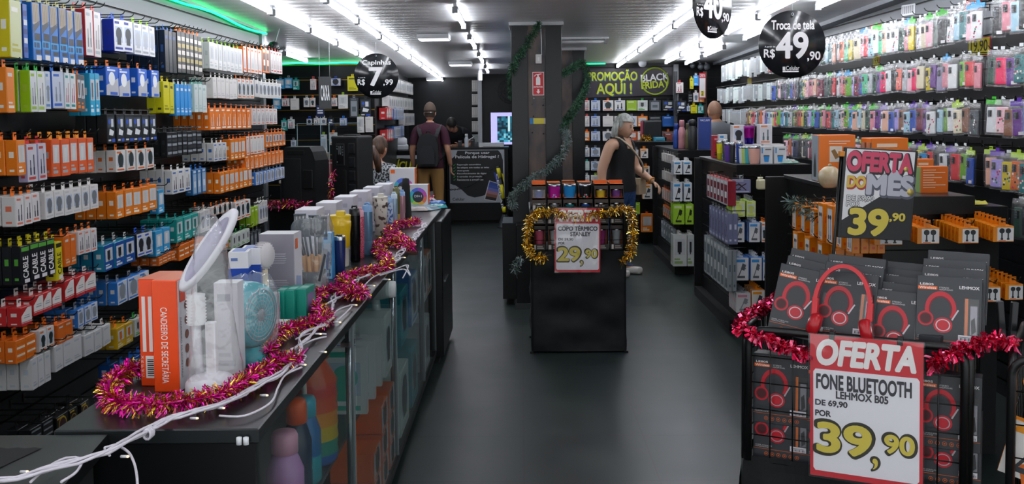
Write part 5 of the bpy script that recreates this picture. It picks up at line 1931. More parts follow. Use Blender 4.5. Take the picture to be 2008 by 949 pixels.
for i, x in enumerate(xs):
    for z, tab, ph in ((z1, COLL, 'lower'), (z1 + .178, COLU, 'upper')):
        y = SY + .06
        cup_box('windowed box with %s cup behind the basket wires, %s layer' % (tab[i][0], ph), x, y, z, None, pane=False)
        cup('%s thermal cup inside a box behind the basket wires, %s layer' % (tab[i][0], ph), x, y, z + .036, tab[i][1], .105, .034)
GOLD = [M('#d9a826', .2, .95), M('#f0c84a', .2, .95), M('#a87c18', .25, .95), M('#ffe9a8', .15, .9)]
tinsel('tinsel_garland', 'gold tinsel draped around the wire basket of cups',
       [at_y(px, py, yy) for px, py, yy in ((1070, 502, 6.42), (1048, 506, 6.42), (1036, 485, 6.44), (1034, 455, 6.45), (1040, 428, 6.45), (1056, 416, 6.43), (1075, 414, 6.42), (1095, 418, 6.44), (1135, 424, 6.46), (1175, 418, 6.44), (1195, 414, 6.42), (1215, 410, 6.42), (1234, 412, 6.44), (1240, 435, 6.45), (1240, 470, 6.44), (1234, 500, 6.42), (1218, 514, 6.42))], .042, 1300, GOLD, 9, wid=.005)


def offer_sign(name, label, W, H, loc, rz, rot, title, lines, price, cents, glossy=.2):
    """red framed price poster in a clear sleeve"""
    t = thing(name, label, 'sign', loc, rz, rot=rot)
    g = G()
    g.box(0, 0, 0, W, .002, H, M('#cf2230', .35))
    g.prism([(W * x, H * z) for x, z in ((.05, .04), (.95, .04), (.97, .06), (.97, .74), (.95, .76), (.05, .76), (.03, .74), (.03, .06))], -.0008, 0, M('#efecf2', .35))
    g.build('board', t)
    g = G()
    lettering(g, title, W * .07, H * .80, W * .93, H * .965, M('#f3edec', .35), -.0016, .08, .18)
    g.build('title', t)
    g = G()
    for (s_, x0, z0, x1, z1) in lines:
        lettering(g, s_, W * x0, H * z0, W * x1, H * z1, M('#34313c', .4), -.0016, .06)
    g.build('lettering', t)
    g = G()
    o1, i1 = M('#2f2b1e', .4), M('#dcc84e', .35)
    for (s_, x0, z0, x1, z1) in ((price, .06, .17, .56, .395), (',', .55, .09, .63, .19), (cents, .66, .22, .94, .365)):
        lettering(g, s_, W * x0, H * z0, W * x1, H * z1, o1, -.0016, .03 if s_ == ',' else .095)
        e = W * .016
        lettering(g, s_, W * x0 + e, H * z0 + e, W * x1 - e, H * z1 - e, i1, -.0024, .0 if s_ == ',' else .055)
    g.build('price', t)
    g = G()
    g.box(-.004, -.0045, -.004, W + .004, -.004, H + .004, clear('sign_sleeve', gloss=.04, rough=.05, bump=3.0))
    g.build('clear_sleeve', t)
    return t


a, b = at_y(1087, 408, SY - .05), at_y(1177, 533, SY - .05)
offer_sign('price_sign', 'red framed COPO TÉRMICO 29,90 price sign on the aisle basket', b.x - a.x, a.z - b.z, (a.x, SY - .05, b.z), 0, (0, rad(.6), 0), 'OFERTA',
           (('COPO TÉRMICO', .07, .65, .93, .73), ('STANLEY', .34, .565, .78, .63), ('DE 59,90', .08, .49, .40, .535), ('POR', .08, .435, .21, .475)), '29', '90')
# ---------------------------------------------------------------- the back of the shop
def board(name, label, x0, x1, y0, y1, h, m=BLACK, top=None, th=.03, cat='counter'):
    t = thing(name, label, cat, (0, 0, 0))
    g = G()
    g.box(x0 - .01, y0 - .015, h - th, x1 + .01, y1, h, top or m, .003, 1)
    g.build('counter_top', t)
    g = G()
    g.box(x0, y0, 0.05, x1, y1 - .01, h - th, m)
    g.build('body', t)
    g = G()
    g.box(x0 + .03, y0 + .04, 0, x1 - .03, y1 - .03, .05, MATTE)
    g.build('plinth', t)
    return t


board('speaker_counter', 'low black counter carrying the two loudspeakers', -2.30, -1.22, 8.70, 9.35, .80)
board('cash_desk', 'pale topped cash desk behind the loudspeakers', -2.55, -1.86, 10.2, 10.75, .95, M('#2a2c30', .4), M('#bfb2a4', .4))

SPK = M('#0f1114', .55)
GRL = noisy('speaker_mesh', '#0a0b0c', '#1b1d20', 420, rough=.55, detail=0)
p = Vector((at_y(597, 300, 8.98).x, 8.98, .80))
t = thing('loudspeaker', 'black moulded loudspeaker on the low counter by the cable wall', 'speaker', p, rad(-12))
g = G()
w, h, d = .17, .545, .15
prof = [(-w * .92, 0), (w * .92, 0), (w, .03), (w, .42), (w * .86, .50), (w * .7, h), (-w * .7, h), (-w * .86, .50), (-w, .42), (-w, .03)]
g.prism(prof, -d, d, SPK)
bmesh.ops.bevel(g.bm, geom=[e for e in g.bm.edges], offset=.008, segments=2, affect='EDGES')
g.build('cabinet', t)
g = G()
g.box(-w * .86, -d - .006, .05, w * .18, -d + .004, .44, GRL, .004)
g.build('grille', t)
g = G()
g.box(-w * .6, -d - .004, .47, w * .4, -d + .01, .515, M('#050506', .6), .006)
g.build('carry_handle', t)
g = G()
g.box(w * .28, -d - .012, .16, w * .88, -d + .01, .34, M('#08090b', .5), .01)
g.build('side_recess', t)
p = Vector((at_y(691, 300, 8.98).x, 8.98, .80))
t = thing('loudspeaker', 'tall black trolley loudspeaker with control panel beside the seated woman', 'speaker', p, rad(-28))
w, h, d = .155, .64, .12
g = G()
g.box(-w, -d, 0, w, d, h, SPK, .02, 3)
g.build('cabinet', t)
g = G()
g.box(-w * .62, -d - .005, .37, w * .02, -d + .004, .57, M('#2b2e32', .4), .004)
g.box(-w * .56, -d - .006, .38, -w * .04, -d - .004, .56, M('#0d0e10', .4))
for zz in (.545, .52, .40):
    g.ball((-w * .5, -d - .006, zz), .006, CHROME, 8)
g.build('control_panel', t)
g = G()
lettering(g, '10', -w * .40, .47, -w * .20, .55, M('#8e959b', .4), -d - .007, .02)
for i in range(4):
    g.box(-w * .14, -d - .0065, .46 + .025 * i, -w * .06, -d - .006, .472 + .025 * i, M('#6c7278', .4))
g.build('panel_marks', t)
for i in range(4):
    g = G()
    g.box(w * .30, -d - .008, .10 + .125 * i, w * .8, -d + .006, .20 + .125 * i, M('#1b1e22', .4), .008)
    g.build('rib', t)
g = G()
g.box(-w * .5, -d * .3, h - .01, w * .5, d * .3, h + .014, M('#16181b', .4), .006)
g.build('top_handle', t)
g = G()
g.box(-w * .15, -d - .004, .06, w * .12, -d + .004, .33, M('#08090a', .6), .004)
g.build('pull_recess', t)
RMG = [M('#c02a70', .25, .8), M('#d8508a', .22, .8), M('#b8862c', .25, .9)]
tinsel('tinsel_garland', 'magenta tinsel along the edge of the low speaker counter', ap([(524, 398, 8.66), (545, 402, 8.66), (565, 398, 8.66), (585, 403, 8.66), (605, 400, 8.66)]), .055, 800, RMG, 12, wid=.006)
tinsel('tinsel_garland', 'magenta tinsel hanging upright between the two loudspeakers', ap([(654, 338, 8.68), (652, 350, 8.66), (648, 362, 8.66), (650, 376, 8.68), (647, 403, 8.68)]), .04, 700, RMG, 13, wid=.005)

t = thing('acrylic_screen', 'clear acrylic screen standing on the pale cash desk', 'screen', (-2.38, 10.3, .95))
ACR = clear('acrylic', tint=(.93, .97, .97, 1), gloss=.06, rough=.02)
for i in range(2):
    g = G()
    g.box(.34 * i, 0, 0, .33 + .34 * i, .005, .60, ACR)
    q = g.build('clear_panel', t)
    g = G()
    g.box(.34 * i - .003, -.002, 0, .34 * i + .004, .007, .60, M('#8fa8ac', .2))
    g.box(.34 * i, -.002, .596, .33 + .34 * i, .007, .602, M('#8fa8ac', .2))
    g.build('edge', q)
for i, (x, c, lab) in enumerate(((-2.42, '#5c4634', 'brown carton behind the acrylic screen'), (-2.2, '#7a6a58', 'tan carton behind the acrylic screen'))):
    carton('stock_carton', lab, 'box', x, 10.5, .95, .2, .16, .34 - .06 * i, c, c, '#b9a890', face='y', pk='plain')
carton('stock_carton', 'orange box on the cash desk beside the tall loudspeaker', 'box', -1.95, 10.45, .95, .11, .1, .2, '#e8701c', '#ea7a24', '#f0e0d0', face='y', pk='plain')
carton('stock_carton', 'dark red box on the cash desk beside the orange one', 'box', -2.06, 10.55, .95, .08, .1, .2, '#8a1c22', '#962228', '#d0a0a0', face='y', pk='plain')


# goods on the back-left slat wall, facing the camera
def wallpack(px0, py0, px1, py1, y, st, look, where, name='accessory_pack', cat='packaged accessory', n=1, t=.04, grp=None, lab=None, gap=.02, hk=True):
    a, b = at_y(px0, py0, y), at_y(px1, py1, y)
    w, h = b.x - a.x, a.z - b.z
    for i in range(n):
        pack(name, cat, ST[st], w, h, t, (a.x + w / 2 + .004 * i, y + t * 1.1 * i, a.z), RR.uniform(-.04, .04),
             lab or ('%s %s' % (look, where) if i == 0 else '%s behind the front one %s' % (look, where)), grp or where, tab=i == 0)
    if hk:
        hook((a.x + w / 2, y + gap + t * n * 1.1, a.z + .009), 0, gap + t * n * 1.1 + .015, 'wire hook of the %s %s' % (look, where), 'wire hooks on the back shelves')


BK_L = [(541, 153, 558, 174, 'skyclear', 'blue pack'), (558, 151, 573, 173, 'skyclear', 'blue windowed pack'), (574, 154, 586, 176, 'tealgreen', 'teal pack'), (608, 153, 620, 176, 'redwhite', 'red pack'),
        (648, 152, 668, 168, 'whitechg', 'white and blue pack'), (681, 148, 701, 178, 'yellow', 'pale yellow bag'), (535, 192, 550, 214, 'skyclear', 'light blue box'), (552, 191, 567, 208, 'redclear', 'red framed box'),
        (569, 191, 586, 215, 'white', 'square white box'), (595, 190, 607, 210, 'whitephoto', 'white pad pack'), (608, 190, 618, 210, 'whiteor', 'white round charger pack'), (649, 190, 661, 208, 'whitecab', 'white card pack'),
        (663, 184, 682, 213, 'clearw', 'white bagged pack'), (685, 190, 703, 230, 'charcoal', 'phone pouch with dark screen'), (706, 192, 727, 228, 'adapter', 'phone pouch with green header'), (551, 234, 563, 256, 'tealgreen', 'teal earphone box'),
        (564, 232, 577, 252, 'tealwhite', 'white and teal earphone box'), (601, 231, 612, 245, 'whitechg', 'small white adapter pack'), (615, 230, 627, 245, 'whitedark', 'small white cable pack'), (629, 230, 640, 245, 'whitephoto', 'small white plug pack'),
        (642, 230, 654, 245, 'adapter', 'small grey plug pack'), (666, 230, 680, 246, 'bluecable', 'blue small pack'), (700, 227, 714, 260, 'clearw', 'long white tube pack'), (716, 227, 731, 259, 'white', 'long plain white pack'),
        (570, 273, 580, 288, 'greyblue', 'pale grey pack'), (628, 262, 641, 300, 'skywhite', 'violet white box'), (646, 258, 661, 284, 'whiteor', 'white bagged box')]
for i, (a, b, c, d, st, look) in enumerate(BK_L):
    row = 'top' if b < 180 else 'second' if b < 222 else 'third' if b < 262 else 'lowest'
    dup_ = [q for q in BK_L[:i] if q[5] == look]
    wallpack(a, b, c, d, 12.16, st, look, 'in the %s row of the back slat wall%s' % (row, ' again' if dup_ else ''), t=.04, grp='packs on the back slat wall', hk=False)

for py, nm in ((152, 'top'), (190, 'second'), (231, 'third'), (264, 'lowest')):
    a, b = at_y(534, py, 12.18), at_y(732, py, 12.18)
    rail(a, b, (0, .12, 0), 'thin black rail of the %s row on the back slat wall' % nm)

# side wall of the back room: red boxes and white films
n_ = 0
for (y0, y1, zt_, zb_, st, look, nn) in ((12.45, 13.1, 208, 232, 'redwedge', 'red box', 4), (13.15, 14.3, 206, 232, 'bluesmall', 'blue edged film pack', 8), (12.45, 13.1, 248, 271, 'redwedge', 'red box', 4), (13.15, 14.3, 244, 268, 'bluesmall', 'blue edged film pack', 8),
                                         (13.4, 15.6, 152, 178, 'whitephoto', 'white film pack', 12), (12.7, 15.6, 186, 212, 'whitephoto', 'white film pack', 14), (14.4, 15.7, 218, 246, 'whitephoto', 'white film pack', 8)):
    n_ += 1
    rown = ['middle', 'middle', 'lower', 'lower', 'top', 'second', 'third'][n_ - 1]
    xw = -1.72
    za, zb = 1.62 + (225 - zt_) * 13.5 / 1900, 1.62 + (225 - zb_) * 13.5 / 1900
    for k in range(nn):
        y = y0 + (y1 - y0) * (k + .5) / nn
        pack('film_pack', 'packaged film', ST[st], min((y1 - y0) / nn * .92, .12), za - zb, .10, (xw, y, za), PI / 2 + RR.uniform(-.05, .05), '%s on the %s row of the back room side wall' % (look, rown), '%ss, %s row of the back room' % (look, rown), False)
    g = G()
    g.box(-1.85, y0, za + .001, xw - .02, y1, za + .008, WIRE)
    tag(g.build('hanging_rail'), 'black rail carrying the %ss, %s row of the back room' % (look, rown), 'rail')
for r_, (ya, yb_) in enumerate(((156, 179), (183, 205), (209, 230), (236, 258), (262, 286))):
    a, b = at_y(925, ya, 15.85), at_y(947, yb_, 15.85)
    for k in range(6):
        w = (b.x - a.x) / 6
        pack('film_pack', 'packaged film', ST['mint' if r_ == 4 else 'white'], w * .9, a.z - b.z, .05, (a.x + w * (k + .5), 15.85, a.z), 0, 'slim white film pack on the %s shelf beside the white post' % ORD[r_], 'slim films, %s shelf by the post' % ORD[r_], False)
    g = G()
    g.box(a.x - .01, 15.84, b.z - .02, b.x + .01, 16.0, b.z - .001, WIRE)
    tag(g.build('narrow_shelf'), 'narrow black shelf holding slim films by the post, %s from the top' % ORD[r_], 'shelf')

# service counters
HX0, HX1, HY = at_y(876, 300, 14.4).x, at_y(996, 300, 14.4).x, 14.4
HH = at_y(935, 289, 14.4).z
board('service_counter', 'black service counter carrying the HIDROGEL poster', HX0, HX1, HY, 14.95, HH)
a = at_y(748, 300, 14.4)
board('service_counter', 'black service counter with the yellow PELÍCULA poster, behind the capped man', -1.83, HX0 - .02, HY, 14.95, HH - .04)


def poly_rect(g, x0, z0, x1, z1, m, y):
    g.face([(x0, y, z0), (x1, y, z0), (x1, y, z1), (x0, y, z1)], m)


a, b = at_y(881, 294, HY), at_y(990, 397, HY)
W, Hh = b.x - a.x, a.z - b.z
t = thing('poster', 'black and grey Porque usar Película de Hidrogel poster on the service counter', 'poster', (a.x, HY - .006, b.z))
g = G()
g.box(0, -.004, 0, W, .004, Hh, M('#9fa4ac', .35))
g.box(W * .012, -.0045, Hh * .012, W * .988, -.004, Hh * .988, M('#a9aeb6', .35))
bl = M('#101216', .35)
pts = [(0.0, .36), (.1, .33), (.22, .24), (.32, .14), (.45, .10), (.6, .13), (.8, .2), (.9, .16), (.985, .14), (.985, .80), (.95, .92), (.90, .985), (.14, .985), (.11, .90), (.04, .84), (0.0, .84)]
g.face([(W * (.012 + .976 * x), -.0052, Hh * z) for x, z in pts], bl)
g.build('board', t)
g = G()
WL = M('#dfe2e6', .4)
lettering(g, 'Porque usar', W * .29, Hh * .905, W * .73, Hh * .965, WL, -.006, .035)
lettering(g, 'Película de Hidrogel ?', W * .11, Hh * .825, W * .90, Hh * .895, WL, -.006, .035)
g.build('title', t)
g = G()
for i, s_ in enumerate(('Reparação automática', 'Se adapta em todas as telas', 'Anti-queda', 'Reconhecimento de digital', '6 camadas de proteção', 'Resistente a arranhões')):
    z = Hh * (.70 - .056 * i)
    lettering(g, s_, W * .14, z, W * (.14 + .0215 * len(s_)), z + Hh * .036, WL, -.006, .03)
    g.face([(W * .065, -.006, z + Hh * .015), (W * .082, -.006, z), (W * .12, -.006, z + Hh * .045), (W * .083, -.006, z + Hh * .016)], M('#1fc04a', .4))
lettering(g, 'Celular', W * .05, Hh * .045, W * .27, Hh * .10, M('#2a2d33', .4), -.006, .03)
g.build('lettering', t)
g = G()
pm = [(.62, .06), (.84, .02), (.96, .34), (.72, .42)]
g.face([(W * x, -.0062, Hh * z) for x, z in pm], M('#c9ccd2', .3))
for k in range(6):
    u0, u1 = k / 6, (k + 1) / 6
    A, B, C, D = [Vector((W * x, -.0068, Hh * z)) for x, z in ((.64, .07), (.835, .035), (.94, .335), (.73, .405))]
    g.face([A.lerp(D, u0), B.lerp(C, u0), B.lerp(C, u1), A.lerp(D, u1)], M(['#2a2320', '#8a5a48', '#a87a88', '#6a70b8', '#3a56a8', '#2f4c9c'][k], .35))
g.face([(W * x, -.0058, Hh * z) for x, z in ((.80, .58), (.96, .50), (.99, .30), (.86, .34))], M('#28409a', .35))
g.face([(W * x, -.0058, Hh * z) for x, z in ((.95, .12), (.985, .10), (.985, .52), (.95, .56))], M('#d8cc1e', .35))
g.build('phone_picture', t)
a, b = at_y(750, 304, HY), at_y(872, 396, HY)
W, Hh = b.x - a.x, a.z - b.z
t = thing('poster', 'black poster with yellow PELÍCULA lettering behind the man with the backpack', 'poster', (a.x, HY - .006, b.z))
g = G()
g.box(0, -.004, 0, W, .004, Hh, bl)
g.face([(W * x, -.005, Hh * z) for x, z in ((.02, .90), (.3, .93), (.6, .91), (.98, .95), (.98, .99), (.02, .99))], M('#b9bec4', .35))
g.face([(W * x, -.005, Hh * z) for x, z in ((.02, .02), (.5, .02), (.9, .06), (.98, .3), (.7, .2), (.3, .22), (.02, .34))], M('#b9bec4', .35))
g.build('board', t)
g = G()
lettering(g, 'PELÍCULA', W * .02, Hh * .70, W * .62, Hh * .90, M('#d6d21c', .35), -.0058, .05, .2)
g.build('lettering', t)
a, b = at_y(940, 283, 14.5), at_y(988, 291, 14.5)
carton('flat_carton', 'flat white box lying on the service counter under the screen', 'box', (a.x + b.x) / 2, 14.6, HH, b.x - a.x, .2, .06, '#cfd3d6', '#d6dadc', '#aeb4b8', face='y', pk='plain')
bottle('clear spray bottle with pale cap on the service counter', Vector((at_y(915, 290, 14.55).x, 14.55, HH)), '#c3cdd4', '#dfe3e6', .20, .032)
for i, (px, h, c, lab) in enumerate(((902, .10, '#26282c', 'small black tool box on the service counter'), (927, .12, '#1a1c20', 'black heat gun box behind the spray bottle'), (934, .07, '#3a3f45', 'grey small box beside the flat white one'))):
    carton('small_carton', lab, 'box', at_y(px, 290, 14.7).x, 14.72, HH, .06, .07, h, c, c, '#8a9098', face='y', pk='plain')
p = at_y(786, 290, 14.55)
t = thing('label_machine', 'rounded white machine on the service counter beside the capped man', 'machine', (p.x, 14.62, HH - .04), rad(15))
g = G()
g.box(-.10, -.09, 0, .10, .09, .09, M('#c9cdd4', .35), .025, 3)
g.build('base', t)
g = G()
g.lathe([(0, -.09), (.075, -.09), (.085, -.06), (.085, .06), (.07, .09), (0, .09)], M('#d4d8e0', .35), 20, c=(-.01, 0, .11), ax=Matrix.Rotation(PI / 2, 3, 'Y'))
g.build('drum_cover', t)
# screen
a, b = at_y(961, 219, 15.12), at_y(1019, 285, 15.12)
W, Hh = b.x - a.x, a.z - b.z
t = thing('wall_screen', 'lit screen with lilac border and blue camera picture beside the column', 'screen', (a.x, 15.17, b.z))
g = G()
g.box(0, -.05, 0, W, .02, Hh, M('#15171a', .35), .006, 2)
g.build('bezel', t)
g = G()
poly_rect(g, W * .02, Hh * .03, W * .98, Hh * .97, M('#b7b4ee', .4, emit=1.0), -.0512)
g.build('lit_panel', t)
g = G()
R2 = random.Random(12)
x0, z0, x1, z1 = W * .24, Hh * .10, W * .97, Hh * .86
nx, nz = 10, 12
for i in range(nx):
    for j in range(nz):
        c = R2.choice(['#0e2a3a', '#123c50', '#1a5468', '#0a1e28', '#1f6a80', '#2a8098'] if j > 4 else ['#2a7f98', '#4aa8c0', '#1a5468', '#88c8d8', '#123c50'])
        if i in (5,) and j > 4:
            c = '#c8f0f4'
        poly_rect(g, x0 + (x1 - x0) * i / nx, z0 + (z1 - z0) * j / nz, x0 + (x1 - x0) * (i + 1) / nx, z0 + (z1 - z0) * (j + 1) / nz, M(c, .4, emit=.8), -.0518)
g.build('picture', t)
p = at_y(942, 147, 15.05)
t = thing('wall_lamp', 'small glowing white lamp on top of the white post', 'lamp', (p.x, 15.06, p.z))
g = G()
g.box(-.03, 0, -.09, .03, .04, .09, BATTEN, .008)
g.build('housing', t)
g = G()
g.box(-.024, -.012, -.08, .024, .0, .08, M('#f2f2ff', .4, emit=8.0), .004)
g.build('diffuser', t)
p = at_y(960, 140, 15.0)
t = thing('dome_camera', 'white dome camera under the ceiling beside the white post', 'camera', (p.x, 15.0, p.z + .06))
g = G()
g.lathe([(0, .03), (.07, .03), (.07, 0), (.055, -.02)], M('#c9ccd0', .4), 18)
g.tube([(0, .0, .03), (0, .16, .03)], .02, M('#c9ccd0', .4), 8)
g.build('housing', t)
g = G()
g.ball((0, 0, -.02), .052, M('#1a1c20', .1), 14)
g.build('dome', t)
p = at_y(1000, 178, 15.1)
t = thing('wall_fan', 'dark round wall fan barely visible beside the column', 'fan', (p.x, 15.1, p.z))
ax = Matrix.Rotation(PI / 2, 3, 'X')
g = G()
for r in (.05, .10, .15, .19):
    g.tube([(r * math.cos(q * PI / 14), -.02 * (r < .15), r * math.sin(q * PI / 14)) for q in range(28)], .004, M('#26292d', .4), 5, closed=True)
for q in range(12):
    g.tube([(.03 * math.cos(q * PI / 6), -.02, .03 * math.sin(q * PI / 6)), (.19 * math.cos(q * PI / 6), 0, .19 * math.sin(q * PI / 6))], .003, M('#26292d', .4), 5)
g.build('cage', t)
g = G()
g.lathe([(0, -.01), (.04, -.01), (.045, .06), (0, .07)], MATTE, 14, ax=ax.inverted())
g.build('motor', t)
# barrier post with chain
p = at_z(990, 446, 0)
t = thing('barrier_post', 'black post with yellow stripe on a cone foot before the HIDROGEL poster', 'barrier', p)
zt_ = at_y(972, 326, p.y).z
g = G()
g.lathe([(0, 0), (.11, 0), (.112, .012), (.10, .02), (.045, .17), (.03, .19), (0, .19)], M('#23282c', .5), 24)
g.build('cone_foot', t)
g = G()
g.tube([(0, 0, .15), (-.03, 0, .5), (-.09, 0, zt_)], .028, M('#101215', .4), 12)
g.build('pole', t)
g = G()
for za, zb in ((.22, .30), (.42, .62), (.72, .86)):
    g.tube([(-.03 * (za - .15) / .35 if za < .5 else -.03 - .06 * (za - .5) / (zt_ - .5), -.006, za), (-.03 * (zb - .15) / .35 if zb < .5 else -.03 - .06 * (zb - .5) / (zt_ - .5), -.006, zb)], .0285, M('#d6cc14', .4), 12)
g.build('yellow_stripe', t)
g = G()
mx = Matrix.Rotation(rad(-9), 4, 'Y')
lettering(g, 'CELULAR', .0, .28, .03, .78, M('#dfe2e4', .4), -.034, .03, rot90=1, mx=mx)
g.build('lettering', t)
q0, q1 = at_y(966, 330, p.y), at_y(878, 372, 14.2)
g = G()
for i in range(26):
    u = i / 25
    c = q0.lerp(q1, u) + Vector((0, 0, -.16 * math.sin(PI * u) * .6))
    e = q0.lerp(q1, u + .01)
    r = .016
    axs = (q1 - q0).normalized()
    up = Vector((0, 0, 1)) if i % 2 else axs.cross(Vector((0, 0, 1))).normalized()
    g.tube([c + axs * (r * 1.1 * math.cos(k * PI / 5)) + up * (r * .6 * math.sin(k * PI / 5)) for k in range(10)], .004, M('#15171a', .4), 5, closed=True)
tag(g.build('barrier_chain'), 'black plastic chain drooping across the HIDROGEL poster', 'chain')

# ---------------------------------------------------------------- promotion banner wall and its goods
t, w, h = sign_plate('banner', 'dark PROMOÇÃO AQUI black friday banner on the back wall', 'banner', 1143, 133, 1323, 190, 13.14, .01)
g = G()
g.face([(0, 0, 0), (w, 0, h * .07), (w, 0, h), (0, 0, h * .93)], noisy('banner_print', '#1a1420', '#2b2230', 6, rough=.35))
g.face([(0, .004, 0), (0, .004, h * .93), (w, .004, h), (w, .004, h * .07)], M('#1a1a1c', .5))
g.build('sheet', t)
g = G()
YG, BLU = M('#c4d222', .4), M('#2a5a7a', .4)
for s_, x0, z0, x1, z1 in (('PROMOÇÃO', .05, .50, .59, .92), ('AQUI !', .15, .06, .53, .47)):
    lettering(g, s_, w * x0 + .008, h * z0 - .008, w * x1 + .008, h * z1 - .008, BLU, -.003, .06)
    lettering(g, s_, w * x0, h * z0, w * x1, h * z1, YG, -.006, .045)
g.build('lettering', t)
g = G()
cx, cz, r = w * .785, h * .53, h * .44
g.tube([(cx + r * math.cos(i * PI / 20), -.005, cz + r * math.sin(i * PI / 20)) for i in range(40)], .012, M('#9fb82a', .4), 6, closed=True)
g.box(cx - w * .15, -.0085, cz - h * .20, cx + w * .15, -.006, cz + h * .24, M('#1a1420', .4))
mxr = Matrix.Translation((cx, 0, cz)) @ Matrix.Rotation(rad(-4), 4, 'Y')
lettering(g, 'BLACK', -w * .15, h * .02, w * .15, h * .24, M('#e6e6ea', .4), -.011, .05, mx=mxr)
lettering(g, 'FRIDAY', -w * .15, -h * .22, w * .15, h * .0, M('#c4d222', .4), -.011, .05, mx=mxr)
g.build('emblem', t)
for i, px in enumerate((1260, 1358, 1374, 1386)):
    p = at_y(px, [124, 129, 131, 131][i], 12.9)
    t = thing('ceiling_camera' if i == 0 else 'wall_speaker', ['white round ceiling camera above the promotion banner', 'small grey round device over the corner shelves', 'second small grey device over the corner shelves', 'small grey device nearest the case wall corner'][i], 'camera', p)
    g = G()
    g.ball((0, 0, 0), [.055, .035, .04, .045][i], M('#b9bcc2' if i == 0 else '#5a5e64', .4), 12)
    g.build('ball', t)
    g = G()
    g.tube([(0, 0, .03), (0, .1, ceil_z(13) - p.z - .01)], .012, M('#9a9da2', .4), 8)
    g.build('bracket', t)
BR = []
cols = [('redclear', 'pink'), ('bluecable', 'blue'), ('whiteor', 'white and red'), ('whitedark', 'white and dark'), ('yellow', 'olive'), ('clearw', 'silver'), ('charcoal', 'charcoal'), ('adapter', 'black and teal')]
xs_ = [(1146, 1156), (1159, 1177), (1182, 1203), (1205, 1226), (1229, 1249), (1250, 1270), (1273, 1296), (1299, 1322)]
rows_ = [(195, 217), (226, 248), (256, 276), (288, 307), (315, 334), (342, 360)]
rst = [['redclear', 'bluecable', 'whiteor', 'whitedark', 'limeg', 'ltgreen', 'charcoal', 'adapter'], ['redwhite', 'bluecable', 'white', 'clearw', 'bluesmall', 'orange', 'blackcab', 'bluedeep'],
       ['orange', 'bluecable', 'whitephoto', 'white', 'redorange', 'orwhite', 'blackcab', 'orgrey'], ['whitedark', 'bluesmall', None, None, None, None, None, None], ['mint', 'greyblue', None, None, None, None, None, None], ['tealwhite', 'clearw', None, None, None, None, None, None]]
rnm = {'redclear': 'pink topped box', 'bluecable': 'blue headphone box', 'whiteor': 'white and orange headphone box', 'whitedark': 'white box with dark headphone', 'limeg': 'olive gadget box', 'ltgreen': 'pale green gadget box', 'charcoal': 'charcoal gadget box',
       'adapter': 'black box with white print', 'redwhite': 'red and white box', 'white': 'plain white box', 'clearw': 'silver windowed box', 'bluesmall': 'white and blue box', 'orange': 'orange box', 'blackcab': 'black box', 'bluedeep': 'deep blue box',
       'whitephoto': 'white picture box', 'redorange': 'red orange box', 'orwhite': 'orange edged box', 'orgrey': 'grey and orange box', 'mint': 'mint topped box', 'greyblue': 'grey blue box', 'tealwhite': 'teal printed box'}
for ri, (ya, yb_) in enumerate(rows_):
    for ci, (xa, xb) in enumerate(xs_):
        st = rst[ri][ci]
        if st:
            wallpack(xa, ya, xb, yb_, 13.05, st, rnm[st], 'under the promotion banner, %s row, %s along' % (ORD[ri], ORD[ci]), 'headphone_box', 'packaged accessory', t=.05, grp='boxes under the promotion banner', hk=False)
    a, b = at_y(xs_[0][0], ya - 1, 13.075), at_y(xs_[-1 if ri < 3 else 1][1], ya - 1, 13.075)
    rail(a, b, (0, .12, 0), 'thin black rail of the %s row under the promotion banner' % ORD[ri])
# corner shelves with toys and small packs between banner and case wall
for i, (xa, ya, xb, yb_, st, look) in enumerate(((1326, 160, 1340, 182, 'redclear', 'red topped clear pack'), (1353, 152, 1360, 174, 'yellow', 'yellow slim pack'), (1360, 146, 1370, 168, 'skyblue', 'blue bird shaped pack'), (1350, 182, 1358, 200, 'blackcab', 'black slim pack'),
                                                 (1360, 180, 1370, 200, 'whitephoto', 'white picture pack'), (1371, 184, 1381, 200, 'orange', 'orange pack'), (1326, 196, 1346, 218, 'adapter', 'dark teal pack'), (1347, 206, 1354, 218, 'bluesmall', 'small blue pack'),
                                                 (1355, 204, 1367, 222, 'yellow', 'yellow bead pack'), (1368, 205, 1380, 222, 'tealgreen', 'teal pack'))):
    wallpack(xa, ya, xb, yb_, 12.75, st, look, 'on the corner shelves beside the banner', t=.04, grp='packs on the corner shelves', gap=.05)
t = thing('corner_rack', 'black metal rack between banner and phone cases', 'rack', (0, 0, 0))
for px in (1325, 1383):
    q = at_y(px, 200, 12.84)
    g = G()
    g.box(q.x - .02, 12.82, 0, q.x + .02, 12.9, at_y(px, 140, 12.84).z, M('#3a3d42' if px == 1325 else '#5a4a3e', .4))
    g.build('upright', t)
for py in (183, 203, 225):
    q0, q1 = at_y(1325, py, 12.84), at_y(1383, py, 12.84)
    g = G()
    g.box(q0.x, 12.80, q0.z - .01, q1.x, 12.84, q0.z, BLACK)
    g.build('rail', t)
g = G()
q = at_y(1325, 200, 13.1)
g.box(q.x - .03, 13.05, 1.62, q.x + .03, 13.14, 2.27, M('#aeb2b8', .35))
g.build('white_edge', t)
t, w, h = sign_plate('price_sign', 'narrow red and white OFERTA slip at the corner rack', 'sign', 1371, 143, 1384, 193, 12.70)
g = G()
g.box(0, 0, 0, w, .003, h, M('#c22a36', .4))
poly_rect(g, w * .06, h * .04, w * .94, h * .80, M('#dcd9da', .4), -.001)
poly_rect(g, w * .25, h * .10, w * .75, h * .30, M('#d8c83a', .4), -.0016)
g.build('board', t)
g = G()
lettering(g, 'OFERTA', w * .08, h * .84, w * .92, h * .95, M('#f0eaea', .4), -.0016, .03)
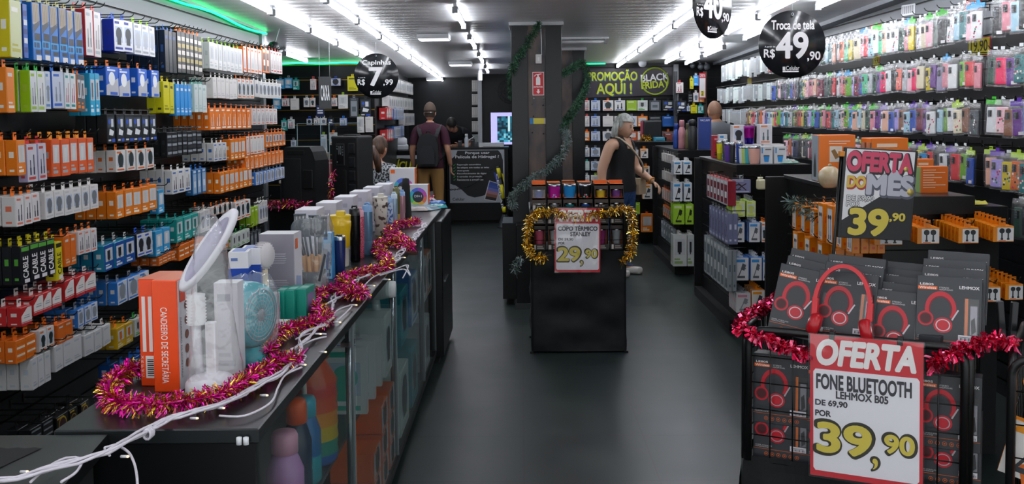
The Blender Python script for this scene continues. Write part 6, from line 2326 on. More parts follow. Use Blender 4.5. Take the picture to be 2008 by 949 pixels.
lettering(g, '2', w * .35, h * .12, w * .6, h * .28, M('#35302a', .4), -.0022, .04)
g.build('lettering', t)


# ---------------------------------------------------------------- round hanging price signs
def round_sign(label, px, py, dia_px, y, rz, top, price, cents, sub=True, tilt=0.0):
    p = at_y(px, py, y)
    R_ = dia_px * y / FPX / 2
    t = thing('hanging_sign', label, 'sign', p, rz)
    g = G()
    g.lathe([(0, -.004), (R_, -.004), (R_, .004), (0, .004)], M('#1b1d21', .2, spec=.6), 48, ax=Matrix.Rotation(PI / 2, 3, 'X'))
    g.build('disc', t)
    g = G()
    WL = M('#e6e4e6', .35)
    Y = -.0052
    k = R_
    if top:
        lettering(g, top, -.62 * k, .44 * k, .66 * k, .70 * k, WL, Y, .045)
    lettering(g, 'A partir de:', -.82 * k, -.10 * k, -.50 * k, -.04 * k, WL, Y, .03)
    lettering(g, 'R$', -.84 * k, -.42 * k, -.52 * k, -.14 * k, WL, Y, .04)
    if len(price) == 1:
        lettering(g, price, -.30 * k, -.42 * k, .26 * k, .36 * k, WL, Y, .05)
        lettering(g, ',' + cents, .32 * k, -.44 * k, .74 * k, -.16 * k, WL, Y, .04)
    else:
        lettering(g, price, -.46 * k, -.40 * k, .46 * k, .34 * k, WL, Y, .05)
        lettering(g, ',' + cents, .46 * k, -.50 * k, .84 * k, -.22 * k, WL, Y, .04)
    lettering(g, 'Celular', -.18 * k, -.76 * k, .22 * k, -.64 * k, WL, Y, .02)
    poly_rect(g, -.28 * k, -.82 * k, .20 * k, -.78 * k, WL, Y)
    poly_rect(g, -.28 * k, -.77 * k, -.20 * k, -.66 * k, WL, Y)
    g.build('lettering', t)
    g = G()
    zt_ = ceil_z(y) - p.z
    g.tube([(0, 0, R_ - .02), (0, 0, zt_)], .0018, M('#c9ccd0', .4), 5)
    g.tube([(.008 * math.cos(i * PI / 4), -.006, R_ - .025 + .008 * math.sin(i * PI / 4)) for i in range(8)], .0015, CHROME, 5, closed=True)
    g.build('hanging_string', t)
    return t


round_sign('round black hanging sign reading Capinhas 7,99', 738, 149, 88, 9.8, rad(-4), 'Capinhas', '7', '99')
round_sign('round black hanging sign reading Troca de tela 49,90', 1553, 87, 131, 6.3, rad(2), 'Troca de tela', '49', '90')
round_sign('round black hanging sign reading 40,90, cut by the picture top', 1397, 8, 134, 5.6, rad(46), None, '40', '90')
p = at_y(637, 182, 9.6)
a, b = at_y(624, 150, 9.6), at_y(650, 214, 9.6)
t = thing('hanging_sign', 'narrow black hanging CAIXA sign over the cash desk', 'sign', (a.x, 9.6, b.z), rad(8))
w, h = b.x - a.x, a.z - b.z
g = G()
g.box(0, -.004, 0, w, .004, h, M('#26292e', .2), .003, 1)
g.build('board', t)
g = G()
lettering(g, 'CAIXA', w * .18, h * .28, w * .86, h * .72, M('#e8eaec', .35), -.0052, .05)
g.build('lettering', t)
g = G()
for x in (.1, .9):
    g.tube([(w * x, 0, h), (w * x, 0, ceil_z(9.6) - b.z)], .0018, M('#c9ccd0', .4), 5)
g.build('hanging_string', t)
a, b = at_y(614, 206, 10.1), at_y(630, 229, 10.1)
t = thing('price_card', 'small navy card on a thin stand below the CAIXA sign', 'sign', (a.x, 10.25, b.z))
w, h = b.x - a.x, a.z - b.z
g = G()
g.box(0, 0, 0, w, .004, h, M('#1f2a54', .35))
for i in range(3):
    poly_rect(g, w * .15, h * (.28 + .2 * i), w * .85, h * (.40 + .2 * i), M('#d6dae6', .4), -.001)
g.build('card', t)
g = G()
g.tube([(w / 2, .006, .02), (w / 2, .006, .95 - b.z)], .004, M('#7f9fb0', .3), 6)
g.build('stand', t)
# bracket camera at the end of the cable wall
p = at_y(537, 92, 8.5)
t = thing('bracket_speaker', 'small dark spotlight on a bracket at the end of the cable wall', 'lamp', p)
g = G()
g.tube([(0, 0, 0), (.02, 0, .07), (.05, 0, ceil_z(8.5) - p.z)], .008, M('#8b9096', .4), 8)
g.build('bracket', t)
g = G()
g.lathe([(0, -.08), (.04, -.07), (.05, 0), (.035, .04), (0, .05)], M('#1a1c20', .35), 14)
g.build('head', t)
# ---------------------------------------------------------------- people
def skin(V, E, mat_, sub=2):
    """one continuous surface grown round a skeleton; V: (x, y, z, rx[, ry])"""
    me = bpy.data.meshes.new('sk')
    me.from_pydata([v[:3] for v in V], E, [])
    ob = bpy.data.objects.new('sk', me)
    COL.objects.link(ob)
    md = ob.modifiers.new('s', 'SKIN')
    md.use_smooth_shade = True
    for i, v in enumerate(V):
        d = me.skin_vertices[0].data[i]
        d.radius = (v[3], v[4] if len(v) > 4 else v[3])
        d.use_root = i == 0
    sm = ob.modifiers.new('u', 'SUBSURF')
    sm.levels = sm.render_levels = sub
    bpy.context.view_layer.update()
    out = bpy.data.meshes.new_from_object(ob.evaluated_get(bpy.context.evaluated_depsgraph_get()))
    bpy.data.objects.remove(ob)
    bpy.data.meshes.remove(me)
    return out


def head_geo(g, c, skin_m, mx=None, s=1.0, lip='#a8584c', brow='#3a2a22'):
    """head centre c, face towards +Y of mx"""
    mx = Matrix.Translation(c) @ (mx.to_4x4() if mx is not None else Matrix()) @ Matrix.Scale(s, 4)
    b = bmesh.new()
    bmesh.ops.create_uvsphere(b, u_segments=28, v_segments=20, radius=1)
    for v in b.verts:
        x, y, z = v.co
        jaw = max(0, -z)
        w_ = .076 * (1 - .30 * jaw * jaw)
        yy = y * .094
        if y > 0:
            yy -= .012 * (1 - abs(z)) * (1 - abs(x)) * .2
            yy += .010 * jaw
        else:
            yy *= 1 - .25 * jaw
        zz = z * .118
        # eye sockets
        for sx in (-1, 1):
            d = math.hypot(x * .076 - sx * .03, zz - .008)
            if y > 0 and d < .02:
                yy -= .008 * (1 - d / .02)
        v.co = mx @ Vector((x * w_, yy, zz))
    for f in b.faces:
        f.smooth = True
    g.absorb(b, skin_m)

    def ell(c_, r, m, sc, n=10):
        b = bmesh.new()
        bmesh.ops.create_uvsphere(b, u_segments=n, v_segments=8, radius=r)
        for v in b.verts:
            v.co = mx @ (Vector((v.co.x * sc[0], v.co.y * sc[1], v.co.z * sc[2])) + Vector(c_))
        for f in b.faces:
            f.smooth = True
        g.absorb(b, m)
    ell((0, .094, -.018), .016, skin_m, (.8, .9, 1.0))
    ell((0, .090, .004), .011, skin_m, (.7, .8, 2.2))
    for sx in (-1, 1):
        ell((sx * .078, -.005, -.008), .030, skin_m, (.28, .62, 1.05))
        ell((sx * .030, .077, .008), .011, M('#e4dfda', .25), (1.2, .8, .75))
        ell((sx * .030, .085, .008), .0055, M('#2a1e18', .2), (1, .7, 1))
        ell((sx * .031, .088, .028), .014, M(brow, .7), (1.3, .4, .3))
    ell((0, .088, -.055), .016, M(lip, .5), (1.5, .5, .42))


def hair_cap(g, c, m, mx=None, s=1.0, front=.35, low=-.55, puff=1.08):
    mx = Matrix.Translation(c) @ (mx.to_4x4() if mx is not None else Matrix()) @ Matrix.Scale(s, 4)
    b = bmesh.new()
    bmesh.ops.create_uvsphere(b, u_segments=28, v_segments=20, radius=1)
    kill = [v for v in b.verts if (v.co.y > .25 and v.co.z < front) or v.co.z < low or (v.co.y > -.1 and v.co.z < -.15)]
    bmesh.ops.delete(b, geom=kill, context='VERTS')
    for v in b.verts:
        v.co = mx @ Vector((v.co.x * .077 * puff, v.co.y * .095 * puff - .003, v.co.z * .119 * puff + .002))
    for f in b.faces:
        f.smooth = True
    g.absorb(b, m)


def hand_geo(g, wrist, d, side, m, curl=.5, L=.18):
    """palm and five fingers; d: pointing direction, side: unit vector to the thumb"""
    d = Vector(d).normalized()
    s = Vector(side)
    s = (s - d * s.dot(d)).normalized()
    n = d.cross(s).normalized()     # back-to-palm axis
    w = Vector(wrist)
    b = bmesh.new()
    bmesh.ops.create_uvsphere(b, u_segments=12, v_segments=8, radius=1)
    for v in b.verts:
        v.co = w + d * (.045 + .052 * v.co.z) + s * (.040 * v.co.x) + n * (.016 * v.co.y)
    for f in b.faces:
        f.smooth = True
    g.absorb(b, m)
    for i, (o, l) in enumerate(((.030, .072), (.011, .080), (-.009, .075), (-.028, .058))):
        p0 = w + d * .075 + s * o
        c1, c2 = curl * .6, curl * 1.5
        p1 = p0 + (d * math.cos(c1) + n * math.sin(c1)) * l * .42
        p2 = p1 + (d * math.cos(c2) + n * math.sin(c2)) * l * .33
        p3 = p2 + (d * math.cos(c2 * 1.3) + n * math.sin(c2 * 1.3)) * l * .25
        g.tube([p0, p1, p2, p3, p3 + (p3 - p2) * .15], [.0095, .009, .008, .007, .003], m, 8)
    p0 = w + d * .03 + s * .030
    p1 = p0 + (d * .7 + s * .7 + n * .2).normalized() * .036
    p2 = p1 + (d * .92 + s * .25 + n * .35).normalized() * .03
    g.tube([p0, p1, p2, p2 + (p2 - p1) * .2], [.012, .0105, .009, .003], m, 8)


SKN = M('#c99478', .5)
SKN2 = M('#b5805f', .5)


def body(label, loc, rz, V, E, sk, head_c, head_mx, hands, cat='person', brow='#3a2a22'):
    """V/E: skeleton of the bare body up to the neck and wrists"""
    g = G()
    me = skin(V, E, sk)
    g.mesh(me, sk)
    for f in g.bm.faces:
        f.smooth = True
    bpy.data.meshes.remove(me)
    head_geo(g, head_c, sk, head_mx, brow=brow)
    for h in hands:
        hand_geo(g, *h[:3], sk, *h[3:])
    o = g.build('person', None, loc, rz)
    return tag(o, label, cat)


def garment(name, parent, V, E, m, sub=2):
    g = G()
    me = skin(V, E, m, sub)
    g.mesh(me, m)
    for f in g.bm.faces:
        f.smooth = True
    bpy.data.meshes.remove(me)
    return g.build(name, parent)


def shell(name, body_o, cuts, keep, off, m, mmap=None):
    """cloth lying on the body: the part of its surface that keep() names, lifted by off"""
    b = bmesh.new()
    b.from_mesh(body_o.data)
    for co, no in cuts:
        bmesh.ops.bisect_plane(b, geom=b.verts[:] + b.edges[:] + b.faces[:], plane_co=co, plane_no=no)
    bmesh.ops.delete(b, geom=[f for f in b.faces if not keep(f.calc_center_median())], context='FACES')
    b.normal_update()
    for v, n in [(v, v.normal.copy()) for v in b.verts]:
        v.co += n * off
    g = G()
    for f in b.faces:
        f.smooth = True
    g.absorb(b, m)
    return g.build(name, body_o)


# a standing skeleton, back to -Y: index map below
#            pelvis            waist             chest             collar            neck            nape
TORSO = [(0, 0, .96, .15, .11), (0, .0, 1.10, .145, .105), (0, 0, 1.30, .165, .115), (0, -.005, 1.43, .13, .085), (0, .005, 1.50, .058, .06), (0, .018, 1.56, .055, .058)]


def arms_legs(aL, aR, legs=True, shoulder=.185, z=1.42):
    V, E = [], []
    b = len(TORSO)
    E += [(i, i + 1) for i in range(len(TORSO) - 1)]
    for sx, (el, wr) in ((-1, aL), (1, aR)):
        i = b + len(V)
        V += [(sx * shoulder, 0, z, .062), (*el, .045), (*wr, .029)]
        E += [(3, i), (i, i + 1), (i + 1, i + 2)]
    if legs:
        for sx in (-1, 1):
            i = b + len(V)
            V += [(sx * .095, 0, .86, .098), (sx * .11, .01, .50, .064), (sx * .12, -.02, .09, .042), (sx * .135, .12, .035, .036)]
            E += [(0, i), (i, i + 1), (i + 1, i + 2), (i + 2, i + 3)]
    return TORSO + V, E


# man with cap and backpack, seen from behind
p = at_z(846, 452, 0)
PM = (p.x, p.y, 0)
aL, aR = ((-.25, -.03, 1.14), (-.255, .07, .90)), ((.25, -.02, 1.14), (.275, .10, .90))
V, E = arms_legs(aL, aR)
V = [list(v) for v in V]
man = body('man in maroon t-shirt, khaki trousers and cap standing at the service counter, seen from behind', PM, rad(-3), [tuple(v) for v in V], E, SKN, (0, .03, 1.655), Matrix.Rotation(rad(-10), 3, 'X'),
           [((-.255, .07, .90), (-.02, .25, -1), (.3, 1, .1), .5), ((.275, .10, .90), (.02, .25, -1), (-.3, 1, .1), .5)])
TC = [((0, 0, 1.215), (0, 0, 1)), ((0, 0, 1.50), (0, .25, 1)), ((0, 0, .88), (0, 0, 1)), ((.195, 0, 0), (1, 0, 0)), ((-.195, 0, 0), (1, 0, 0))]
shell('t_shirt', man, TC, lambda c: c.z > .88 and c.z + .25 * c.y < 1.50 and (c.z > 1.215 or abs(c.x) < .195), .017, M('#3f1028', .75))
shell('trousers', man, [((0, 0, .97), (0, 0, 1)), ((0, 0, .09), (0, 0, 1))], lambda c: .09 < c.z < .97 and abs(c.x) < .215, .013, M('#9a7440', .8))
for sx in (-1, 1):
    g = G()
    g.box(sx * .13 - .05, -.08, 0, sx * .13 + .05, .20, .085, M('#c9c6c0' if sx > 0 else '#b9b6b0', .5), .03, 3)
    g.build('shoe', man)
g = G()
mxh = Matrix.Rotation(rad(-10), 3, 'X')
hair_cap(g, (0, .03, 1.655), M('#3a2c22', .7), mxh, 1.0, .2, -.62, 1.05)
g.build('hair', man)
g = G()
hair_cap(g, (0, .03, 1.675), M('#5a4a40', .8), mxh, 1.0, -.05, -.08, 1.14)
g.tube([(.06, -.062, 1.665), (0, -.086, 1.655), (-.06, -.062, 1.665)], .008, M('#4a3c34', .8), 6)
g.ball((.03, -.085, 1.662), .009, M('#d8d8d4', .4), 8)
g.box(-.07, .10, 1.66, .07, .19, 1.668, M('#4f4038', .8), .003)
g.build('cap', man)
pk = thing('backpack', 'black backpack with angular straps on the man in maroon', 'backpack', (PM[0], PM[1], 0), rad(-3))
g = G()
BP = M('#14171b', .6)
prof = [(-.13, .92), (.13, .92), (.15, .98), (.145, 1.22), (.11, 1.33), (.04, 1.37), (-.04, 1.37), (-.11, 1.33), (-.145, 1.22), (-.15, .98)]
g.prism(prof, -.27, -.135, BP)
bmesh.ops.bevel(g.bm, geom=[e for e in g.bm.edges], offset=.025, segments=3, affect='EDGES')
g.build('main_bag', pk)
g = G()
g.prism([(-.10, .95), (.10, .95), (.105, 1.12), (.06, 1.20), (-.06, 1.20), (-.105, 1.12)], -.30, -.262, M('#1a1e23', .55))
bmesh.ops.bevel(g.bm, geom=[e for e in g.bm.edges], offset=.014, segments=2, affect='EDGES')
g.build('front_pocket', pk)
for sx in (-1, 1):
    g = G()
    pts = smooth_path([(sx * .09, -.15, 1.28), (sx * .13, -.12, 1.40), (sx * .145, -.02, 1.487), (sx * .14, .09, 1.43), (sx * .15, .14, 1.28), (sx * .17, .10, 1.08), (sx * .12, -.15, .98)], .04)
    for a, b in zip(pts, pts[1:]):
        n = Vector((0, 0, 1)).cross(b - a)
        w_ = Vector((.028, 0, 0))
        g.face([a - w_, a + w_, b + w_, b - w_], BP)
        o2 = Vector((0, -.006, .006))
        g.face([a - w_ + o2, b - w_ + o2, b + w_ + o2, a + w_ + o2], BP)
    g.build('shoulder_strap', pk)
g = G()
g.tube([(-.03, -.17, 1.37), (-.02, -.17, 1.405), (.02, -.17, 1.405), (.03, -.17, 1.37)], .008, BP, 6)
g.build('grab_handle', pk)
g = G()
g.tube([(.262 + .033 * math.cos(i * PI / 8), .085 + .033 * math.sin(i * PI / 8), .935) for i in range(16)], .005, M('#2a2320', .5), 6, closed=True)
tag(g.build('wrist_strap', None, (PM[0], PM[1], 0), rad(-3)), 'dark bracelet on the wrist of the man in maroon', 'bracelet')

# employee leaning over the service counter
pe = at_y(888, 290, 15.25)
PE = (pe.x, 15.25, 0)
Vb = [(0, .05, .96, .15, .11), (0, .0, 1.10, .145, .105), (0, -.10, 1.26, .165, .115), (0, -.20, 1.36, .13, .09), (.0, -.27, 1.40, .058, .06), (0, -.31, 1.425, .055, .058)]
Vx = [(-.19, -.18, 1.36, .062), (-.30, -.20, 1.18, .045), (-.12, -.44, 1.15, .029), (.19, -.18, 1.36, .062), (.30, -.18, 1.16, .045), (.06, -.42, 1.15, .029),
      (-.095, .06, .86, .098), (-.11, .04, .50, .064), (-.12, .06, .09, .042), (-.13, -.07, .035, .036), (.095, .06, .86, .098), (.11, .04, .50, .064), (.12, .06, .09, .042), (.13, -.07, .035, .036)]
Eb = [(0, 1), (1, 2), (2, 3), (3, 4), (4, 5), (3, 6), (6, 7), (7, 8), (3, 9), (9, 10), (10, 11), (0, 12), (12, 13), (13, 14), (14, 15), (0, 16), (16, 17), (17, 18), (18, 19)]
mxe = Matrix.Rotation(PI, 3, 'Z') @ Matrix.Rotation(rad(-48), 3, 'X')
emp = body('shop clerk in black polo with white sleeve trim bending over the service counter', PE, rad(8), Vb + Vx, Eb, SKN, (-.04, -.36, 1.475), mxe,
           [((-.12, -.44, 1.15), (.6, -.7, -.12), (0, -.4, 1), .5), ((.06, -.42, 1.15), (-.6, -.7, -.12), (0, -.4, 1), .5)])
shell('polo_shirt', emp, [((0, 0, 1.24), (0, 0, 1)), ((0, -.285, 1.41), (0, -.85, .5)), ((0, 0, .93), (0, 0, 1)), ((.205, 0, 0), (1, 0, 0)), ((-.205, 0, 0), (1, 0, 0))],
      lambda c: c.z > .93 and (c.y + .285) * -.85 + (c.z - 1.41) * .5 < 0 and (c.z > 1.24 or (abs(c.x) < .205 and c.y > -.31)) and c.y > -.4, .014, M('#101319', .75))
garment('trousers', emp, [(0, .055, .93, .165, .125), (-.098, .06, .84, .115), (-.112, .045, .48, .088), (-.12, .06, .12, .072), (.098, .06, .84, .115), (.112, .045, .48, .088), (.12, .06, .12, .072)],
        [(0, 1), (1, 2), (2, 3), (0, 4), (4, 5), (5, 6)], M('#1a1f2a', .8))
for sx in (-1, 1):
    g = G()
    a = Vector((sx * .262, -.19, 1.245))
    d = Vector((sx * .5, -.05, -.85)).normalized()
    u = d.orthogonal().normalized()
    v = d.cross(u)
    g.tube([a + (u * math.cos(i * PI / 8) + v * math.sin(i * PI / 8)) * .070 for i in range(16)], .011, M('#d8d8da', .6), 6, closed=True)
    g.build('sleeve_trim', emp)
g = G()
hair_cap(g, (-.04, -.36, 1.475), M('#191514', .6), mxe, 1.0, .25, -.5, 1.1)
g.build('hair', emp)
for sx in (-1, 1):
    g = G()
    g.box(sx * .13 - .05, -.14, 0, sx * .13 + .05, .13, .08, M('#1a1a1c', .5), .03, 3)
    g.build('shoe', emp)

# seated woman with brown ponytail
pw = at_y(735, 300, 10.0)
PW = (pw.x, 10.0, 0)
Vb = [(0, 0, .62, .16, .13), (0, .02, .76, .145, .11), (0, .03, .96, .155, .11), (0, .03, 1.08, .12, .08), (0, .05, 1.15, .05, .052), (0, .07, 1.20, .048, .05)]
Vx = [(-.165, .03, 1.07, .056), (-.20, .08, .84, .042), (-.12, .30, .80, .027), (.165, .03, 1.07, .056), (.20, .08, .84, .042), (.12, .30, .80, .027),
      (-.10, .14, .60, .095), (-.12, .44, .58, .065), (-.12, .42, .10, .042), (-.12, .54, .035, .034), (.10, .14, .60, .095), (.12, .44, .58, .065), (.12, .42, .10, .042), (.12, .54, .035, .034)]
mxw = Matrix.Rotation(rad(-18), 3, 'X')
wom = body('seated woman with brown ponytail and speckled grey blouse behind the tall loudspeaker', PW, rad(-22), Vb + Vx, Eb, SKN, (0, .095, 1.285), mxw,
           [((-.12, .30, .80), (.2, 1, -.1), (1, 0, .2), .4), ((.12, .30, .80), (-.2, 1, -.1), (-1, 0, .2), .4)])
SPEC = noisy('speckled_blouse', '#16191d', '#b4b8be', 55, rough=.75, detail=3, ramp=(.46, .56))
garment('blouse', wom, [(0, .0, .56, .195, .16), (0, .02, .76, .18, .14), (0, .03, .96, .185, .14), (0, .03, 1.08, .14, .10), (0, .045, 1.13, .072, .07),
                        (-.175, .03, 1.065, .078), (-.20, .06, .93, .07), (-.205, .08, .84, .064), (.175, .03, 1.065, .078), (.20, .06, .93, .07), (.205, .08, .84, .064)],
        [(0, 1), (1, 2), (2, 3), (3, 4), (3, 5), (5, 6), (6, 7), (3, 8), (8, 9), (9, 10)], SPEC)
garment('trousers', wom, [(0, 0, .60, .18, .14), (-.10, .14, .59, .115), (-.12, .44, .57, .082), (-.12, .42, .12, .062), (.10, .14, .59, .115), (.12, .44, .57, .082), (.12, .42, .12, .062)],
        [(0, 1), (1, 2), (2, 3), (0, 4), (4, 5), (5, 6)], M('#1c2230', .8))
HB = noisy('brown_hair', '#2e1a10', '#5a3a24', 40, rough=.45, stretch=(1, 1, .15))
g = G()
hair_cap(g, (0, .095, 1.285), HB, mxw, 1.0, .3, -.6, 1.12)
g.tube(smooth_path([(0, -.02, 1.30), (.02, -.06, 1.27), (.06, -.075, 1.20), (.075, -.06, 1.10), (.07, -.05, 1.05)], .03), [.03, .034, .038, .04, .04, .038, .034, .03, .024, .018, .012, .008, .006, .004, .004, .004][:len(smooth_path([(0, -.02, 1.30), (.02, -.06, 1.27), (.06, -.075, 1.20), (.075, -.06, 1.10), (.07, -.05, 1.05)], .03))], HB, 10)
g.ball((.0, -.03, 1.29), .022, M('#c9b8a8', .4), 8, (1, .6, 1))
g.build('hair', wom)
t = thing('stool', 'dark round stool under the woman with the ponytail', 'stool', PW)
g = G()
g.lathe([(0, .45), (.17, .45), (.19, .47), (.18, .50), (0, .505)], M('#23262a', .5), 20)
g.build('seat', t)
for i in range(4):
    g = G()
    a = PI / 4 + i * PI / 2
    g.tube([(.12 * math.cos(a), .12 * math.sin(a), .46), (.18 * math.cos(a), .18 * math.sin(a), 0)], .012, CHROME, 8)
    g.build('leg', t)

# grey-haired woman in black tank top
pg = at_y(1216, 300, 9.7)
PG = (pg.x, 9.7, 0)
TW = [(0, 0, .90, .165, .13), (0, .0, 1.03, .15, .125), (0, .01, 1.21, .16, .13), (0, -.005, 1.32, .12, .085), (0, .005, 1.38, .05, .053), (0, .025, 1.42, .048, .05)]
Vx = [(-.17, 0, 1.305, .060), (-.235, .04, 1.06, .050), (-.215, .26, .93, .030), (.17, -.01, 1.305, .062), (.25, -.06, 1.06, .052), (.275, -.03, .83, .031),
      (-.095, 0, .80, .105), (-.105, .01, .46, .068), (-.11, -.02, .08, .042), (-.12, .11, .035, .034), (.095, 0, .80, .105), (.105, .01, .46, .068), (.11, -.02, .08, .042), (.12, .11, .035, .034)]
mxg = Matrix.Rotation(rad(-8), 3, 'X') @ Matrix.Rotation(rad(10), 3, 'Z')
RZG = rad(-128)
gw = body('woman with short grey hair, black tank top and blue jeans walking behind the cup basket', PG, RZG, TW + Vx, Eb, M('#c59a80', .5), (0, .045, 1.485), mxg,
          [((-.215, .26, .93), (.05, .75, -.6), (1, 0, .5), .55), ((.275, -.03, .83), (0.05, .15, -1), (-.2, 1, 0), .5)], brow='#8a8580')
def tank_keep(c):
    x = abs(c.x)
    return c.z > .84 and ((x < .165 and c.z < 1.27 and abs(c.y) < .17) or (.055 < x < .125 and 1.2 < c.z < 1.47 and (x / .085) ** 2 + ((c.y - .045) / .105) ** 2 + ((c.z - 1.485) / .13) ** 2 > 1.3))


shell('tank_top', gw, [((s * x, 0, 0), (1, 0, 0)) for s in (-1, 1) for x in (.165, .055, .125)] + [((0, 0, 1.27), (0, 0, 1)), ((0, 0, .84), (0, 0, 1))], tank_keep, .011, M('#0f1114', .8))
shell('jeans', gw, [((0, 0, .90), (0, 0, 1)), ((0, 0, .08), (0, 0, 1))], lambda c: .08 < c.z < .90 and abs(c.x) < .212 and abs(c.y) < .2, .010, noisy('denim', '#15305a', '#234a80', 60, rough=.8))
HG = noisy('grey_hair', '#7f8480', '#b4b8b4', 50, rough=.5, stretch=(1, 1, .2))
g = G()
hair_cap(g, (0, .045, 1.485), HG, mxg, 1.0, .42, -.75, 1.16)
for sx in (-1, 1):
    g.tube([(sx * .075, .02, 1.53), (sx * .092, .0, 1.46), (sx * .088, -.01, 1.40), (sx * .07, -.02, 1.36)], [.03, .036, .034, .015], HG, 10)
g.build('hair', gw)
for sx in (-1, 1):
    g = G()
    g.box(sx * .12 - .045, -.08, 0, sx * .12 + .045, .17, .075, M('#d0cdc8', .5), .028, 3)
    g.build('shoe', gw)
bg = thing('shoulder_bag', 'beige shoulder bag on a long strap carried by the grey-haired woman', 'bag', PG, RZG)
g = G()
g.prism([(-.30, .80), (-.17, .80), (-.165, .90), (-.18, .96), (-.29, .96), (-.305, .90)], .04, .12, M('#b8a488', .6))
bmesh.ops.bevel(g.bm, geom=[e for e in g.bm.edges], offset=.015, segments=2, affect='EDGES')
g.build('pouch', bg)
g = G()
g.tube(smooth_path([(-.24, .10, .95), (-.16, .17, 1.08), (-.04, .175, 1.20), (.06, .13, 1.31), (.10, .02, 1.385), (.08, -.08, 1.33), (-.02, -.16, 1.2), (-.16, -.15, 1.05), (-.24, .05, .95)], .03), .011, M('#b9a890', .6), 6)
g.build('strap', bg)
g = G()
d_ = Vector((.02, .22, -.13)).normalized()
u = d_.orthogonal().normalized()
v = d_.cross(u)
c = Vector((-.219, .235, .945))
g.tube([c + (u * math.cos(i * PI / 8) + v * math.sin(i * PI / 8)) * .034 for i in range(16)], .007, M('#d88a20', .4), 6, closed=True)
tag(g.build('bracelet', None, PG, RZG), 'orange bracelet on the wrist of the grey-haired woman', 'bracelet')

# bald man by the phone case wall
pb = at_y(1406, 240, 10.9)
PB = (min(pb.x, 2.2), 10.9, 0)
Vx = [(-.185, 0, 1.42, .062), (-.24, .02, 1.14, .046), (-.16, .26, 1.06, .03), (.185, 0, 1.42, .062), (.24, .02, 1.14, .046), (.16, .26, 1.06, .03)] + list(arms_legs(aL, aR)[0][12:])
mxb = Matrix.Rotation(rad(-14), 3, 'X')
bald = body('bald man in grey t-shirt looking at the phone case wall', PB, rad(14), TORSO + Vx, Eb, SKN2, (-.01, .035, 1.63), mxb,
            [((-.16, .26, 1.06), (.3, 1, .1), (1, 0, .3), .6), ((.16, .26, 1.06), (-.3, 1, .1), (-1, 0, .3), .6)])
shell('t_shirt', bald, [((0, 0, 1.215), (0, 0, 1)), ((0, 0, 1.50), (0, .25, 1)), ((0, 0, .9), (0, 0, 1)), ((.20, 0, 0), (1, 0, 0)), ((-.20, 0, 0), (1, 0, 0))],
      lambda c: c.z > .9 and c.z + .25 * c.y < 1.50 and (c.z > 1.215 or (abs(c.x) < .20 and c.y < .16)), .012, M('#6a6d72', .8))
garment('trousers', bald, [(0, 0, .93, .165, .125), (-.098, 0, .84, .115), (-.112, .01, .48, .088), (-.12, -.015, .12, .072), (.098, 0, .84, .115), (.112, .01, .48, .088), (.12, -.015, .12, .072)],
        [(0, 1), (1, 2), (2, 3), (0, 4), (4, 5), (5, 6)], M('#22262e', .8))
g = G()
hair_cap(g, (-.01, .035, 1.63), noisy('stubble', '#6a4a38', '#8a644c', 300, rough=.6), mxb, 1.0, -.2, -.5, 1.012)
g.build('hair', bald)
for sx in (-1, 1):
    g = G()
    g.box(sx * .13 - .05, -.08, 0, sx * .13 + .05, .20, .085, M('#26282c', .5), .03, 3)
    g.build('shoe', bald)
# ---------------------------------------------------------------- gondolas on the right
GX = 1.535


def gondola(name_l, y0, y1, h, x_face=1.66, x1=2.12, top_x=None):
    t = thing('gondola_shelf', name_l, 'gondola', (0, 0, 0))
    g = G()
    g.box(x_face, y0, .08, x1, y1, h - .01, BLACK)
    for i in range(1, 10):       # slat grooves of the front and aisle faces
        z = .08 + (h - .1) * i / 10
        g.box(x_face + .002, y0 - .002, z, x1 - .002, y0, z + .006, M('#040405', .8))
        g.box(x_face - .002, y0 + .002, z, x_face, y1 - .03, z + .006, M('#040405', .8))
    g.build('slat_body', t)
    g = G()
    g.box(GX, y1 - .03, .02, x_face + .16, y1, h, M('#0f1012', .35), .002, 1)
    g.build('end_panel', t)
    g = G()
    g.box(GX, y0 - .02, 0, x1 + .02, y1 - .03, .08, MATTE)
    g.build('plinth', t)
    g = G()
    g.box(x_face - .02, y0 - .04, h - .012, x1 + .02, y1, h + .012, TOPM, .002, 1)
    g.box(x_face - .02, y0 - .045, h - .07, x1 + .02, y0 - .03, h + .012, BLACK)
    g.build('top_board', t)
    return t


G3H, G2H, G1H = 1.215, 1.222, 1.235
gondola('nearest black gondola under the OFERTA DO MÊS sign', 4.47, 6.1, G3H, 1.67, 2.05)
gondola('middle black gondola carrying colourful tumblers', 7.15, 8.6, G2H, 1.60, 2.10)
gondola('deepest tall black gondola carrying bottles and a blue box', 9.7, 11.3, G1H, 1.585, 2.05)
board('end_counter', 'black counter with orange boxes behind the grey-haired woman', 1.45, 2.25, 12.0, 12.6, 1.27)
t = thing('low_ledge', 'black ledge with loose packs beside the nearest gondola top', 'shelf', (0, 0, 0))
g = G()
g.box(2.05, 4.46, 1.02, 2.24, 5.9, 1.175, BLACK, .003, 1)
g.build('body', t)
g = G()
g.box(2.06, 4.5, 0, 2.22, 5.85, 1.02, MATTE)
g.build('base', t)


def fpack(px0, py0, px1, py1, y, st, look, where, name='boxed_accessory', n=1, t=.04, tabs=True):
    a, b = at_y(px0, py0, y), at_y(px1, py1, y)
    w, h = b.x - a.x, a.z - b.z
    for i in range(n):
        pack(name, 'packaged accessory', ST[st], w, h, t, (a.x + w / 2 - .002 * i, y + t * 1.05 * i, a.z + .002 * i), RR.uniform(-.03, .03), '%s, foremost, %s' % (look, where) if i == 0 else '%s behind the front one, %s' % (look, where),
             '%s, %s' % (look, where), tab=tabs)


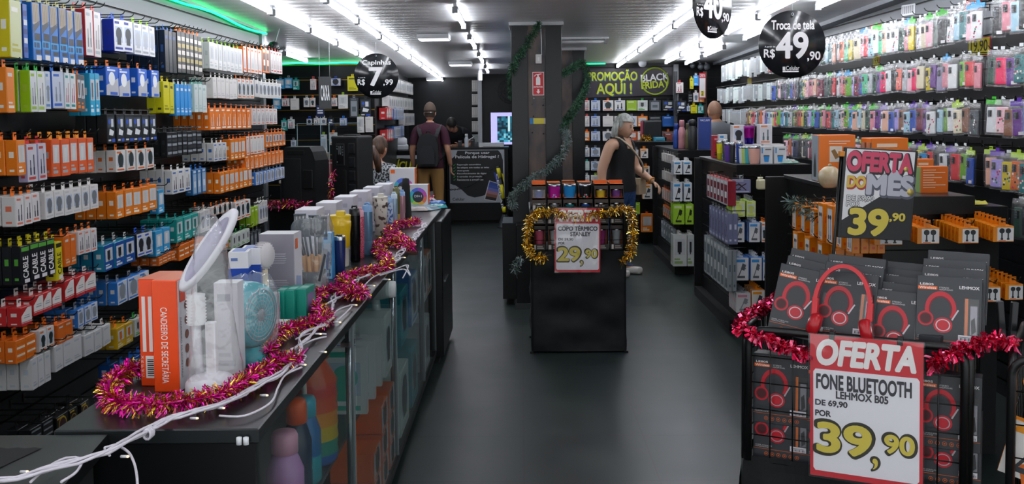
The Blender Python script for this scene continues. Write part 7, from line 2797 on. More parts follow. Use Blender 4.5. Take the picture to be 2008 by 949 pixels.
def lrun(px0, px1, py0, py1, ny, xf, xw, st, look, where, n=1, t=.04, name='boxed_accessory', w=None):
    """packs on hooks of the aisle-side face; px0 far end, px1 near end, heights at the near end"""
    a, b, c = at_x(px1, py0, xf), at_x(px1, py1, xf), at_x(px0, py0, xf)
    h = a.z - b.z
    sp = (c.y - a.y) / ny
    for k in range(ny):
        y = a.y + sp * (k + .5)
        for i in range(n):
            p = (xf + t * 1.06 * i, y, a.z)
            pack(name, 'packaged accessory', ST[st], w or min(sp * .9, .12), h, t, p, -PI / 2 + RR.uniform(-.05, .05), '%s, foremost on the %s hook, %s' % (look, ORD[k], where) if i == 0 else '%s behind the front one, %s hook, %s' % (look, ORD[k], where), '%s, %s' % (look, where), i == 0)
        if ny < 5:
            hook((xw, y, a.z + .009), -PI / 2, xw - xf + .01, 'wire hook of the %s, %s one, %s' % (look, ORD[k], where), 'wire hooks, ' + where)
    if ny >= 5:
        rail((xf + t / 2, a.y, a.z + .009), (xf + t / 2, c.y, a.z + .009), (xw - xf - t / 2, 0, 0), 'black rail of the %s, %s' % (look, where))


ST['orear'] = ('earbud', '#e8860e', '#e88a12', '#e0561a', BK, '#ea8408')
ST['blueear'] = ('stand', '#1f7ed0', '#dcdcde', '#3f96dc', '#5a5f66', '#e2e2e4')
ST['bluestand'] = ('stand', '#c2ccd6', '#dadde0', '#2f9ad8', '#23272c', WH)
ST['limestand'] = ('stand', '#7fc01e', '#a6d43a', '#d6e6b0', '#23301c', LG)
ST['longwhite'] = ('window', '#c8ccc6', '#d4d7d3', '#8fb06a', '#1f2429', WH)
ST['limesq'] = ('photo', '#a4c81e', '#d3dc9a', '#b4d02e', '#c4cf6a', GY)
ST['greyear'] = ('loop', '#6f7290', '#7f82a4', '#c2c4d6', '#3a2028', '#9fa8a8')
ST['pinkear'] = ('stand', '#c6c3c4', '#dcdad9', '#e08aa4', '#8a8e92', GY)
ST['orangestand'] = ('stand', '#e68a12', '#dfdbd6', '#ea9418', '#3a3d42', '#e88a12')
ST['greyslim'] = ('slim', '#8b9499', '#a9b0b4', '#5a6870', '#d4d8da', GY)
ST['redslim'] = ('slim', '#8f2030', '#b6bcc0', '#7d2a38', '#d4d8da', RD)

# deepest gondola (front face and aisle face)
for (x0, y0, x1, y1, st, look, wh) in ((1321, 314, 1338, 342, 'bluestand', 'white box with blue print', 'top of deepest gondola front, aisle side'), (1340, 314, 1357, 342, 'bluestand', 'white box with blue print', 'top of deepest gondola front, wall side'),
                                       (1320, 356, 1338, 395, 'bluestand', 'tall white holder box', 'second row of deepest gondola, aisle side'), (1341, 356, 1357, 395, 'bluestand', 'tall white holder box', 'second row of deepest gondola, wall side'),
                                       (1320, 398, 1342, 440, 'limestand', 'lime green holder box', 'third row of deepest gondola, aisle side'), (1344, 398, 1360, 440, 'limestand', 'lime green holder box', 'third row of deepest gondola, wall side'),
                                       (1320, 458, 1347, 522, 'longwhite', 'long white windowed box', 'bottom of deepest gondola, aisle side'), (1348, 458, 1361, 522, 'longwhite', 'long white windowed box', 'bottom of deepest gondola, wall side')):
    fpack(x0, y0, x1, y1, 9.52, st, look, wh, 'holder_box', 3, .045)
    a = at_y((x0 + x1) / 2, y0, 9.52)
    hook((a.x, 9.7, a.z + .009), 0, .20, 'wire hook of the %s, %s' % (look, wh), 'wire hooks of the deepest gondola')
for i, (x0, x1, y0, y1, st, look, wh) in enumerate(((1297, 1319, 303, 322, 'white', 'small white pack', 'top aisle row of deepest gondola'), (1298, 1320, 340, 360, 'white', 'small white box', 'second aisle row of deepest gondola'),
                                                   (1298, 1318, 375, 400, 'orwhite', 'small orange white pack', 'third aisle row of deepest gondola'), (1300, 1319, 410, 435, 'orangeblue', 'small orange pack', 'fourth aisle row of deepest gondola'),
                                                   (1296, 1320, 447, 482, 'greyslim', 'pale slim pack', 'lowest aisle row of deepest gondola'))):
    lrun(x0, x1, y0, y1, 5, 1.50, 1.585, st, look, wh, t=.03)
# middle gondola
for (x0, y0, x1, y1, st, look, wh, n) in ((1437, 349, 1472, 378, 'greyear', 'violet grey earphone box', 'top of middle gondola front', 1), (1436, 391, 1461, 425, 'limesq', 'lime green small box', 'second row of middle gondola, aisle side', 4),
                                         (1464, 391, 1482, 425, 'limesq', 'lime green small box', 'second row of middle gondola, wall side', 4), (1438, 433, 1460, 475, 'blueear', 'blue and white box', 'third row of middle gondola, aisle side', 4),
                                         (1469, 433, 1490, 475, 'blueear', 'blue and white box', 'third row of middle gondola, centre', 4), (1494, 433, 1503, 475, 'whiteor', 'white and orange box', 'third row of middle gondola, wall side', 2),
                                         (1440, 502, 1468, 550, 'blueear', 'blue edged earphone box', 'fourth row of middle gondola, aisle side', 4), (1472, 502, 1494, 550, 'blueear', 'blue edged earphone box', 'fourth row of middle gondola, centre', 4),
                                         (1496, 502, 1506, 550, 'blueear', 'blue edged earphone box', 'fourth row of middle gondola, wall side', 2), (1444, 572, 1472, 613, 'pinkear', 'white box with pink tip', 'lowest row of middle gondola', 5),
                                         (1474, 566, 1500, 607, 'orangestand', 'orange sided box', 'lowest row of middle gondola', 5)):
    fpack(x0, y0, x1, y1, 6.92, st, look, wh, 'earphone_box', n, .04)
    a = at_y((x0 + x1) / 2, y0, 6.92)
    hook((a.x, 7.15, a.z + .009), 0, .25, 'wire hook of the %s, %s' % (look, wh), 'wire hooks of the middle gondola')
t = thing('sponge_roll', 'cream square bottle with cap hung high on the middle gondola', 'bottle', (at_y(1492, 370, 6.95).x, 6.97, at_y(1492, 372, 6.95).z))
g = G()
g.box(-.025, -.03, 0, .035, .03, .075, M('#c9c4a0', .4), .012, 3)
g.build('body', t)
g = G()
g.lathe([(0, .07), (.02, .07), (.02, .09), (0, .092)], M('#d6d2b8', .4), 14)
g.build('cap', t)
hook((t.location.x, 7.15, t.location.z + .086), 0, .17, 'wire hook holding the cream square bottle on the middle gondola', 'wire hooks of the middle gondola')
lrun(1386, 1427, 352, 404, 6, 1.47, 1.60, 'redslim', 'red grey slim case', 'top aisle row of middle gondola', 2, .03)
lrun(1391, 1428, 416, 480, 6, 1.47, 1.60, 'greyear', 'grey white earphone box', 'middle aisle row of middle gondola', 2, .035)
lrun(1380, 1428, 488, 572, 7, 1.47, 1.60, 'greyslim', 'silver slim sleeve', 'lowest aisle row of middle gondola', 2, .03)
# nearest gondola: earphone packs on the aisle face
lrun(1549, 1602, 407, 468, 3, 1.47, 1.67, 'orear', 'orange earphone pack', 'deeper bunch of nearest gondola', 4, .035, w=.075)
lrun(1600, 1676, 412, 500, 4, 1.46, 1.67, 'orear', 'orange earphone pack', 'nearer bunch of nearest gondola', 4, .035, w=.085)
lrun(1548, 1650, 487, 560, 4, 1.47, 1.67, 'orear', 'orange earphone pack', 'lower row of nearest gondola', 3, .04, w=.075)
for i, (x0, y0, x1, y1, lab) in enumerate(((1799, 441, 1842, 478, 'front hook beside the OFERTA DO MÊS sign'), (1880, 441, 1919, 477, 'middle hook of the nearest gondola front'), (1948, 438, 1988, 474, 'third hook of the nearest gondola front'), (1715, 452, 1770, 480, 'hook hidden behind the OFERTA DO MÊS sign'))):
    w_ = 4.22
    fpack(x0, y0, x1, y1, w_, 'orear', 'orange boxed earphones', lab, 'earphone_pack', 7, .032)
    a = at_y((x0 + x1) / 2, y0, w_)
    hook((a.x, 4.47, a.z + .009), 0, .28, 'wire hook of the orange boxed earphones, %s' % lab, 'wire hooks of the nearest gondola')
for i, (x0, y0, x1, y1) in enumerate(((1925, 556, 1962, 592), (1972, 552, 2006, 588))):
    fpack(x0, y0, x1, y1, 4.22, 'orear', 'orange boxed earphones', 'low on the nearest gondola, %s' % ('basket side' if i == 0 else 'wall side'), 'earphone_pack', 7, .032)
    a = at_y((x0 + x1) / 2, y0, 4.22)
    hook((a.x, 4.47, a.z + .009), 0, .28, 'wire hook of the low orange boxed earphones, %s' % ('basket side' if i == 0 else 'wall side'), 'wire hooks of the nearest gondola')
tinsel('pine_garland', 'grey green pine garland lying on the orange earphone packs', [(1.46, 5.3, 1.13), (1.50, 5.1, 1.12), (1.50, 4.9, 1.11), (1.52, 4.75, 1.10)], .06, 900, [M('#2f4a42', .6), M('#46625a', .6), M('#1c332c', .6), M('#6a827c', .6)], 15, wid=.005)

# goods on the gondola tops
def topth(px, py, z, h):
    p = at_z(px, py, z)
    return Vector((p.x, p.y, z))


Z1 = G1H + .012
for (px, w, py0, py1, y, c, low, lid, lab) in ((1326, 12, 236, 285, 10.2, '#2a50a4', None, '#23408c', 'dark blue bottle at the aisle end of the deepest gondola'), (1337, 14, 231, 287, 10.1, '#c88a94', None, '#b87c88', 'rose bottle beside the blue one on the deepest gondola'),
                                              (1348, 9, 236, 287, 10.0, '#6d6a44', None, '#55523a', 'olive bottle between rose and black bottles'), ):
    h = (py1 - py0) * y / FPX
    p = at_y(px, py1, y)
    bottle(lab, Vector((p.x, y, Z1)), c, lid, h, w * y / FPX / 2)
p = at_y(1358, 292, 9.82)
t = thing('sports_bottle', 'matte black bottle with ball lid beside the blue VACUUM box', 'bottle', (p.x, 9.82, Z1))
g = G()
r = .047
h = .31
g.lathe([(0, 0), (r * .95, 0), (r, .01), (r, h * .68), (r * .62, h * .76), (r * .6, h * .78)], M('#17191c', .45), 24)
g.build('body', t)
g = G()
g.lathe([(r * .6, h * .77), (r * .74, h * .8), (r * .8, h * .9), (r * .6, h * .98), (0, h)], M('#101215', .4), 20)
g.build('ball_lid', t)
p = at_y(1382, 293, 9.9)
t = thing('vacuum_box', 'tall navy VACUUM box on the deepest gondola', 'box', (p.x, 9.9, Z1), rad(-6))
w, h = 25 * 9.9 / FPX, .325
g = G()
g.box(-w / 2, 0, 0, w / 2, .11, h, M('#1d3a86', .35), .002, 1, mt={0: M('#8f98a8', .4)})
g.build('carton', t)
g = G()
lettering(g, 'VACUUM', -w * .36, h * .88, w * .36, h * .94, M('#d6dcea', .4), -.001, .03)
g.build('lettering', t)
carton('gift_box', 'dark blue slim box behind the VACUUM box', 'box', p.x - .10, 10.15, Z1, .05, .08, .29, '#23408c', '#2a4a9c', '#9fb0d8', face='y', pk='plain')

Z2 = G2H + .012
yb = 7.6


def cupat(px, py0, py1, w, y, z, c, label, metal=0.0, lid=None, low=None):
    p = at_y(px, py1, y)
    h = (py1 - py0) * y / FPX
    r = w * y / FPX / 2
    t = thing('tumbler', label, 'tumbler', (p.x, y, z))
    g = G()
    m = M(c, .22 if metal else .35, metal)
    ml = M(low, .22, metal) if low else m
    g.lathe([(0, 0), (r * .72, 0), (r * .77, .005), (r * .86, h * .35), (r * .97, h * .86)], m, 24, mats=[ml, ml, ml, m])
    g.build('body', t)
    g = G()
    g.lathe([(r * .97, h * .86), (r, h * .92), (r * .96, h), (0, h * .985)], M(lid, .3) if lid else CHROME, 24)
    g.build('lid', t)
    return t


p = at_y(1408, 302, 8.3)
carton('gift_box', 'dark red gift box at the deep end of the middle gondola', 'box', p.x, 8.35, Z2, .085, .09, .19, '#9a1c2a', '#a8202e', '#d88a90', face='y', pk='plain')
cupat(1411, 268, 305, 12, 7.95, Z2, '#d6d018', 'bright yellow tumbler beside the dark red box', low='#b8b21a')
cupat(1422, 266, 307, 12, 7.85, Z2, '#8d9096', 'grey steel tumbler beside the yellow one', .8)
cupat(1427, 272, 310, 13, 7.6, Z2, '#5f3a9a', 'purple tumbler at the aisle edge of the middle gondola')
cupat(1436, 272, 312, 13, 7.45, Z2, '#2b2d33', 'charcoal tumbler beside the purple one')
cupat(1440, 262, 300, 16, 7.75, Z2, '#1f9a4a', 'metallic green to blue tumbler on the middle gondola', .85, low='#1d3a9c')
cupat(1450, 272, 314, 14, 7.4, Z2, '#1f3f94', 'blue tumbler in front of the metallic green one')
for i, (px, c, n) in enumerate(((1456, '#d4dcd8', 'white'), (1461, '#b4c86a', 'pale green'), (1467, '#3fa8b4', 'turquoise'))):
    cupat(px, 283, 317, 15, 7.33 - .02 * i, Z2, c, '%s cup in the staggered row beside the pink cup' % n)
cupat(1479, 285, 320, 24, 7.25, Z2, '#e0aa9c', 'salmon pink cup with steel lid at the gondola front')
for i, px in enumerate((1503, 1530)):
    p = at_y(px, 320, 7.25)
    t = thing('cup_gift_box', 'white box printed with a blue cup, %s' % ('beside the salmon cup' if i == 0 else 'next to the loose packs'), 'box', (p.x, 7.25, Z2))
    w, h = 24 * 7.25 / FPX, .13
    g = G()
    g.box(-w / 2, 0, 0, w / 2, .09, h, M('#d2d2d4', .4), .001, 1)
    g.build('carton', t)
    g = G()
    cw = w * .24
    g.face([(-cw * .7, -.001, h * .10), (cw * .7, -.001, h * .10), (cw, -.001, h * .42), (-cw, -.001, h * .42)], M('#2a8fd8', .4))
    g.face([(-cw * 1.02, -.001, h * .42), (cw * 1.02, -.001, h * .42), (cw * .95, -.001, h * .5), (-cw * .95, -.001, h * .5)], M('#5a5f66', .4))
    poly_rect(g, -w * .4, h * .6, -w * .3, h * .92, M('#3a9ad8', .4), -.001)
    poly_rect(g, -w * .1, h * .78, w * .38, h * .86, M('#6c7076', .4), -.001)
    g.build('printed_front', t)
# raised second layer: flat boxes carry more cups
for i, (px, w, lab) in enumerate(((1440, .10, 'flat orange edged box under the white cup box'), (1475, .13, 'flat box with orange lid under the magenta tumbler'), (1515, .16, 'flat blue edged box under the tall white box'))):
    p = at_y(px, 300, 7.62)
    carton('flat_carton', lab, 'box', p.x, 7.66, Z2, w, .14, .135 - .0 * i, '#d2d0d2', '#d6d4d6', ['#e07a3a', '#e07a3a', '#3a9ad8'][i], face='y', pk='plain')
zz = Z2 + .136
cupat(1469, 247, 283, 22, 7.62, zz, '#b01898', 'glossy magenta tumbler raised above the other cups', .8, low='#3a2a9c', lid='#8a1c80')
p = at_y(1447, 283, 7.66)
carton('cup_gift_box', 'white box with dark cup picture left of the magenta tumbler', 'box', p.x, 7.68, zz, .095, .09, .15, '#cfced2', '#d4d3d6', '#e07a3a', face='y', pk='photo', c3='#26282e')
p = at_y(1500, 285, 7.66)
carton('cup_gift_box', 'white box with three bottles picture right of the magenta tumbler', 'box', p.x, 7.68, zz, .10, .09, .155, '#cfced2', '#d4d3d6', '#e07a3a', face='y', pk='cable', c3='#4a6a6a')
p = at_y(1429, 265, 8.0)
carton('small_carton', 'small white and blue box perched behind the grey steel tumbler', 'box', p.x, 8.25, Z2, .07, .06, .20, '#c9ccd2', '#d2d4d8', '#2a8fd0', face='y', pk='photo')

Z3 = G3H + .012
p = at_y(1640, 345, 5.2)
t = thing('lamp_carton', 'large orange box with lamp picture on the nearest gondola', 'box', (at_y(1598, 330, 5.45).x + .02, 5.45, Z3), rad(-4))
w, h, d = .20, .26, .16
g = G()
g.box(0, 0, 0, w, d, h, M('#e8761c', .4), .002, 1, mt={0: M('#9aa4b0', .4)})
g.build('carton', t)
g = G()
poly_rect(g, w * .30, h * .42, w * .64, h * .76, M('#dcd3c6', .4), -.001)
g.face([(w * .34, -.0016, h * .66), (w * .44, -.0016, h * .70), (w * .58, -.0016, h * .52), (w * .46, -.0016, h * .48)], M('#8a6434', .4))
g.face([(w * .46, -.0016, h * .47), (w * .6, -.0016, h * .45), (w * .62, -.0016, h * .52), (w * .56, -.0016, h * .55)], M('#c9cdd2', .4))
for i in range(2):
    poly_rect(g, w * .28, h * (.86 - .05 * i), w * (.86 - .1 * i), h * (.875 - .05 * i), M('#f2dcc4', .4), -.001)
RW = Matrix.Translation((-.001, d, 0)) @ Matrix.Rotation(-PI / 2, 4, 'Z')
g.face([RW @ Vector(v) for v in ((d * .3, 0, h * .08), (d * .62, 0, h * .08), (d * .66, 0, h * .3), (d * .5, 0, h * .6), (d * .44, 0, h * .6), (d * .28, 0, h * .3))], M('#2f3b34', .4))
g.build('print', t)
# flat orange front panel visible past the sign
p = at_y(1737, 300, 5.3)
t = carton('lamp_carton', 'orange and grey striped box standing behind the OFERTA DO MÊS sign', 'box', 2.0, 5.35, Z3, .20, .16, .245, '#e8761c', '#e87a22', '#f2d8c0', face='y', pk='plain')
g = G()
for i in range(4):
    g.box(-.1008, -.08 + .04 * i, .02, -.1002, -.06 + .04 * i, .22, M('#9aa0a6' if i % 2 else '#4a5058', .4))
g.build('striped_side', t)
p = at_y(1832, 384, 4.62)
t = thing('parts_carton', 'orange box with white text lines standing right of the OFERTA DO MÊS sign', 'box', (p.x, 4.62, Z3), rad(3))
w, h = 55 * 4.62 / FPX, .125
g = G()
g.box(-w / 2, 0, 0, w / 2, .07, h, M('#e8701c', .4), .001, 1, mt={0: M('#8fb06a', .4)})
g.build('carton', t)
g = G()
R2 = random.Random(8)
for i in range(8):
    poly_rect(g, -w * .42, h * (.86 - .095 * i), -w * .42 + w * R2.uniform(.35, .82), h * (.875 - .095 * i) + .0015, M('#f2d6bc', .4), -.001)
g.build('text_lines', t)
carton('parts_carton', 'small orange box behind the one with text lines', 'box', at_y(1812, 350, 4.85).x, 4.88, Z3, .09, .07, .15, '#ea741c', '#ea7a24', '#f2d6bc', face='y', pk='plain')
p = at_y(1627, 354, 5.0)
t = thing('round_vase', 'cream marbled round vase with groove standing on the nearest gondola', 'vase', (p.x, 5.0, Z3))
g = G()
r = 45 * 5.0 / FPX / 2
prof = [(0, 0), (r * .5, 0)]
for i in range(1, 15):
    a = -PI / 2 + .5 + (PI - .62) * i / 15
    rr = r * math.cos(a)
    if i == 11:
        rr *= .96
    prof.append((rr, r * .9 + r * math.sin(a)))
prof.append((0, r * 1.88))
g.lathe(prof, noisy('marbled_cream', '#b8a684', '#d8cbb0', 14, rough=.25, detail=4), 30)
g.build('body', t)
g = G()
g.ball((0, 0, r * 1.95), r * .16, M('#b8a684', .3), 12)
g.build('knob', t)
# loose bagged packs on ledges
R2 = random.Random(40)
for i in range(9):
    if i < 4:
        pos = (2.0 + .02 * i, 7.22 + .10 * i, Z2 + .003)
        wh = 'lying on the middle gondola beside the cup boxes'
    else:
        pos = (2.10 + .02 * (i % 3), 4.55 + .11 * (i - 4), 1.178)
        wh = 'lying on the ledge beside the nearest gondola'
    g = G()
    n = 6
    V = [[(-.05 + .1 * a / n, -.06 + .12 * b / n, .004 if a in (0, n) or b in (0, n) else .012 + R2.uniform(-.004, .01)) for a in range(n + 1)] for b in range(n + 1)]
    cn, cc = [('mint', '#8fb8a8'), ('pale pink', '#d8b0b4'), ('silver', '#a9b0b4'), ('clear blue', '#9ab8c8'), ('yellow', '#c8c04a'), ('green', '#5a9a4a'), ('white', '#d0d4d4'), ('teal', '#3a7a80'), ('lilac', '#a99fc8')][i]
    for b in range(n):
        for a in range(n):
            g.face([V[b][a], V[b][a + 1], V[b + 1][a + 1], V[b + 1][a]], M(cc, .18), True)
    g.face([V[0][0], V[n][0], V[n][n], V[0][n]], M(cc, .3))
    tag(g.build('loose_pack', None, pos, R2.uniform(-1, 1)), '%s bagged pack %s' % (cn, wh), 'pack')

# end counter: orange boxes on its front, tinsel and small goods on top
for i, (x0, y0, x1, y1) in enumerate(((1256, 290, 1271, 310), (1260, 324, 1274, 346), (1260, 360, 1279, 390), (1258, 418, 1280, 455))):
    wallpack(x0, y0, x1, y1, 11.85, 'orangestand' if i != 3 else 'orange', 'orange boxed gadget', 'on the end counter front, %s from the top' % ORD[i], 'gadget_pack', n=2, t=.05, grp='orange gadgets on the end counter', gap=.02)
for i, (x0, y0, x1, y1) in enumerate(((1244, 292, 1252, 310), (1247, 395, 1255, 420))):
    wallpack(x0, y0, x1, y1, 11.85, ['greyblue', 'limeg'][i], ['pale grey slim pack', 'lime slim pack'][i], 'on the end counter beside the woman', 'slim_pack', t=.04, grp='slim packs on the end counter', gap=.11)
tinsel('tinsel_garland', 'gold tinsel bunched on the counter behind the grey-haired woman', [at_y(px, 270, 12.2) for px in (1256, 1266, 1276)], .07, 700, GOLD, 19, wid=.007)
p = at_y(1280, 240, 12.3)
t = thing('stacked_case', 'black case with pink edge stacked on the end counter', 'case', (p.x, 12.3, 1.27), rad(10))
g = G()
g.box(-.14, -.08, 0, .10, .08, .26, M('#17191c', .45), .02, 2)
g.build('shell', t)
g = G()
g.box(-.148, -.05, .02, -.14, .05, .25, M('#b0405a', .4), .003)
g.build('edge_strip', t)
for i, (px, c, w) in enumerate(((1294, '#2a8aa8', .16), (1310, '#7a3a30', .10))):
    p = at_y(px, 272, 12.15)
    carton('small_carton', ['teal shiny pack lying on the end counter by the gold tinsel', 'brown box at the wall end of the end counter'][i], 'box', p.x, 12.15, 1.27, w, .1, .05 + .05 * i, c, c, '#c9d6da', face='y', pk='plain')
# ---------------------------------------------------------------- headphone basket in the foreground
BO = at_z(1462, 642, .955)
BO = Vector((BO.x, BO.y, 0))
BYAW = rad(-27)
bu = Vector((math.cos(BYAW), math.sin(BYAW), 0))
bv = Vector((-math.sin(BYAW), math.cos(BYAW), 0))
BW, BD, BZ0, BZ1 = .63, .50, .545, .955
BM = Matrix.Translation(BO) @ Matrix.Rotation(BYAW, 4, 'Z')


def plane_uv(px, py, off=0.0):
    """where the sight line through a photo point meets the basket's front plane: (u along it, z)"""
    r = ray(px, py)
    n = bv
    o = BO + bv * off
    k = (o - Vector((0, 0, EYE))).dot(n) / r.dot(n)
    q = Vector((0, 0, EYE)) + r * k
    return (q - BO).dot(bu), q.z


t = thing('basket_stand', 'black wire basket of red headphone boxes beside the price poster', 'display stand', BO, BYAW)
for nm, p0, p1, n in (('front_grid', (0.012, -.012), (BW - .012, -.012), 9), ('rear_grid', (0.012, BD), (BW - .012, BD), 9), ('side_grid', (0, 0), (0, BD), 7), ('side_grid', (BW, 0), (BW, BD), 7)):
    g = G()
    grid_panel(g, None, p0, p1, BZ0, BZ1, n, 5, .012, .0022)
    g.build(nm, t)
g = G()
for x in (0, BW):
    for y in (0, BD):
        g.tube([(x, y, 0), (x, y, BZ0 + .02)], .012, WIRE, 8)
g.build('legs', t)
g = G()
R2 = random.Random(6)
for (a, b) in (((0, -.016), (BW, -.016)), ((BW + .014, 0), (BW + .014, BD)), ((BW, BD + .014), (0, BD + .014)), ((-.014, BD), (-.014, 0))):
    nu, nv = 20, 14
    V = [[(a[0] + (b[0] - a[0]) * i / nu + .006 * math.sin(j * .9 + i), a[1] + (b[1] - a[1]) * i / nu - .006 * math.sin(j * .7 + i * .5) * math.sin(PI * i / nu), .01 + (BZ0 + .005) * j / nv) for i in range(nu + 1)] for j in range(nv + 1)]
    for j in range(nv):
        for i in range(nu):
            g.face([V[j][i], V[j][i + 1], V[j + 1][i + 1], V[j + 1][i]], CLOTH, True)
g.build('cloth_skirt', t)
g = G()
g.box(0, 0, BZ0 - .01, BW, BD, BZ0, CLOTH)
g.build('basket_floor', t)

HBK = M('#34363b', .38)
_HB = {}


def headphone_print(g, w, h, y, m=None, big=1.0, side_open=True):
    red, drd, sil = M('#c01c2c', .3), M('#7a1420', .35), M('#b0aab0', .3, .6)
    cx, cz, r = -w * .12, h * .56, w * .27 * big
    n = 20
    for i in range(n):      # headband arc
        a, b = rad(-35) + (PI + rad(60)) * i / n, rad(-35) + (PI + rad(60)) * (i + 1) / n
        for r0, r1, mm in ((r * .74, r * 1.02, red), (r * .68, r * .76, drd)):
            g.face([(cx + rr * math.cos(v) * .88, y, cz + rr * math.sin(v) * 1.08) for rr, v in ((r0, a), (r1, a), (r1, b), (r0, b))], mm)
    for (ox, oz, sx, sz) in ((-.84, -.62, .46, .46), (.16, -.98, .54, .48)):
        for k_, mm in ((1.0, red), (.78, sil if ox > 0 else drd), (.66, red if ox > 0 else M('#4a1018', .4))):
            g.face([(cx + r * (ox + sx * k_ * math.cos(v * PI / 9)), y - .0003 * (2 - k_), cz + r * (oz + sz * k_ * math.sin(v * PI / 9))) for v in range(18)], mm)
    g.face([(cx + r * .62, y - .0006, cz - r * .62), (cx + r * .70, y - .0006, cz - r * .66), (cx + r * 1.05, y - .0006, cz - r * .02), (cx + r * .97, y - .0006, cz + r * .02)], sil)


def headphone_box(label, mx, tag_=True, group='boxed red headphones'):
    """mx places the box in the basket's frame; front towards -Y, standing on z = 0"""
    w, d, h = .172, .06, .215
    t = tag(put('headphone_box', None), label, 'box', group)
    t.matrix_world = BM @ mx
    if 'b' not in _HB:
        g = G()
        g.box(-w / 2, 0, 0, w / 2, d, h, HBK, .0015, 1)
        _HB['b'] = g.to_mesh('carton')
        g = G()
        Y = -.0008
        headphone_print(g, w, h, Y)
        poly_rect(g, -w * .48, h * .815, -w * .18, h * .86, M('#e8641c', .4), Y)
        lettering(g, 'Wireless', -w * .46, h * .823, -w * .2, h * .853, M('#f2e6de', .4), Y - .0004, .03)
        lettering(g, 'LE805', -w * .45, h * .872, -w * .24, h * .90, M('#e4dede', .4), Y, .04)
        lettering(g, 'STEREO', -w * .15, h * .838, -w * .0, h * .858, M('#c9c6c6', .4), Y, .02)
        lettering(g, 'HEADPHONES', -w * .15, h * .812, w * .06, h * .830, M('#c9c6c6', .4), Y, .02)
        lettering(g, 'LEHMOX', w * .16, h * .845, w * .46, h * .885, M('#ece8e8', .4), Y, .035)
        lettering(g, 'OVER WIRELESS', -w * .46, h * .185, -w * .16, h * .20, M('#bdb9b9', .4), Y, .02)
        lettering(g, 'HEADPHONE', -w * .46, h * .163, -w * .22, h * .178, M('#bdb9b9', .4), Y, .02)
        poly_rect(g, -w * .49, h * .140, w * .49, h * .146, M('#d8601c', .4), Y)
        for i in range(6):
            c = -w * .26 + w * .108 * i
            for k in range(12):
                a, b = k * PI / 6, (k + 1) * PI / 6
                g.face([(c + r_ * math.cos(v), Y, h * .075 + r_ * math.sin(v)) for r_, v in ((.0050, a), (.0065, a), (.0065, b), (.0050, b))], M('#c8602c', .4))
            poly_rect(g, c - .0022, h * .066, c + .0022, h * .084, M('#c8602c', .4), Y)
        _HB['p'] = g.to_mesh('printed_front')
        g = G()
        x0, x1, z0, z1 = w * .24, w * .46, h * .20, h * .72
        poly_rect(g, x0, z0, x1, z1, M('#15161a', .3), Y)
        poly_rect(g, x0 + .002, z0, x0 + .010, z1, M('#c8682c', .4), Y - .0003)
        poly_rect(g, x0 + .016, z0 + .01, x1 - .004, z1 - .02, M('#8a8690', .25, .5), Y - .0003)
        g.face([(x0 + .02, Y - .0006, z0 + .01), (x1 - .006, Y - .0006, z0 + .02), (x1 - .010, Y - .0006, z0 + .06), (x0 + .018, Y - .0006, z0 + .05)], M('#1c1d22', .3))
        g.box(x0, Y - .0018, z0, x1, Y - .0012, z1, clear('box_window', gloss=.05, rough=.04))
        _HB['w'] = g.to_mesh('window')
        g = G()
        poly_rect(g, w * .16, h * .16, w * .44, h * .235, M('#d8d3da', .4), -.003)
        for i in range(12):
            x = w * .19 + i * .0035
            poly_rect(g, x, h * .17, x + .0012 + .001 * (i % 3 == 0), h * .20, M('#2a2a2e', .4), -.0034)
        poly_rect(g, w * .18, h * .207, w * .40, h * .213, M('#4a4a50', .4), -.0034)
        _HB['t'] = g.to_mesh('price_sticker')
    put('carton', _HB['b'], t)
    put('printed_front', _HB['p'], t)
    put('window', _HB['w'], t)
    if tag_:
        put('price_sticker', _HB['t'], t)
    return t


def MX(u, v, z, tilt=0.0, roll=0.0, yaw=0.0):
    return Matrix.Translation((u, v, z)) @ Matrix.Rotation(rad(yaw), 4, 'Z') @ Matrix.Rotation(rad(roll), 4, 'Y') @ Matrix.Rotation(rad(tilt), 4, 'X')


# four stacks leaning back above the rim; spots read from the photograph
STK = [(1560, 655, 9, 'beside the basket corner with the red tinsel', 3), (1652, 672, 3, 'under the hanging red headphones', 3), (1760, 700, 2, 'third stack above the poster', 5), (1858, 672, 0, 'end stack beside the dark bars', 4)]
for si, (px, py, roll, where, n) in enumerate(STK):
    u, z = plane_uv(px, py, .05)
    z = min(z, .93)
    for i in range(n):
        zo = (.012 * i) if si == 2 else .016 * i
        headphone_box(('front red headphone box of the stack %s' if i == 0 else '%s red headphone box in the stack %%s' % (ORD[i])) % where, MX(u + .003 * i, .035 + .064 * i, z + zo + [0, 0, -.02, 0][si], -14, roll + (1.5 * (i % 2)), 0), i == 0)
for (px, py, ly, lab) in ((1532, 832, 0, 'red headphone box behind the left wires, upper one'), (1532, 936, 0, 'red headphone box behind the left wires, lower one'), (1858, 880, 0, 'red headphone box behind the wires right of the poster, upper one'), (1858, 990, 0, 'red headphone box behind the wires right of the poster, lower one'),
                          (1640, 850, 0, 'red headphone box hidden by the poster, upper one'), (1640, 952, 0, 'red headphone box hidden by the poster, lower one')):
    u, z = plane_uv(px, py, .02)
    headphone_box(lab, MX(u, .012, max(z, BZ0 + .002), -2), True)
for i, z in enumerate((.56, .76)):
    headphone_box('dark headphone box seen edge on beside the right basket posts, %s one' % ('lower', 'upper')[i], MX(BW - .05, .10, z, -2, 0, 75), False)

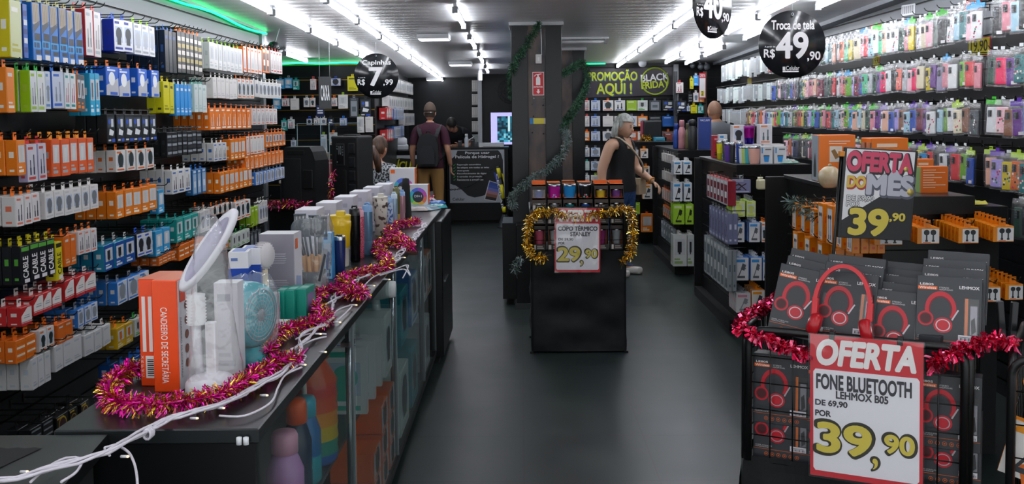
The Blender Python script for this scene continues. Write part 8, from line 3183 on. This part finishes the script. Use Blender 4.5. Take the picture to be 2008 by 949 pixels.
# the red headphones hung over the second stack
u, z = plane_uv(1651, 640, .02)
t = tag(put('headphones', None), 'red wireless headphones hung over the second headphone box stack', 'headphones')
t.matrix_world = BM @ MX(u, .012, z + .02, -10, 2)
REDP, REDG = M('#b01420', .28), M('#d0202c', .2)
g = G()
pts, rw, rh = [], .078, .115
for i in range(25):
    a = rad(4) + (PI - rad(8)) * i / 24
    pts.append(Vector((rw * math.cos(a) * (1 if abs(math.cos(a)) < .9 else 1.0), -.004, .045 + rh * math.sin(a))))
for a, b in zip(pts, pts[1:]):
    n1 = (a - Vector((0, -.004, .05))).normalized() * .006
    n2 = (b - Vector((0, -.004, .05))).normalized() * .006
    d_ = Vector((0, .016, 0))
    q = [a - d_, a + d_, b + d_, b - d_]
    g.face([a - d_ + n1, b - d_ + n2, b + d_ + n2, a + d_ + n1], REDG, True)
    g.face([a - d_ - n1, a + d_ - n1, b + d_ - n2, b - d_ - n2], REDP, True)
    g.face([a - d_ - n1, b - d_ - n2, b - d_ + n2, a - d_ + n1], REDG)
    g.face([a + d_ - n1, a + d_ + n1, b + d_ + n2, b + d_ - n2], REDG)
g.build('headband', t)
for sx in (-1, 1):
    g = G()
    g.box(sx * rw - .009, -.018, .005, sx * rw + .009, .010, .06, REDG, .003)
    g.tube([(sx * rw, -.005, .05), (sx * rw * 1.02, -.012, .0), (sx * rw * .96, -.014, -.02)], .005, CHROME, 8)
    g.build('slider_arm', t)
    g = G()
    axm = Matrix.Rotation(sx * PI / 2 - sx * .25, 3, 'Y')
    g.lathe([(0, -.018), (.030, -.016), (.034, -.004), (.034, .006), (.028, .016), (0, .018)], REDP, 22, c=(sx * rw * .94, -.016, -.02), ax=axm)
    cup_ = g.build('ear_cup', t)
    g = G()
    g.lathe([(.012, .0175), (.024, .0185), (.026, .016)], M('#c9c4c6', .2, .9), 22, c=(sx * rw * .94, -.016, -.02), ax=axm)
    g.build('silver_ring', cup_)

# the large price poster on the front rail
(u0, z1), (u1, _), (_, z0) = plane_uv(1591, 655, -.035), plane_uv(1814, 672, -.035), plane_uv(1588, 930, -.035)
PW_, PH_ = u1 - u0, z1 - z0
o = offer_sign('price_poster', 'large red framed FONE BLUETOOTH 39,90 poster on the headphone basket', PW_, PH_, (0, 0, 0), 0, None, 'OFERTA',
               (('FONE BLUETOOTH', .06, .625, .90, .725), ('LEHMOX B05', .24, .565, .70, .615), ('DE 69,90', .05, .50, .34, .545), ('POR', .05, .43, .19, .47)), '39', '90')
o.matrix_world = BM @ Matrix.Translation((u0, -.035, z0)) @ Matrix.Rotation(rad(-.5), 4, 'Y')
g = G()
for x in (.2, .8):
    g.box(PW_ * x - .008, -.002, PH_ - .012, PW_ * x + .008, .022, PH_ + .012, M('#1a1b1e', .4), .002)
g.build('clip', o)

RDT = [M('#d01848', .2, .8), M('#e8386a', .18, .8), M('#a80f34', .25, .8), M('#f0688c', .15, .7)]


def bl_(L):
    return [BM @ Vector(p) for p in L]


tinsel('tinsel_garland', 'crimson foil tinsel wound over the near corner and front of the headphone basket', bl_([(.02, .42, .99), (.02, .28, .985), (-.01, .14, .975), (-.025, .02, .955), (.02, -.03, .95), (.08, -.03, .93), (.14, -.028, .91), (.20, -.024, .895)]), .028, 1500, RDT, 23, wid=.009)
tinsel('tinsel_garland', 'crimson foil tinsel along the wall end of the headphone basket', bl_([(u1 + .03, -.022, .90), (.53, -.026, .905), (.56, -.028, .925), (.60, -.02, .95), (.64, .0, .965), (.69, .02, .985), (.74, .0, .975)]), .030, 1500, RDT, 24, wid=.009)
# dark upright bars between the two baskets
for i, (px, py0, py1) in enumerate(((1960, 590, 672), (1990, 592, 672))):
    a, b = at_y(px, py0, 2.95), at_y(px - (6 if i else -6), py1, 2.95)
    g = G()
    g.box(-.010, -.008, 0, .010, .008, (a - b).length, M('#26282c', .35), .003)
    o = g.build('bar_handle', None, b)
    o.rotation_mode = 'QUATERNION'
    o.rotation_quaternion = Vector((0, 0, 1)).rotation_difference((a - b).normalized())
    tag(o, 'dark flat bar rising between the two baskets, %s' % ('basket side' if i == 0 else 'wall side'), 'bar')

# the neighbouring basket, cut by the picture edge
NO = BO + bu * (BW + .105) + bv * -.03
NM = Matrix.Translation(NO) @ Matrix.Rotation(BYAW - rad(4), 4, 'Z')
t = thing('basket_stand', 'second black wire basket cut by the picture edge, holding orange packs', 'display stand', NO, BYAW - rad(4))
for nm, p0, p1, n in (('front_grid', (0.0, -.012), (.5, -.012), 8), ('side_grid', (0, 0), (0, .5), 7)):
    g = G()
    grid_panel(g, None, p0, p1, .40, .95, n, 6, .012, .0022)
    g.build(nm, t)
g = G()
for x, y in ((0, 0), (.5, 0), (0, .5), (.5, .5)):
    g.tube([(x, y, 0), (x, y, .41)], .012, WIRE, 8)
g.build('legs', t)
g = G()
g.box(.005, 0, .385, .5, .5, .40, CLOTH)
g.build('basket_floor', t)
for i, (u, z, tl, c, lab) in enumerate(((.07, .60, 14, 'orangestand', 'tilted orange pack behind the wires of the second basket'), (.08, .73, -16, 'orear', 'orange pack upper in the second basket'), (.09, .42, 6, 'redclear', 'red pack low in the second basket'), (.08, .50, -8, 'orhalf', 'grey and orange pack low in the second basket'),
                                       (.20, .62, 6, 'orangecab', 'orange cable pack deeper in the second basket'), (.20, .44, -6, 'redorange', 'red orange pack at the bottom of the second basket'))):
    b_, tm = pack_meshes(ST[c], .13, .17, .035)
    o = put('gadget_pack', b_)
    tag(o, lab, 'packaged accessory')
    o.matrix_world = NM @ Matrix.Translation((u, .02 + .045 * (i % 3), z + .17)) @ Matrix.Rotation(rad(tl), 4, 'Y')

# OFERTA DO MES sign on its post
YS = 4.02
a, b, c = at_y(1660, 291, YS), at_y(1798, 299, YS), at_y(1648, 462, YS)
W, Hh = (b - a).length, (a - c).length
rol = math.atan2(a.z - b.z, b.x - a.x)
t = thing('offer_sign', 'OFERTA DO MÊS 39,90 sign in a black frame before the orange earphones', 'sign', c, 0, rot=(0, rol, rad(4)))
g = G()
g.box(-.012, 0, -.008, W + .012, .012, Hh + .006, M('#0f1013', .35), .002, 1)
g.build('frame', t)
g = G()
poly_rect(g, 0, 0, W, Hh, M('#efedf0', .4), -.0008)
g.face([(0, -.0012, 0), (W, -.0012, 0), (W, -.0012, Hh * .52), (W * .62, -.0012, Hh * .52), (0, -.0012, Hh * .18)], M('#1c1e23', .4))
g.build('poster_sheet', t)
g = G()
SH = M('#2a2228', .4)


def word(s_, x0, z0, x1, z1, m, sh, bold, dx=.004):
    lettering(g, s_, W * x0 + dx, Hh * z0 - dx, W * x1 + dx, Hh * z1 - dx, sh, -.0016, bold + .08)
    lettering(g, s_, W * x0, Hh * z0, W * x1, Hh * z1, m, -.0024, bold)


word('OFERTA', .02, .76, .96, .965, M('#d8486a', .4), SH, .09)
word('DO', .04, .565, .30, .69, M('#e0bc4a', .4), M('#b8382a', .4), .08)
word('MÊS', .34, .50, .99, .77, M('#c4c4d0', .35), M('#5a5a6a', .4), .09)
word('DE 59,90', .05, .405, .44, .47, M('#e4e2e4', .4), M('#23232a', .4), .05, .0005)
word('POR', .05, .345, .24, .40, M('#e4e2e4', .4), M('#23232a', .4), .05, .0005)
word('39', .12, .03, .66, .315, M('#e4cc4a', .35), M('#15161a', .4), .07)
word(',90', .70, .19, .92, .29, M('#e4cc4a', .35), M('#15161a', .4), .06)
g.build('lettering', t)
for (x, z, r) in ((.88, .80, .035), (.97, .54, .05)):
    g = G()
    g.lathe([(0, -.002), (W * r, -.002), (W * r, 0), (0, 0)], M('#d8c06a', .3, .3), 20, c=(W * x, -.003, Hh * z), ax=Matrix.Rotation(PI / 2, 3, 'X'))
    g.lathe([(W * r * .55, -.003), (W * r * .7, -.003), (W * r * .7, -.0021)], M('#a88a34', .3, .3), 20, c=(W * x, -.003, Hh * z), ax=Matrix.Rotation(PI / 2, 3, 'X'))
    g.build('coin', t)
g = G()
g.box(-.030, -.004, Hh - .035, -.008, .02, Hh - .012, M('#e08a1c', .4), .003)
g.build('orange_clip', t)
g = G()
g.tube([(-.018, .012, Hh - .02), (-.018, .014, -.1), (-.018, .02, -c.z + .01)], .007, WIRE, 8)
g.lathe([(0, -c.z), (.06, -c.z), (.06, -c.z + .008), (0, -c.z + .01)], WIRE, 18, c=(-.018, .02, 0))
g.build('post', t)
